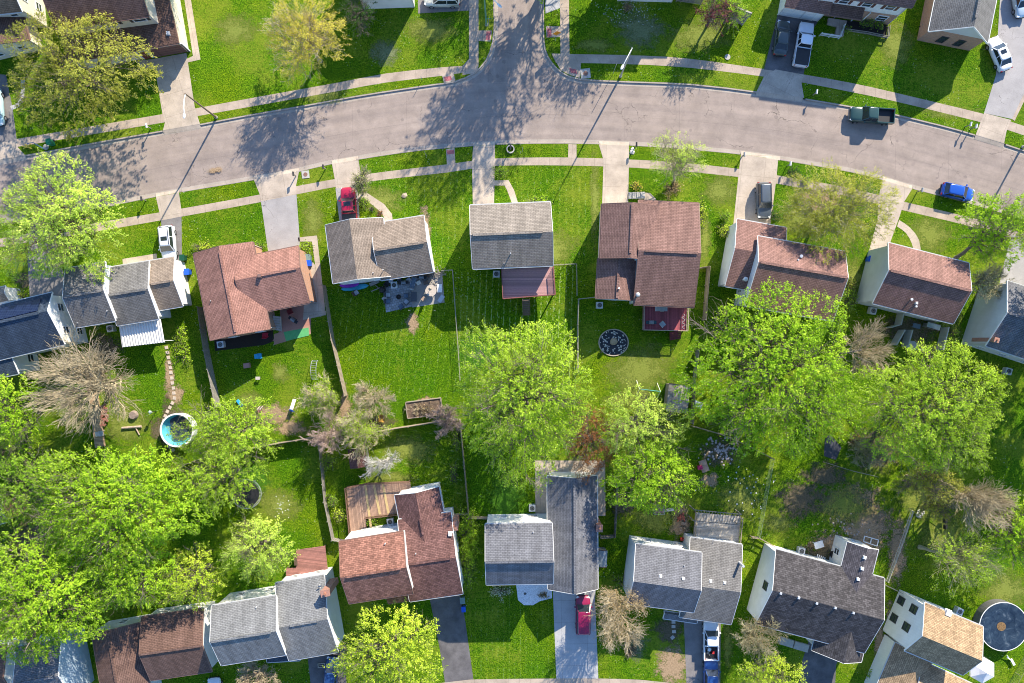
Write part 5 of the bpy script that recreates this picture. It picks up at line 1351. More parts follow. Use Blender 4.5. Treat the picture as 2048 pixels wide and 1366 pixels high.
# wheelie bins
def bin_(label, px, py, col, rz=0.0, s=1.0):
    b = P(px, py); root = empty('wheelie_bin', b, label, 'bin')
    m_ = plain(*col); M = Matrix.Rotation(rz, 3, 'Z'); g = MB()
    lo = [b+M @ Vector((x*.24*s, y*.26*s, .06)) for x, y in ((-1, -1), (1, -1), (1, 1), (-1, 1))]; hi = [b+M @ Vector((x*.30*s, y*.36*s, 1.0*s)) for x, y in ((-1, -1), (1, -1), (1, 1), (-1, 1))]
    for k in range(4): g.face([lo[k], lo[(k+1) % 4], hi[(k+1) % 4], hi[k]])
    g.face(lo[::-1]); g.build('body', m_, root)
    g = MB(); g.box(b+Vector((0, 0, 1.03*s)), (.66*s, .8*s, .07), rz); g.build('lid', m_, root, bevel=.03)
    for sx in (-1, 1):
        g = MB(); c = b+M @ Vector((sx*.26*s, .34*s, .12)); g.tube([c-M @ Vector((.04, 0, 0)), c+M @ Vector((.04, 0, 0))], .12, 12); g.build('wheel', BLACK, root)
BB = ('blue bin plastic', (.01, .09, .55), .4); BG = ('dark green bin plastic', (.01, .07, .04), .45); BT = ('grey green bin plastic', (.16, .24, .23), .5)
bin_('blue bin beside the right wall of the grey townhouse', 380, 545, BB)
bin_('dark green bin beside the silver white car', 371, 517, BG)
bin_('blue bin against the wall of the ranch house', 621, 528, BB)
bin_('grey green bin above the blue bin at the ranch house', 620, 516, BT)
bin_('blue bin at the corner of the gable end house', 1850, 44, BB, .3)
bin_('teal bin below the blue bin at the gable end house', 1843, 57, BT, .3, .8)
bin_('blue bin by the tall pale wall of the brown roofed house', 1734, 520, BB, -.3)
bin_('green bin on the verge at the left', 107, 288, ('green bin plastic', (.01, .16, .08), .5), .3)
bin_('grey green bin at the top of the dark asphalt drive', 926, 1196, BT, .1)
bin_('blue bin lying below the grey green one on the dark drive edge', 928, 1214, BB, .1, .85)
# air conditioners
def aircon(label, px, py, rz=0, s=.85):
    b = P(px, py); root = empty('air_conditioner', b, label, 'air conditioner')
    g = MB(); g.box(b+Vector((0, 0, .38)), (s, s, .74), rz); g.build('housing', VENTM, root, bevel=.03)
    g = MB(); g.lathe(b+Vector((0, 0, .76)), [(s*.4, 0), (s*.4, .03), (s*.34, .03)], 20); g.lathe(b+Vector((0, 0, .765)), [(s*.2, 0), (s*.2, .02), (s*.18, .02)], 16)
    for k in range(8):
        a = k*math.pi/4; g.bar(b+Vector((.06*math.cos(a), .06*math.sin(a), .78)), b+Vector((s*.4*math.cos(a), s*.4*math.sin(a), .78)), .015)
    g.build('grille', POLE, root)
    g = MB(); g.cyl(b+Vector((0, 0, .752)), s*.33, .006, 20); g.build('fan', BLACK, root)
for l, x, y, r_ in (('air conditioner left of the plum deck', 993, 549, 0), ('air conditioner behind the rose roofed house', 1198, 611, 0), ('air conditioner behind the grey townhouse', 226, 657, .2),
                 ('air conditioner on the dark bed behind the ranch house', 445, 689, .15), ('air conditioner on the cluttered paver patio', 790, 571, .1), ('air conditioner in the notch of the wooden deck', 782, 1041, .1),
                 ('air conditioner beside the concrete pad of the grey L shaped house', 1064, 1014, 0), ('air conditioner on soil behind the charcoal roofed house', 1599, 1099, -.2),
                 ('air conditioner behind the golden roofed house', 1913, 1219, -.4), ('air conditioner at the lower left corner of the brown roofed house', 1741, 622, -.25), ('air conditioner at the back wall of the right edge house', 2010, 742, -.3)):
    aircon(l, x, y, r_)

# ------------------------------------------------------------------ fences
def fence(name, label, pts, h=1.8, kind='board', m=None, step=2.4, gap=None, cat='fence'):
    """photo points of the foot of the fence"""
    w = xy(pts); root = empty(name, w[0], label, cat)
    m = m or WOODL
    posts = []
    for a, b in zip(w, w[1:]):
        L = (b-a).length; n = max(1, int(round(L/step)))
        for k in range(n): posts.append(a+(b-a)*k/n)
    posts.append(w[-1])
    for q in posts:
        g = MB()
        if kind == 'wire': g.cyl(q, .03, h, 6)
        else: g.box(q+Vector((0, 0, (h+.05)/2)), (.1, .1, h+.05))
        g.build('post', m, root)
    g = MB()
    for a, b in zip(w, w[1:]):
        d = (b-a); L = d.length; d.normalize(); nr = Vector((-d.y, d.x, 0)); rz = math.atan2(d.y, d.x)
        if kind == 'board':
            n = int(L/.155); rng = random.Random(int(L*100))
            for k in range(n):
                hh = h-.05+rng.uniform(-.03, .03); c = a+d*(L*(k+.5)/n)+nr*(.06+rng.uniform(-.005, .005)); c.z = hh/2+.03
                g.box(c, (.135, .022, hh), rz)
            for z in (.35, h-.35): g.bar(a+Vector((0, 0, z)), b+Vector((0, 0, z)), .05, .09)
        elif kind == 'rail':
            for z in (.3, .65, h-.08): g.bar(a+Vector((0, 0, z)), b+Vector((0, 0, z)), .05, .13)
        elif kind == 'wire':
            for z in [.05+i*(h-.08)/5 for i in range(6)]: g.bar(a+Vector((0, 0, z)), b+Vector((0, 0, z)), .012)
            g.bar(a+Vector((0, 0, h)), b+Vector((0, 0, h)), .03)
            n = int(L/.3)
            for k in range(n): q = a+(b-a)*k/n; g.bar(q, q+Vector((0, 0, h)), .01)
    g.build({'board': 'boards', 'rail': 'rails', 'wire': 'mesh'}[kind], m, root)
    return root
WIREM = plain('pale chain link wire', (.30, .28, .22), .6)
fence('board_fence', 'grey board fence between stepping stone yard and toy yard', [(406, 615), (412, 660), (418, 700), (441, 812)], 1.9, 'board', WOODG)
fence('board_fence', 'tan board fence between toy yard and the striped lawn', [(651, 572), (668, 680), (680, 730), (694, 790)], 1.8)
fence('board_fence', 'back board fence from the pool tree past the toy yard', [(345, 940), (400, 918), (490, 899), (560, 885), (640, 872)], 1.7)
fence('board_fence', 'back board fence between striped lawn and the deck yard', [(702, 873), (790, 856), (880, 842), (916, 838)], 1.7)
fence('board_fence', 'weathered stepped fence along the left of the wooden deck', [(640, 880), (646, 930), (652, 1000), (668, 1076), (688, 1080)], 1.4, 'board', WOODG)
fence('board_fence', 'tan fence between deck yard and willow yard down to the grey house', [(920, 838), (926, 900), (938, 1030)], 1.5)
fence('board_fence', 'short tan fence running to the left wall of the grey L shaped house', [(938, 1033), (976, 1034)], 1.4)
fence('board_fence', 'short low fence joining the red brown house', [(902, 1028), (936, 1026)], 1.2)
fence('wire_fence', 'thin chain link fence left of the plum deck yard', [(884, 543), (906, 541), (910, 600), (916, 680), (921, 760)], 1.2, 'wire', WIREM, 2.6)
fence('wire_fence', 'thin fence right of the plum deck yard', [(1107, 531), (1150, 529)], 1.1, 'wire', WIREM, 1.8)
fence('wire_fence', 'long thin fence left of the round rock garden', [(1192, 595), (1156, 599), (1154, 650), (1155, 745)], 1.5, 'rail', WIREM, 2.6)
fence('wire_fence', 'slim wire fence between the two shaded lawns', [(1152, 529), (1153, 592)], 1.2, 'wire', WIREM, 2.2)
fence('board_fence', 'tan board fence right of the rose roofed house', [(1394, 538), (1412, 536), (1404, 640)], 1.9)
fence('board_fence', 'grey fence behind the shed under the biggest green tree', [(1391, 700), (1384, 760), (1380, 845)], 1.7, 'board', WOODG)
fence('rail_fence', 'slatted fence with long shadow below the biggest green tree', [(1382, 851), (1440, 868), (1492, 890), (1540, 915)], 1.5)
fence('wire_fence', 'thin greenish wire fence between the two messy back yards', [(1542, 915), (1530, 980), (1514, 1072)], 1.2, 'wire', plain('greenish wire', (.25, .32, .2), .6), 2.6)
fence('wire_fence', 'thin rail fence beside the dark asphalt play surface', [(1646, 923), (1700, 940), (1748, 951)], 1.1, 'wire', WIREM)
fence('wire_fence', 'pale edged garden fence between bare soil and the swing yard', [(1820, 1020), (1800, 1080), (1770, 1160)], .9, 'rail', plain('pale fence paint', (.5, .47, .4), .7), 1.5)
fence('wire_fence', 'chain link fence from bare soil to the golden roofed house', [(1764, 1166), (1806, 1186)], 1.1, 'wire', WIREM)
fence('wire_fence', 'thin fence line in the bottom right corner', [(2060, 1290), (2015, 1372)], 1.2, 'wire', WIREM)
fence('board_fence', 'board fence right of the grey L shaped house', [(1232, 965), (1230, 1010), (1227, 1068), (1199, 1070)], 1.6, 'board', WOODG)
fence('board_fence', 'grey board fence at the top edge beside the purple tree', [(1352, 3), (1400, 10)], 1.7, 'board', WOODG)
fence('board_fence', 'low fence piece from the wire fence to the charcoal roofed house', [(1500, 1071), (1515, 1073), (1549, 1092)], 1.2, 'rail')
fence('picket_rail', 'white porch railing in front of the two storey white house', [(1638, 72), (1676, 78), (1684, 55)], .95, 'rail', TRIM, 1.2, cat='railing')
fence('timber_edging', 'timber edging around the planting bed of the two storey white house', [(1687, 62), (1730, 68), (1773, 77), (1775, 55)], .25, 'rail', WOODG, 2)

# ------------------------------------------------------------------ decks, patios, sheds
def planks(name, col, w=.14, rz=0.0, dark=.35, alt=None):
    if name in _cache: return _cache[name]
    m, t, b = nt(name); mp = N(t, 'ShaderNodeMapping'); mp.inputs['Rotation'].default_value = (0, 0, rz); t.links.new(objco(t), mp.inputs[0])
    sp = N(t, 'ShaderNodeSeparateXYZ'); t.links.new(mp.outputs[0], sp.inputs[0])
    q = mth(t, 'DIVIDE', sp.outputs[1], w); fr = mth(t, 'FRACT', q); fl = mth(t, 'FLOOR', q)
    wn_ = N(t, 'ShaderNodeTexWhiteNoise', noise_dimensions='1D'); t.links.new(fl, wn_.inputs['W'])
    c = ramp(t, wn_.outputs['Value'], [(0, sc(col, .72)), (1, sc(col, 1.25))])
    g = noise(t, mp.outputs[0], 6, 3); c = mix(t, .5, c, ramp(t, g, [(.3, (.7,)*3), (.7, (1.25,)*3)]), 'MULTIPLY')
    c = mix(t, mth(t, 'LESS_THAN', fr, .14), c, sc(col, dark))
    t.links.new(c, b.inputs['Base Color']); b.inputs['Roughness'].default_value = .7; _cache[name] = m; return m
def deck(name, label, pts, z, m, cat='deck', rail=None, legs=True, fascia=None, railm=None):
    w = xy(pts, 0); w = [P(a, b, z) for a, b in pts]; c = sum(w, Vector())/len(w)
    root = empty(name, Vector((c.x, c.y, 0)), label, cat)
    g = MB(); g.prism(w, z-.12, z); g.build('deck_boards', m, root)
    for q in w:
        q2 = q+(c-q).normalized()*.15
        if z > .5: g = MB(); g.box((q2.x, q2.y, (z-.12)/2), (.14, .14, z-.12)); g.build('post', fascia or DWOOD, root)
    for i in rail or []:
        a, b = w[i], w[(i+1) % len(w)]; g = MB(); L = (b-a).length; n = max(1, int(L/.16))
        for zz in (.12, .95): g.bar(a+Vector((0, 0, zz)), b+Vector((0, 0, zz)), .06 if zz < .5 else .09)
        for k in range(n+1):
            q = a+(b-a)*k/n; g.bar(q+Vector((0, 0, .0)), q+Vector((0, 0, .95)), .035)
        g.build('railing', railm or DWOOD, root)
    return root
def stairs(name, label, a, b, w, z, m, n=7, parent=None):
    """from deck edge photo point a down to ground point b"""
    A, B = P(*a, z), P(*b, 0); d = B-A; d.z = 0; L = d.length; d.normalize(); rz = math.atan2(d.y, d.x)
    root = empty(name, Vector((B.x, B.y, 0)), label, 'stairs') if parent is None else parent
    nn = Vector((-d.y, d.x, 0))
    for k in range(n):
        zz = z*(1-(k+1)/(n+1)); g = MB(); c = A+d*(L*(k+.5)/n); c.z = zz; g.box(c, (L/n-.03, w, .06), rz); g.build('tread', m, root)
    for s_ in (-1, 1):
        g = MB(); g.bar(A+nn*s_*w/2+Vector((0, 0, -.15)), B+nn*s_*w/2+Vector((0, 0, .1)), .05, .25); g.build('stringer', m, root)
PLUM = planks('plum stained boards', (.42, .23, .22), .15, 0); MAG = planks('magenta deck boards', (.33, .07, .095), .15, math.pi/2)
MAR = planks('maroon deck boards', (.30, .135, .11), .15, .12); DK = planks('brown deck boards', (.34, .215, .15), .15, 1.45)
deck('deck', 'raised plum coloured deck behind the light grey shingled house', [(1003, 538), (1106, 534), (1110, 590), (1006, 598)], 2.5, PLUM, rail=[1, 2, 3], railm=plain('plum rail', (.22, .08, .07), .7))
stairs('deck_stairs', 'wooden stairs going down from the plum deck', (1052, 598), (1053, 631), .95, 2.5, plain('brown stair wood', (.2, .13, .1), .8), 9)
deck('deck', 'magenta deck with white rails behind the rose roofed house', [(1286, 612), (1374, 614), (1372, 662), (1285, 660)], 1.1, MAG, rail=[1, 2, 3], railm=plain('beige rail', (.42, .33, .25), .7))
stairs('deck_stairs', 'magenta stairs at the corner of the magenta deck', (1351, 662), (1350, 679), 1.4, 1.1, plain('magenta stair', (.22, .05, .06), .8), 4)
deck('deck', 'wooden deck with pale board stripes behind the red brown house', [(693, 974), (734, 966), (820, 962), (822, 978), (800, 984), (796, 1027), (731, 1034), (733, 1064), (702, 1070)], .9, DK, rail=[0, 1, 8, 7, 5], railm=plain('brown rail', (.16, .09, .06), .8))
for i, (a, b) in enumerate((((730, 968), (742, 1055)), ((747, 966), (760, 1029)), ((765, 965), (777, 1027)))):
    g = MB(); A, B = P(*a, .912), P(*b, .912); g.bar(A, B, .3, .02)
    tag(g.build('pale_board', plain('yellow pine board', (.48, .36, .17), .7), None), ('left', 'middle', 'right')[i]+' one of three pale yellow boards laid on the wooden deck', 'board')
deck('deck', 'maroon L shaped deck behind the light grey house', [(592, 1100), (650, 1092), (656, 1146), (573, 1158), (571, 1138), (592, 1135)], .8, MAR)
g = MB(); g.bar(P(590, 1107, .95), P(592, 1130, .95), .35, .3); tag(g.build('deck_bench', DWOOD), 'dark bench along the left side of the maroon deck', 'bench')
root = deck('pergola', 'slatted grey timber pergola deck behind the blue grey house', [(1391, 1025), (1481, 1033), (1476, 1087), (1386, 1076)], .9, planks('pale tan deck boards', (.50, .44, .36), .15, -.1), cat='pergola', rail=[1, 3], railm=WOODL)
a, b, c, d = [P(*q, 2.5) for q in ((1389, 1020), (1483, 1029), (1477, 1050), (1388, 1042))]
for i in range(17):
    u = (i+.5)/17; g = MB(); g.bar(a+(b-a)*u, d+(c-d)*u, .05, .08); g.build('slat', WOODL, root)
for q in (a, b, c, d): g = MB(); g.box((q.x, q.y, 1.2), (.12, .12, 2.4)); g.build('post', WOODG, root)
for p_, q in ((a, b), (d, c)): g = MB(); g.bar(p_-Vector((0, 0, .1)), q-Vector((0, 0, .1)), .08, .16); g.build('beam', WOODG, root)
# white corrugated awning behind the townhouse
root = empty('patio_awning', P(285, 665), 'white corrugated patio awning behind the grey townhouse', 'awning')
A, B, C_, D = P(237, 650, 2.9), P(321, 638, 2.9), P(329, 684, 2.5), P(244, 694, 2.5)
n = 64; g = MB(); rows = []
for k in range(n+1):
    u = k/n; z = .045*(1 if (k//2) % 2 else -1); rows.append((A+(B-A)*u+Vector((0, 0, z)), D+(C_-D)*u+Vector((0, 0, z))))
for (a, d), (b, c) in zip(rows, rows[1:]): g.face([d, c, b, a])
g.build('awning_sheet', plain('white corrugated metal', (.72, .70, .66), .4, var=.1), root)
for q in (C_, D): g = MB(); g.cyl((q.x, q.y+.2, 0), .05, 2.45, 8); g.build('post', TRIM, root)
g = MB(); g.bar(C_-Vector((0, 0, .1)), D-Vector((0, 0, .1)), .08, .12); g.build('beam', TRIM, root)
# ground surfaces behind the houses
PAVER = brickm('grey pavers', (.34, .35, .36), (.16, .16, .16), .32, .32, .02)
def ground_sheet(name, pts, z, m): return sheet(name, pts, z, m)
ground_sheet('paver_patio', [(768, 575), (822, 562), (824, 613), (772, 625)], .014, PAVER)
ground_sheet('patio', [(822, 552), (884, 545), (889, 605), (824, 615)], .010, concrete('patio concrete', (.36, .34, .31), (500, 500), .3))
ground_sheet('patio', [(560, 610), (622, 600), (622, 660), (552, 682), (545, 682), (560, 660)], .012, concrete('pink patio concrete', (.40, .20, .15), (500, 500), .5))
ground_sheet('patio', [(548, 668), (622, 650), (622, 668), (548, 690)], .016, concrete('pink brown slab', (.42, .24, .17), (500, 500), .1))
ground_sheet('path', [(618, 628), (652, 622), (652, 630), (619, 636)], .016, DRIVE)
ground_sheet('patio', [(1070, 921), (1210, 921), (1211, 1032), (1071, 1030)], .012, DRIVE)
ground_sheet('planting_bed', [(428, 670), (545, 655), (548, 682), (528, 690), (430, 702)], .008, plain('dark mulch', (.03, .024, .02), .95, var=.6, scale=12))
ground_sheet('planting_bed', [(1690, 40), (1775, 50), (1772, 77), (1730, 68), (1688, 61)], .008, plain('dark mulch', (.03, .024, .02), .95, var=.6, scale=12))
g = MB(); w = [P(a, b, .05) for a, b in ((567, 664), (617, 655), (618, 671), (572, 682))]; g.prism(w, .02, .05)
tag(g.build('green_mat', plain('green artificial turf', (.10, .38, .14), .9)), 'bright green mat on the pink patio', 'mat')

def blob(px, py, rx, ry, seed, n=26, amp=.22):
    rng = random.Random(seed); ph = [rng.random()*6.28 for _ in range(4)]
    return [(px+rx*math.cos(a)*(1+amp*math.sin(3*a+ph[0])*.5+amp*.5*math.sin(5*a+ph[1])+amp*.3*math.sin(9*a+ph[2])), py+ry*math.sin(a)*(1+amp*math.sin(2*a+ph[3])*.5+amp*.4*math.sin(7*a+ph[1]))) for a in [2*math.pi*k/n for k in range(n)]]
def soilm(name, c1, c2, soft=.25):
    """bare soil or worn turf, ragged edge breaking up into the grass"""
    m, t, b = nt(name); co = objco(t); uv = uvco(t)
    g = noise(t, co, 5, 5, .7); g2 = noise(t, co, 1.1, 4, .6)
    c = ramp(t, g, [(.3, c1), (.7, c2)])
    t.links.new(c, b.inputs['Base Color']); b.inputs['Roughness'].default_value = .95; b.inputs['Specular IOR Level'].default_value = .1
    bump(t, b, g, .7, .06)
    sp = N(t, 'ShaderNodeSeparateXYZ'); t.links.new(uv, sp.inputs[0])   # u = 1 in the middle, 0 at the rim
    v = mth(t, 'ADD', mth(t, 'MULTIPLY', sp.outputs[0], 1.1), mth(t, 'ADD', mth(t, 'MULTIPLY', mth(t, 'SUBTRACT', g2, .5), 1.7), mth(t, 'MULTIPLY', mth(t, 'SUBTRACT', g, .5), 1.5)))
    a = ramp(t, v, [(.42-soft/2, (0, 0, 0)), (.42+soft/2, (1, 1, 1))])
    t.links.new(a, b.inputs['Alpha']); return m
SOIL = soilm('bare tan soil', (.20, .14, .08), (.42, .30, .19), .5); DSOIL = soilm('dark bare soil', (.06, .055, .03), (.17, .135, .085), .6)
DRYG = soilm('dry yellow grass', (.12, .17, .02), (.24, .26, .06), .9); LUSH = soilm('dark lush grass', (.03, .10, .008), (.08, .20, .015), .5)
GREYT = soilm('grey thin turf', (.10, .14, .05), (.22, .24, .13), .8)
_k = [0]
def patch(name, px, py, rx, ry, m, seed):
    _k[0] += 1; z = .0035+.0003*(_k[0] % 9)
    pts = blob(px, py, rx, ry, seed); c = P(px, py, z); w = [P(a, b, z) for a, b in pts]; g = MB()
    for k in range(len(w)): g.face([c, w[(k+1) % len(w)], w[k]], [(1, 0), (0, 0), (0, 0)])
    tag(g.build(name, m, merge=True), kind='structure')
for i, (x, y, rx, ry, mm) in enumerate((
        (825, 645, 16, 30, SOIL), (545, 830, 60, 30, SOIL), (580, 855, 45, 22, SOIL), (500, 800, 30, 20, DRYG), (560, 745, 20, 26, DRYG),
        (350, 790, 24, 26, SOIL), (345, 855, 30, 62, DSOIL), (320, 860, 26, 30, DSOIL), (255, 850, 60, 40, DRYG), (210, 700, 40, 40, DSOIL),
        (745, 850, 50, 28, DSOIL), (850, 802, 20, 12, SOIL), (700, 840, 60, 40, DRYG), (690, 820, 14, 60, SOIL),
        (1730, 1060, 60, 70, SOIL), (1690, 1010, 60, 50, DRYG), (1600, 1000, 60, 50, DSOIL), (1700, 1010, 80, 60, SOIL), (1735, 1045, 60, 60, SOIL), (1560, 1045, 40, 22, DRYG), (1650, 950, 60, 30, DSOIL),
        (1795, 1100, 24, 90, SOIL), (1840, 990, 50, 60, DRYG), (1660, 1090, 60, 34, SOIL), (1640, 1110, 50, 26, DSOIL), (1750, 900, 60, 60, DSOIL),
        (1440, 905, 50, 34, DSOIL), (1420, 960, 26, 20, SOIL), (1360, 1045, 30, 50, SOIL), (1310, 1040, 50, 40, DRYG), (1480, 1000, 50, 50, DRYG), (1240, 1010, 34, 30, DSOIL),
        (1345, 1330, 45, 50, SOIL), (1340, 1260, 36, 40, DSOIL), (1270, 1290, 30, 34, GREYT), (1330, 1200, 50, 20, DSOIL), (1455, 1290, 12, 60, DRYG),
        (770, 105, 36, 28, GREYT), (640, 190, 60, 20, DRYG), (470, 60, 50, 40, DRYG), (860, 60, 60, 36, DRYG), (1280, 60, 60, 40, GREYT), (1190, 90, 40, 20, DRYG),
        (1400, 70, 70, 40, DRYG), (1790, 90, 40, 60, DRYG), (1900, 225, 70, 14, DRYG), (1900, 640, 30, 70, DRYG), (1700, 560, 40, 60, DRYG), (1640, 400, 60, 40, SOIL), (1600, 440, 50, 30, DRYG),
        (1860, 470, 50, 50, DRYG), (1560, 1180, 14, 80, GREYT), (1760, 1290, 14, 70, SOIL), (1780, 1250, 12, 60, SOIL), (1890, 1070, 70, 60, DRYG), (2010, 1180, 60, 40, DRYG), (1280, 740, 80, 60, DRYG), (1260, 800, 60, 24, DRYG),
        (1820, 660, 80, 36, DSOIL), (850, 460, 14, 60, SOIL), (1190, 400, 12, 100, DRYG), (1100, 500, 60, 50, DRYG), (1440, 380, 40, 40, DRYG), (1410, 480, 14, 60, DRYG), (760, 400, 60, 30, DRYG), (625, 440, 26, 50, DRYG), (430, 340, 20, 8, SOIL), (60, 560, 40, 24, DSOIL),
        (70, 680, 70, 30, DSOIL), (500, 960, 60, 50, LUSH), (560, 1010, 50, 40, DRYG), (820, 900, 60, 34, DRYG), (780, 955, 60, 14, DRYG), (1010, 1000, 50, 60, LUSH), (960, 700, 60, 60, LUSH), (70, 1080, 70, 60, DSOIL))):
    patch('worn_ground' if mm in (SOIL, DSOIL, GREYT) else 'turf_patch', x, y, rx, ry, mm, i)
def lawnsheet(pts, m, z=.0022): return sheet('mown_lawn', pts, z, m)
ST = lambda nm, ang, w, k, **kw: grassm(nm, G1, G2, GD, kw.pop('dry', .35), stripe=(ang, w, k), **kw)
lawnsheet([(736, 346), (942, 328), (944, 410), (884, 535), (866, 440), (786, 430), (733, 385)], ST('striped lawn a', R(2), .85, .5, dry=.55))
lawnsheet([(990, 335), (1200, 335), (1198, 440), (1150, 528), (1108, 528), (1102, 405), (1040, 400)], ST('striped lawn b', R(0), .85, .5, dry=.6))
lawnsheet([(907, 545), (1150, 532), (1153, 820), (925, 835)], ST('striped lawn c', R(2), .82, .85, speck=.9, dry=.5))
lawnsheet([(655, 580), (905, 545), (918, 835), (880, 842), (705, 868)], ST('striped lawn d', R(8), .9, .5, dry=.3))
lawnsheet([(735, 872), (915, 842), (932, 1020), (820, 960), (735, 960)], ST('striped lawn e', R(-80), .9, .7, dry=.5))
lawnsheet([(925, 838), (1160, 840), (1068, 925), (1068, 1028), (940, 1028)], ST('striped lawn f', R(-55), 1.1, .3, dry=.1))
lawnsheet([(940, 1195), (1110, 1195), (1112, 1355), (948, 1360)], ST('striped lawn g', R(0), .75, .35, dry=.35))
lawnsheet([(385, 0), (660, 0), (620, 190), (400, 230)], grassm('yellow front lawn', sc(G1, 1.1), sc(G2, 1.15), GD, .6))

# rock garden
root = empty('rock_garden', P(1227, 685), 'round rock garden with dark mulch and pale stones behind the rose roofed house', 'rock garden')
c = P(1227, 685); r_ = 2.02
g = MB(); g.lathe(c, [(r_*.93, 0), (r_*.93, .12), (r_, .12), (r_, 0)], 40, sy=.9); g.build('edging', plain('tan edging', (.42, .35, .26), .8), root)
g = MB(); g.lathe(c, [(.01, .06), (r_*.5, .07), (r_*.93, .03)], 40, sy=.9); g.build('mulch', plain('blue black mulch', (.035, .04, .05), .9, var=.6, scale=10), root)
rng = random.Random(3); g = MB()
def stone(g, p, s_, rng):
    pts = []
    for th_, zz in ((.0, 1), (.75, .62), (1, .1)):
        pts.append([p+Vector((s_*th_*math.cos(a)*rng.uniform(.75, 1.2), s_*th_*math.sin(a)*rng.uniform(.75, 1.2), s_*zz*.6)) for a in [k*math.pi/3.5 for k in range(7)]] if th_ else [p+Vector((0, 0, s_*.6))]*7)
    for a, b in zip(pts, pts[1:]):
        for k in range(7): g.face([a[k], b[k], b[(k+1) % 7], a[(k+1) % 7]])
for k in range(90):
    a = rng.random()*6.28; q = rng.uniform(.35, .88)*r_; stone(g, c+Vector((q*math.cos(a), q*math.sin(a)*.9, .06)), rng.uniform(.05, .12), rng)
tag(g.build('pebbles', plain('pale pebbles', (.55, .54, .48), .8), root), kind='stuff')
g = MB(); stone(g, c+Vector((0, .1, .05)), .55, rng); g.build('boulder', plain('tan boulder', (.40, .32, .2), .85, var=.4, scale=5), root)
p = P(1198, 704); root = empty('garden_torch', p, 'thin post with small cap at the rim of the round rock garden', 'garden light')
g = MB(); g.cyl(p, .03, 2.2, 6); g.build('pole', DWOOD, root); g = MB(); g.cyl(p+Vector((0, 0, 2.2)), .1, .25, 8, r2=.04); g.build('head', BLACK, root)
# white rock bed
g = MB(); w = xy([(1030, 1150), (1103, 1150), (1104, 1196), (1080, 1202), (1066, 1210), (1048, 1210), (1036, 1200)]); g.prism(w, .0, .05)
tag(g.build('rock_bed', plain('white gravel', (.72, .72, .74), .8, var=.35, scale=9)), 'bed of white gravel in front of the grey L shaped house', 'gravel bed')
# pool with steps
def pool(label, px, py, r, h, wallm, inner):
    c = P(px, py); root = empty('round_pool', c, label, 'pool')
    g = MB(); g.lathe(c, [(r, 0), (r, h), (r-.06, h), (r-.06, .08)], 44); g.build('wall', wallm, root)
    g = MB(); g.lathe(c, [(r-.12, h), (r-.12, h+.05), (r+.08, h+.05), (r+.08, h)], 44); g.build('rim', TRIM, root)
    inner(c, root, r, h)
def liner(c, root, r, h):
    g = MB(); g.lathe(c, [(.01, .35), (r*.6, .38), (r*.85, .45), (r-.08, 1.1)], 44); g.build('liner', plain('turquoise liner', (.10, .42, .52), .4, var=.3, scale=1), root)
    g = MB(); rng = np.random.default_rng(2); pts = []
    for k in range(30): a = k*2*math.pi/30; q = r*.74*(1+.12*math.sin(3*a+1)+.06*math.sin(8*a)); pts.append(c+Vector((.3+q*math.cos(a), .25+q*math.sin(a), .62+.07*math.sin(5*a))))
    m0 = c+Vector((.25, .25, .45))
    for k in range(30): g.face([m0, pts[k], pts[(k+1) % 30]])
    g.build('dark_cover', plain('dark pool tarp', (.03, .045, .06), .35, var=.5, scale=2), root)
pool('round above ground pool with white and turquoise wall beside the stepping stones', 363, 858, 2.15, 1.25, plain('white pool wall', (.75, .78, .78), .35), liner)
def covered(c, root, r, h):
    m, t, b = nt('black pool cover'); co = objco(t); n_ = noise(t, co, .9, 5, .6, 1.2)
    t.links.new(ramp(t, n_, [(.35, (.012, .022, .04)), (.58, (.03, .05, .075)), (.76, (.14, .17, .2))]), b.inputs['Base Color']); b.inputs['Roughness'].default_value = .18; bump(t, b, n_, .5, .12)
    g = MB(); g.lathe(c, [(.01, h-.30), (r*.3, h-.26), (r*.7, h-.14), (r-.05, h+.07), (r+.08, h+.0)], 56); g.build('cover', m, root, smooth=True)
    g = MB(); g.lathe(c+Vector((-.1, -.1, 0)), [(.01, h-.24), (r*.1, h-.235), (r*.19, h-.25)], 20); g.build('leaf_litter', plain('brown leaf litter', (.20, .12, .05), .9, var=.6, scale=9), root)
pool('large round pool with black cover at the lower right', 1993, 1245, 3.15, 1.3, plain('dark pool wall', (.12, .12, .13), .5), covered)
# trampolines
def trampoline(label, px, py, r):
    c = P(px, py); root = empty('trampoline', c, label, 'trampoline')
    g = MB(); g.lathe(c+Vector((0, 0, .85)), [(r-.04, -.03), (r-.04, .03), (r+.04, .03), (r+.04, -.03), (r-.04, -.03)], 40); g.build('frame', POLE, root)
    g = MB(); g.lathe(c+Vector((0, 0, .84)), [(.01, 0), (r*.86, 0)], 40); g.build('mat', BLACK, root)
    g = MB()
    for k in range(60): a = k*math.pi/30; g.bar(c+Vector((r*.86*math.cos(a), r*.86*math.sin(a), .84)), c+Vector((r*math.cos(a), r*math.sin(a), .86)), .02)
    g.build('springs', TRIM, root)
    for k in range(6):
        a = k*math.pi/3; g = MB(); g.cyl(c+Vector((r*math.cos(a), r*math.sin(a), 0)), .025, .85, 6); g.build('leg', POLE, root)
trampoline('black trampoline half hidden under the loose light green tree', 498, 985, 1.95)
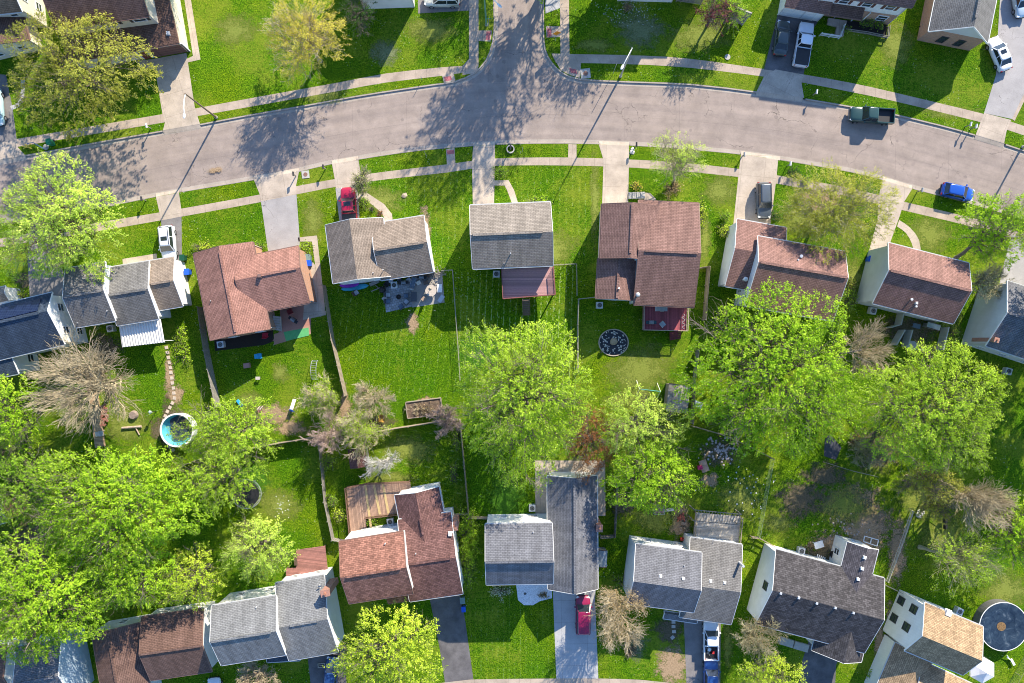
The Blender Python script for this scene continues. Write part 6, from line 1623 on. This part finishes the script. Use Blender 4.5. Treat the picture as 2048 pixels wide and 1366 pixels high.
# stepping stones and walkway
path_pts = [(333, 695), (335, 705), (337, 715), (339, 725), (341, 735), (342, 745), (344, 756), (345, 766), (347, 776), (348, 786), (349, 796), (345, 806), (340, 815), (335, 823), (331, 832), (328, 841), (327, 850), (327, 859), (328, 868), (331, 877), (335, 885), (340, 893), (346, 900)]
for i, (a, b) in enumerate(path_pts):
    c = P(a, b); g = MB(); nx = path_pts[min(i+1, len(path_pts)-1)]; pv = path_pts[max(i-1, 0)]; rz = math.atan2(-(nx[1]-pv[1]), nx[0]-pv[0])
    g.box(c+Vector((0, 0, .03)), (.42, .42, .06), rz); o = g.build('stepping_stone', plain('pale stepping stone', (.50, .42, .34), .85, var=.2))
    tag(o, 'square pale slab number %s along the curving path from house to pool' % ['one', 'two', 'three', 'four', 'five', 'six', 'seven', 'eight', 'nine', 'ten', 'eleven', 'twelve', 'thirteen', 'fourteen', 'fifteen', 'sixteen', 'seventeen', 'eighteen', 'nineteen', 'twenty', 'twenty-one', 'twenty-two', 'twenty-three'][i], 'stepping stone', 'stepping stones of the path to the pool')
patch('worn_ground', 338, 750, 12, 60, SOIL, 91); patch('worn_ground', 333, 845, 14, 60, DSOIL, 92)
g = MB(); w = [P(a, b, .28) for a, b in ((170, 745), (188, 742), (209, 892), (190, 896))]; g.prism(w, .0, .28)
tag(g.build('wooden_walkway', planks('tan walkway boards', (.42, .28, .17), .16, .12)), 'long tan boardwalk beneath the bare leafless tree', 'walkway')

# ------------------------------------------------------------------ garden things
def thing(name, px, py, label, cat, group=None, z=0): return empty(name, P(px, py, z), label, cat, group)
def chair(label, px, py, rz, m, cushion=None, group=None, lounge=False, z=0, name='patio_chair'):
    b = P(px, py, z); root = empty(name, Vector((0, 0, 0)), label, 'chair', group); w = .62; l = 1.5 if lounge else .58
    g = MB(); g.box((0, 0, .4), (l, w, .07)); g.build('seat', cushion or m, root, bevel=.02)
    M = Matrix.Rotation(-.3, 3, 'Y'); g = MB(); g.box((-l/2-.06, 0, .68), (.07, w, .6), rot=M); g.build('backrest', m, root, bevel=.02)
    for x in (-l/2+.05, l/2-.05):
        for y in (-w/2+.04, w/2-.04): g = MB(); g.box((x, y, .19), (.05, .05, .38)); g.build('leg', m, root)
    for y in (-w/2, w/2):
        g = MB(); g.box((0, y, .6), (.5, .06, .04)); g.box((.22, y, .5), (.04, .04, .2)); g.build('armrest', m, root)
    root.location = b; root.rotation_euler = (0, 0, rz); return root
def table(label, px, py, r, m, h=.72, rect=None, rz=0, z=0, name='patio_table', cat='table'):
    b = P(px, py, z); root = empty(name, Vector((0, 0, 0)), label, cat); g = MB()
    if rect: g.box((0, 0, h-.02), (rect[0], rect[1], .05))
    else: g.cyl((0, 0, h-.05), r, .05, 24)
    g.build('top', m, root)
    x, y = (rect[0]/2-.08, rect[1]/2-.08) if rect else (r*.6, r*.6)
    for sx in (-1, 1):
        for sy in (-1, 1): g = MB(); g.box((sx*x, sy*y, (h-.05)/2), (.05, .05, h-.05)); g.build('leg', m, root)
    root.location = b; root.rotation_euler = (0, 0, rz); return root
def grill(label, px, py, rz, m=None, z=0):
    b = P(px, py, z); root = empty('grill', Vector((0, 0, 0)), label, 'grill'); m = m or BLACK
    g = MB(); g.box((0, 0, .6), (.6, .5, .5)); g.build('cabinet', m, root, bevel=.02)
    g = MB(); sec = [(-.25, 0), (-.22, .18), (0, .27), (.22, .18), (.25, 0)]
    A = [Vector((-.3, y, .85+zz)) for y, zz in sec]; B = [Vector((.3, y, .85+zz)) for y, zz in sec]
    for k in range(4): g.face([A[k], A[k+1], B[k+1], B[k]])
    g.face(A[::-1]); g.face(B); g.build('lid', plain('steel grey lid', (.2, .22, .23), .3, .5), root)
    for sx in (-1, 1): g = MB(); g.box((sx*.5, 0, .84), (.36, .42, .04)); g.build('side_shelf', m, root)
    root.location = b; root.rotation_euler = (0, 0, rz)
DGW = plain('dark grey wicker', (.07, .075, .085), .7); LGC = plain('light grey cushion', (.42, .45, .48), .9); SLAT = plain('slate blue cushion', (.13, .18, .24), .9)
chair('upper grey armchair at the left rim of the paver patio', 777, 590, 0, DGW, LGC); chair('lower grey armchair at the left rim of the paver patio', 777, 603, 0, DGW, SLAT)
chair('dark armchair right of the fire pit on the pavers', 813, 592, math.pi, DGW, SLAT); chair('dark armchair at the bottom of the paver patio', 803, 613, 2.2, DGW, SLAT)
chair('grey padded chair near the lower right corner of the pavers', 814, 604, 2.4, DGW, LGC)
table('oval dark table with pale cloth between pavers and concrete', 829, 594, .45, DGW, rect=(.8, 1.3)); 
root = thing('fire_pit', 798, 594, 'round black fire pit in the middle of the pavers', 'fire pit'); g = MB(); g.lathe(P(798, 594), [(.28, 0), (.33, .35), (.27, .35), (.2, .2), (.01, .2)], 20); g.build('bowl', BLACK, root)
table('round beige table on the concrete patio with folded parasol', 863, 582, .75, plain('beige table', (.48, .42, .36), .7)); 
root = thing('folded_parasol', 860, 578, 'folded beige parasol standing in the round beige table', 'parasol'); g = MB(); g.tube([P(860, 578), P(860, 578, 2.2)], .03, 8); g.build('pole', WOODL, root)
g = MB(); g.tube([P(860, 578, 1.2), P(861, 577, 1.9), P(861, 577, 2.3)], [.22, .14, .03], 10); g.build('canopy', plain('beige canvas', (.5, .42, .34), .9), root)
table('white bench table at the right edge of the concrete patio', 880, 577, .4, TRIM, .5, rect=(.6, 1.1), name='garden_bench', cat='bench'); table('white folding table at the lower right of the concrete patio', 883, 598, .4, LGC, .6, rect=(.55, 1.0), rz=-.6)
grill('black grill in the middle of the house wall at the paver patio', 809, 566, .1); grill('grill with side shelves near the corner of the concrete patio', 845, 555, -.1)
chair('pale chaise near the wall between the two grills', 827, 567, 1.3, LGC, SLAT, lounge=True); chair('dark chair left of the air conditioner on the paver patio', 776, 568, .8, BLACK)
table('small dark table in the corner by the brush heap', 855, 551, .4, DWOOD, .6, rect=(.7, .6)); 
root = thing('covered_grill', 766, 580, 'black covered round grill at the top left of the pavers', 'grill'); g = MB(); g.lathe(P(766, 580), [(.4, 0), (.42, .6), (.35, .9), (.15, 1.05), (.01, 1.08)], 16); g.build('cover', BLACK, root)
g = MB(); g.bar(P(742, 583, .5), P(766, 573, .5), .12, .06); g.bar(P(744, 565, .2), P(762, 580, .2), .1, .1); g.bar(P(740, 570, .3), P(758, 562, .3), .4, .5)
tag(g.build('lumber_pile', WOODG), 'untidy lumber pile between kayaks and the covered grill', 'lumber')
def kayak(label, px, py, L, w, rz, m, z):
    g = MB(); n = 14; rg = []
    for k in range(n+1):
        u = -1+2*k/n; hw = w/2*math.sqrt(max(0, 1-abs(u)**2.2))+.01; zz = z+.08*u*u
        rg.append([(u*L/2, y*hw, zz+dz) for y, dz in ((-1, .1), (-.8, 0), (0, -.06), (.8, 0), (1, .1), (.6, .2), (0, .24 if abs(u) > .35 else .08), (-.6, .2))])
    for a, b in zip(rg, rg[1:]):
        for k in range(8): g.face([a[k], b[k], b[(k+1) % 8], a[(k+1) % 8]])
    p = P(px, py, 0); M = Matrix.Rotation(rz, 3, 'Z'); g.v = [tuple(M @ Vector(v)+p) for v in g.v]
    tag(g.build('kayak', m, smooth=True), label, 'kayak')
kayak('long turquoise kayak under the purple one', 711, 575, 3.7, .8, .14, plain('turquoise kayak plastic', (.03, .30, .42), .35), .2)
kayak('purple kayak lying against the wall of the tan ranch house', 701, 570, 2.6, .75, .10, plain('purple kayak plastic', (.22, .02, .36), .3), .45)
chair('small striped folding chair below the kayaks', 714, 586, .6, DWOOD, LGC)
# ranch house patio
grill('black grill on the pink patio', 590, 640, -.6); chair('dark red chair on the pink patio', 582, 623, 2.0, plain('dark red plastic', (.3, .03, .03), .5))
stairs('garden_steps', 'grey steps at the back of the ranch house beside the pink patio', (553, 632), (556, 661), 1.0, 1.4, CONC, 6)
chair('bright red chair at the left end of the pink patio', 533, 670, 1.6, plain('bright red plastic', (.55, .02, .05), .4))
# toys
def slide(label, px, py, rz, m, m2):
    b = P(px, py); root = empty('toy_slide', Vector((0, 0, 0)), label, 'toy slide')
    g = MB(); g.bar((-.1, 0, .8), (1.2, 0, .12), .42, .05); 
    for y in (-.2, .2): g.bar((-.1, y, .86), (1.2, y, .18), .04, .1)
    g.build('chute', m, root); g = MB()
    for y in (-.2, .2): g.bar((-.5, y, 0), (-.15, y, 1.1), .07)
    for k in range(3): g.bar((-.42+.12*k, -.2, .25+.27*k), (-.42+.12*k, .2, .25+.27*k), .08)
    g.build('ladder', m2, root); root.location = b; root.rotation_euler = (0, 0, rz)
slide('faded pink toy slide on worn soil', 523, 820, -1.5, plain('faded pink plastic', (.62, .30, .24), .5), plain('pale plastic', (.5, .45, .4), .5))
slide('cream and blue toy slide beside the yellow tan shrubby tree', 587, 816, 1.4, plain('cream plastic', (.72, .68, .55), .5), plain('blue toy plastic', (.03, .12, .5), .45))
chair('small bright blue garden chair in the toy yard', 521, 712, .1, plain('sky blue plastic', (.04, .35, .62), .5), name='toy_chair')
g = MB(); g.box(P(494, 731, .25), (.8, .65, .5), .15); tag(g.build('storage_box', plain('pinkish brown box', (.36, .2, .17), .7), bevel=.04), 'pinkish brown box on the lawn behind the ranch house', 'box')
g = MB(); g.box(P(479, 806, .12), (1.0, .35, .2), -.9); tag(g.build('toy_boat', plain('sky blue plastic', (.04, .35, .62), .5), bevel=.06), 'flat light blue toy by the end of the grey board fence', 'toy')
table('small weathered play table on the lawn', 518, 756, .35, plain('pale plastic', (.5, .45, .4), .5), .5, rect=(.55, .4))
root = thing('climbing_arch', 631, 740, 'narrow oval climbing arch of grey bars at the fence', 'climbing frame')
c = P(631, 740); 
for s_ in (-1, 1):
    g = MB(); g.tube([c+Vector((s_*.35, 1.3*math.cos(a), .05+1.0*math.sin(a))) for a in [k*math.pi/12 for k in range(13)]], .035, 6); g.build('side_arch', POLE, root)
for k in range(1, 12):
    a = k*math.pi/12; g = MB(); g.bar(c+Vector((-.35, 1.3*math.cos(a), .05+math.sin(a))), c+Vector((.35, 1.3*math.cos(a), .05+math.sin(a))), .03); g.build('rung', POLE, root)
# planter
root = thing('raised_planter', 847, 818, 'raised timber planter with dry weeds beside the pinkish bush', 'planter')
w = [P(a, b, .6) for a, b in ((811, 805), (881, 796), (884, 829), (815, 837))]
for a, b in zip(w, w[1:]+w[:1]): g = MB(); g.bar(a-Vector((0, 0, .3)), b-Vector((0, 0, .3)), .1, .6); g.build('side_board', WOODL, root)
g = MB(); g.prism([q+(sum(w, Vector())/4-q)*.03 for q in w], .0, .45); g.build('soil', plain('planter soil', (.16, .11, .075), .95, var=.6, scale=8), root)
X('dry_weeds', 'dry straw weeds growing in the raised timber planter', 846, 818, 30, .75, 'tan', 70, ry=13, density=.3, twiggy=True, bark=BARKL, stems=40)
root = thing('wheelbarrow', 765, 836, 'yellow brown wheelbarrow near the planter', 'wheelbarrow'); c = P(765, 836)
g = MB(); lo = [c+Vector((x*.25, y*.3, .3)) for x, y in ((-1, -1), (1, -1), (1, 1), (-1, 1))]; hi = [c+Vector((x*.4, y*.5, .65)) for x, y in ((-1, -1), (1, -1), (1, 1), (-1, 1))]
for k in range(4): g.face([lo[k], lo[(k+1) % 4], hi[(k+1) % 4], hi[k]])
g.face(lo); g.build('tray', plain('ochre barrow metal', (.42, .25, .05), .6), root)
for s_ in (-1, 1): g = MB(); g.bar(c+Vector((s_*.1, -.75, .2)), c+Vector((s_*.35, 1.0, .6)), .04); g.build('handle', WOODL, root)
g = MB(); g.tube([c+Vector((-.04, -.7, .2)), c+Vector((.04, -.7, .2))], .2, 14); g.build('wheel', TYRE, root)
root = thing('tyre_pots', 748, 834, 'pair of dark round pots left of the wheelbarrow', 'plant pots')
for dx in (-.35, .3): g = MB(); g.lathe(P(748, 836)+Vector((dx, 0, 0)), [(.22, 0), (.28, .35), (.22, .35), (.2, .15), (.01, .15)], 16); g.build('pot', BLACK, root)
# plum shed and others
def shed(name, label, A, B, C_, ze, rise, rm, wm, ridge='v', cat='shed'):
    root = empty(name, P((A[0]+C_[0])/2, (A[1]+C_[1])/2), label, cat); b = Block(A, B, C_, ze, rise, ridge)
    gable(root, b, rm, wm, vent=None, oe=.12, og=.1, gut=False, trim=DWOOD, th=.07); BL.pop(); return root
shed('garden_shed', 'small plum brown roofed shed under the shrubby trees', (696, 900), (731, 894), (735, 931), 1.9, .6, shingle('plum brown shingles', (.18, .09, .08)), WOODG)
shed('garden_shed', 'grey weathered shed with tarp roof beside the fence of the swing lawn', (1338, 767), (1381, 771), (1374, 826), 2.1, .5, shingle('worn tarp roof', (.40, .36, .32), row=.6, blot=.45), WOODL)
shed('storage_locker', 'grey plastic storage locker against the grey L shaped house', (1198, 1100), (1214, 1101), (1214, 1134), 1.7, .12, plain('grey resin', (.25, .30, .33), .5), GREYM)
g = MB(); g.box(P(1396, 809, .7), (1.1, .8, .06), -.35); tag(g.build('white_table_top', TRIM), 'plain white board standing beside the grey fence', 'board')
shed('garden_shed', 'small grey slatted roofed shed right of the bright yellow green small tree', (1471, 16), (1505, 22), (1499, 32), 2.5, .3, planks('grey slat roof', (.26, .25, .24), .2, 1.4), WOODG, 'h')
# swing set
root = thing('swing_set', 1300, 780, 'teal and white swing set frame on the yellowish lawn', 'swing set'); TEAL = plain('teal swing metal', (.05, .38, .36), .4)
a, b = P(1279, 778, 2.1), P(1321, 783, 2.1)
g = MB(); g.tube([a, b], .04, 8); g.build('top_bar', TEAL, root)
for q in (a, b):
    for s_ in (-1, 1): g = MB(); g.tube([q, Vector((q.x, q.y+s_*1.0, 0))], .035, 6); g.build('leg', TRIM, root)
for u in (.35, .68):
    q = a+(b-a)*u; g = MB()
    for dx in (-.2, .2): g.bar(q+Vector((dx, 0, 0)), q+Vector((dx, -.1, -1.55)), .015)
    g.box(q+Vector((0, -.1, -1.55)), (.45, .2, .04)); g.build('swing', BLACK, root)
grill('dark grill on the magenta deck', 1300, 645, 0, plain('dark teal enamel', (.02, .06, .07), .3), z=1.1)
chair('pale blue chair on the magenta deck', 1324, 648, .7, LGC, LGC, z=1.1); chair('tilted white lounger on the magenta deck by the wall', 1322, 618, 0, TRIM, LGC, lounge=True, z=1.1)
g = MB(); g.tube([P(1367+3*math.sin(i*1.3), 628+i*2.0, 1.13) for i in range(16)], .03, 5); tag(g.build('garden_hose', TRIM), 'coiled pale hose along the right rail of the magenta deck', 'hose')
# steps and retaining bed by the wide drive
root = thing('front_steps', 1272, 392, 'pale concrete steps beside the wide concrete drive', 'steps')
for k in range(4): g = MB(); g.box(P(1261+k*8, 391, .1+.07*k), (.52, .85, .2+.14*k)); g.build('step', CONC, root)
ground_sheet('path', [(1288, 385), (1300, 386), (1312, 398), (1310, 404), (1288, 403)], .014, DRIVE)
# pad rocks etc. near kerb
for i, (x, y, s_, l) in enumerate(((1265, 299, .28, 'pale stones beside the dark mailbox at the wide drive'), (809, 391, .42, 'pale flat tree stump in the front lawn of the tan ranch house'), (1050, 1187, .22, 'single dark stone on the white gravel bed'))):
    g = MB(); rr_ = random.Random(i); stone(g, P(x, y), s_, rr_)
    if i == 0: stone(g, P(x-1, y+5), .35, rr_)
    tag(g.build(('rock', 'tree_stump', 'rock')[i], plain(*(('pale stone', (.5, .48, .44), .8), ('cut stump wood', (.42, .33, .24), .85), ('dark stone', (.1, .1, .1), .8))[i])), l, ('rock', 'stump', 'rock')[i])
# bits in the pool yard
root = thing('tree_stump', 268, 830, 'large round weathered stump in the pool yard', 'stump'); g = MB(); g.lathe(P(268, 830), [(.62, 0), (.52, .35), (.48, .42), (.01, .42)], 18); g.build('wood', plain('old stump wood', (.26, .2, .17), .9, var=.4, scale=6), root)
g = MB(); g.tube([P(244, 856, .15), P(283, 853, .15)], .16, 8); g.tube([P(270, 853, .15), P(279, 870, .1)], .08, 6); tag(g.build('fallen_log', barkm('bleached log', (.4, .31, .24))), 'bleached fallen log below the stump', 'log')
root = thing('bird_feeder', 312, 822, 'small bird feeder on a post beside the stepping stones', 'bird feeder'); q = P(312, 822)
g = MB(); g.cyl(q, .04, 1.3, 6); g.build('post', BLACK, root); g = MB(); g.box(q+Vector((0, 0, 1.42)), (.3, .3, .25)); g.build('box', WOODG, root)
g = MB(); g.lathe(q+Vector((0, 0, 1.55)), [(.28, 0), (.01, .2)], 4); g.build('roof', plain('pale green roof', (.3, .42, .36), .6), root)
chair('grey garden chair at the end of the long tan boardwalk', 206, 866, .2, LGC)
root = thing('brick_fire_ring', 208, 828, 'reddish brick pile beside the long tan boardwalk', 'brick pile')
rng = random.Random(8); g = MB()
for k in range(46): g.box(P(208+rng.uniform(-7, 7), 830+rng.uniform(-22, 22), .1+rng.random()*.2), (.35, .2, .12), rng.random()*3)
g.build('bricks', plain('old red bricks', (.26, .11, .08), .9), root)['kind'] = 'stuff'
root = thing('ring_post', 432, 1200, 'slim post with white ring on top behind the light grey house', 'post'); q = P(432, 1200)
g = MB(); g.cyl(q, .03, 3.6, 8); g.build('post', TRIM, root); g = MB(); g.lathe(q+Vector((0, 0, 3.6)), [(.38, -.04), (.42, 0), (.38, .04), (.34, 0), (.38, -.04)], 20); g.build('ring', TRIM, root)
# lower right yard things
def tablec(label, px, py, r, m): return table(label, px, py, r, m)
root = thing('round_fire_table', 1671, 1109, 'large round black table beside the dark rear wing', 'table'); g = MB(); g.lathe(P(1671, 1109), [(.75, 0), (.85, .55), (.85, .62), (.01, .64)], 28); g.build('top', BLACK, root)
table('rumpled white table behind the charcoal roofed house', 1634, 1087, .5, TRIM, .6, rect=(1.2, .9), rz=.3)
root = thing('pallet', 1641, 1116, 'white slatted pallet on the soil by the eave', 'pallet')
for k in range(5): g = MB(); g.box(P(1634+k*3.6, 1114+k*1.6, .12), (.12, .8, .05), -.3); g.build('slat', TRIM, root)
root = thing('window_frame', 1742, 1081, 'large white empty frame lying behind the dark rear wing', 'frame')
w = [P(a, b, .25) for a, b in ((1729, 1072), (1757, 1080), (1754, 1092), (1727, 1083))]
for a, b in list(zip(w, w[1:]+w[:1]))+[((w[0]+w[1])/2, ) and ((w[0]+w[1])/2, (w[2]+w[3])/2)]: g = MB(); g.bar(a, b, .1, .08); g.build('bar', TRIM, root)
root = thing('swing_bench', 1886, 1043, 'dark two seat swing on the lawn at the right', 'swing'); c = P(1886, 1043)
g = MB(); 
for dy in (-.55, .25): g.box(c+Vector((0, dy, .5)), (.55, .55, .06)); g.box(c+Vector((-.25, dy, .75)), (.06, .55, .5))
g.bar(c+Vector((-2.2, .9, .3)), c+Vector((0, .0, .6)), .05); g.build('seats', BLACK, root)
root = thing('white_tarp_heap', 1842, 1027, 'crumpled white heap at the left of the dark swing', 'heap'); g = MB(); rr_ = random.Random(4)
for k in range(5): stone(g, P(1842+rr_.uniform(-5, 5), 1027+rr_.uniform(-4, 4)), rr_.uniform(.25, .45), rr_)
g.build('heap', plain('dirty white tarp', (.5, .5, .47), .8), root)
# gazebo tent
root = thing('party_tent', 1965, 1338, 'white pop up tent with six sided canopy beside the golden roofed house', 'tent'); c = P(1965, 1340, 2.4); c0 = Vector((c.x, c.y, 0)); TW = plain('white tent canvas', (.75, .73, .72), .7, var=.06)
g = MB(); rim = [c+Vector((1.75*math.cos(a), 1.75*math.sin(a), 0)) for a in [math.pi/6+k*math.pi/3 for k in range(6)]]
mid = [c+Vector((.8*math.cos(a), .8*math.sin(a), .42)) for a in [math.pi/6+k*math.pi/3 for k in range(6)]]; top = c+Vector((0, 0, .9))
for k in range(6):
    j = (k+1) % 6; g.face([rim[k], rim[j], mid[j], mid[k]]); g.face([mid[k], mid[j], top]); g.face([rim[k]-Vector((0, 0, .25)), rim[j]-Vector((0, 0, .25)), rim[j], rim[k]])
g.build('canopy', TW, root)
for k in range(6): g = MB(); g.cyl((rim[k].x, rim[k].y, 0), .03, 2.3, 6); g.build('leg', POLE, root)
root = thing('toy_glider', 2022, 1322, 'small grey and white glider toy in the bottom right yard', 'toy'); q = P(2022, 1322)
g = MB(); g.box(q+Vector((0, 0, .3)), (.3, .9, .15), .5); g.box(q+Vector((-.4, .4, .3)), (.9, .12, .08), -.6); g.bar(q+Vector((-.9, 1.0, .5)), q, .07); g.build('frame', TRIM, root)
# walled yard behind brown roofed house
root = thing('screen_walls', 1820, 670, 'pale board screen walls around the walled yard of the brown roofed house', 'screen wall')
for a, b, hh in (((1795, 625), (1789, 650), 1.6), ((1789, 650), (1772, 655), 1.4), ((1797, 660), (1780, 690), 1.6), ((1812, 660), (1803, 692), 1.6), ((1803, 692), (1840, 700), 1.0), ((1883, 655), (1872, 700), 1.6)):
    g = MB(); A, B = P(*a), P(*b); g.bar(A+Vector((0, 0, hh/2)), B+Vector((0, 0, hh/2)), .12, hh); g.build('panel', siding('grey green panels', (.42, .45, .42)), root)
table('round pale table in the walled yard', 1819, 691, .62, plain('pale speckled table', (.42, .40, .38), .6)); table('small rectangular grey table in the walled yard', 1828, 652, .4, SLAT, .6, rect=(1.0, .6), rz=-.25)
shed('garden_cabinet', 'low grey green cabinet at the back wall in the walled yard', (1856, 645), (1882, 650), (1878, 660), 1.2, .1, plain('grey green resin', (.36, .4, .37), .6), GREYM, cat='cabinet')
# rusty junk near pergola
rng = random.Random(12)
for i, (x, y, sx, sy, sz, col, l) in enumerate(((1316, 1016, 1.5, 1.3, .8, (.3, .2, .17), 'open steel framed cart below the maple behind the blue grey house'), (1362, 1032, .8, .8, .6, (.36, .1, .06), 'rusty red barrel heap left of the pergola'),
        (1366, 1052, .9, .5, .4, (.3, .22, .16), 'pile of rusty scrap beside the pergola'), (1368, 1078, 1.0, .4, .35, (.55, .06, .03), 'red toolbox at the corner of the pergola'), (1408, 932, 1.0, 1.6, .3, (.5, .3, .2), 'pinkish plywood sheet on the lawn'),
        (1400, 935, .6, .5, .4, (.5, .03, .12), 'crimson bundle on the plywood sheet edge'), (1336, 1020, 1.6, .35, .2, (.55, .52, .48), 'pale plank on the ground right of the steel cart'))):
    root = thing('junk_item', x, y, l, 'junk'); g = MB(); m_ = plain('junk paint %d' % i if False else 'scrap %s' % ['grey', 'rust', 'brown', 'red', 'pink', 'crimson', 'white'][i], col, .75, var=.4)
    if i == 0:
        c = P(x, y)
        for a in (-.7, .7):
            for b in (-.6, .6): g.bar(c+Vector((a, b, 0)), c+Vector((a, b, .9)), .05)
        for z in (.3, .9):
            for a in (-.7, .7): g.bar(c+Vector((a, -.6, z)), c+Vector((a, .6, z)), .05)
            for b in (-.6, .6): g.bar(c+Vector((-.7, b, z)), c+Vector((.7, b, z)), .05)
        g.build('frame', POLE, root); g = MB(); g.box(c+Vector((0, 0, .35)), (1.3, 1.1, .3))
    elif i in (1, 2):
        for k in range(9):
            q = P(x+rng.uniform(-7, 7), y+rng.uniform(-9, 9), rng.uniform(.1, .5)); g.box(q, (rng.uniform(.2, .7), rng.uniform(.1, .4), rng.uniform(.08, .3)), rng.random()*3)
    else: g.box(P(x, y, sz/2), (sx, sy, sz if i not in (4, 6) else .06), rng.random()*.4)
    g.build('load', m_, root, bevel=.02)
# scattered litter of stones/flotsam in messy yards
def litter(name, cx, cy, rx, ry, n, seed, m, s0, s1):
    rng = random.Random(seed); g = MB()
    for k in range(n): stone(g, P(cx+rng.gauss(0, rx*.5), cy+rng.gauss(0, ry*.5), .0), rng.uniform(s0, s1), rng)
    tag(g.build(name, m), 'scattered pale debris', 'debris', kind='stuff')
litter('debris', 1440, 900, 36, 26, 90, 1, plain('pinkish grey debris', (.42, .36, .36), .9), .08, .2)
litter('debris', 1480, 980, 60, 60, 40, 2, plain('white litter', (.7, .7, .68), .8), .05, .12)
litter('debris', 860, 560, 10, 10, 30, 3, WOODG, .1, .2); litter('debris', 1255, 20, 60, 30, 200, 4, plain('fallen petals', (.55, .58, .6), .9), .03, .06)
litter('debris', 1690, 1060, 50, 40, 60, 5, plain('mixed stones', (.35, .3, .26), .9), .06, .15)
litter('debris', 560, 1010, 30, 20, 26, 6, plain('fallen petals', (.55, .58, .6), .9), .05, .09)
# flat dark roof/mat under tree, slabs beside the dirt drive
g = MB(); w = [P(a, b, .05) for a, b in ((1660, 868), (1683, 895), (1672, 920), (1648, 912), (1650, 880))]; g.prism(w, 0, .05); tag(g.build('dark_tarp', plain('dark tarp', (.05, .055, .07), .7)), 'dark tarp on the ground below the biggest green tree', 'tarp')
for i, (x, y) in enumerate(((1347, 1244), (1347, 1253), (1348, 1263), (1345, 1275))):
    g = MB(); g.box(P(x, y, .03), (.5, .42, .06), (0, 0, 0, .7)[i]); tag(g.build('paving_slab', CONC), ('topmost', 'second', 'third', 'lowest, turned')[i]+' loose slab beside the drive of the blue grey house', 'paving slab')
g = MB(); [g.box(P(643, 1331, .08)+Vector((dx, dy, 0)), (sx, sy, .08), .1) for dx, dy, sx, sy in ((0, .25, 1.0, .08), (0, -.25, 1.0, .08), (-.45, 0, .08, .5), (.45, 0, .08, .5), (0, 0, .5, .08))]
tag(g.build('wooden_pallet', plain('beige frame', (.5, .45, .36), .7)), 'beige wooden pallet lying on the dark drive at the bottom', 'pallet')
root = thing('porch_step', 1590, 1285, 'grey double porch slab in front of the charcoal roofed house', 'porch')
g = MB(); g.bar(P(1560, 1280, .15), P(1586, 1288, .15), 1.0, .3); g.bar(P(1588, 1289, .15), P(1616, 1297, .15), 1.0, .3); g.build('slab', CONC, root)
# verge clutter at the far left
g = MB(); g.bar(P(47, 297, .2), P(62, 288, .5), .1); g.bar(P(50, 288, .2), P(64, 298, .4), .1); g.bar(P(45, 292, .3), P(60, 296, .3), .12); tag(g.build('folded_toy', plain('yellow plastic', (.7, .5, .06), .5)), 'yellow folded frame lying on the far left verge', 'toy')
g = MB(); g.tube([P(54, 287, .3), P(66, 285, .4), P(88, 298, .5)], .06, 6); tag(g.build('blue_tube', plain('steel blue tube', (.06, .14, .28), .5)), 'bent dark blue tube on the far left verge', 'tube')
g = MB(); stone(g, P(92, 294), .42, random.Random(2)); tag(g.build('bin_bag', plain('grey bag', (.3, .3, .28), .7)), 'grey bag next to the green bin on the verge', 'bag')

signpost('thin dark clothes post on the striped lawn below the pavers', 822, 622, 2.4, None, 'post')
signpost('thin dark clothes post on the lawn below the concrete patio', 872, 622, 2.2, None, 'post')

rng = random.Random(21)
for i, (x, y, col, l) in enumerate(((783, 562, (.5, .5, .52), 'pale crate by the house wall left of the grill'), (800, 560, (.05, .06, .08), 'dark crate by the house wall at the middle of the patio'), (818, 560, (.35, .38, .42), 'grey crate right of the wall side grill'),
        (838, 566, (.6, .58, .52), 'cream box on the concrete patio below the side shelf grill'), (852, 566, (.12, .09, .07), 'brown box on the concrete patio near its top right corner'), (770, 597, (.4, .42, .4), 'small grey box at the far left rim of the pavers'),
        (848, 598, (.35, .25, .18), 'low brown box between oval table and folded parasol'))):
    root = thing('storage_crate', x, y, l, 'crate'); c = P(x, y); rz = rng.random()
    g = MB(); g.box(c+Vector((0, 0, .2)), (.55, .42, .4), rz); g.build('body', plain('crate %s' % l.split()[0], col, .7), root, bevel=.03)
    g = MB(); g.box(c+Vector((0, 0, .43)), (.6, .47, .05), rz); g.build('lid', plain('crate %s' % l.split()[0], col, .7), root)
g = MB()
for k in range(26):
    a = rng.random()*3.14; c = P(872+rng.gauss(0, 7), 548+rng.gauss(0, 4), rng.uniform(.1, .5)); d = Vector((math.cos(a), math.sin(a), rng.uniform(-.2, .2)))*rng.uniform(.3, .8); g.bar(c-d, c+d, .04)
tag(g.build('brush_heap', WOODG), 'heap of cut branches at the fence corner beside the concrete patio', 'brush heap', kind='stuff')
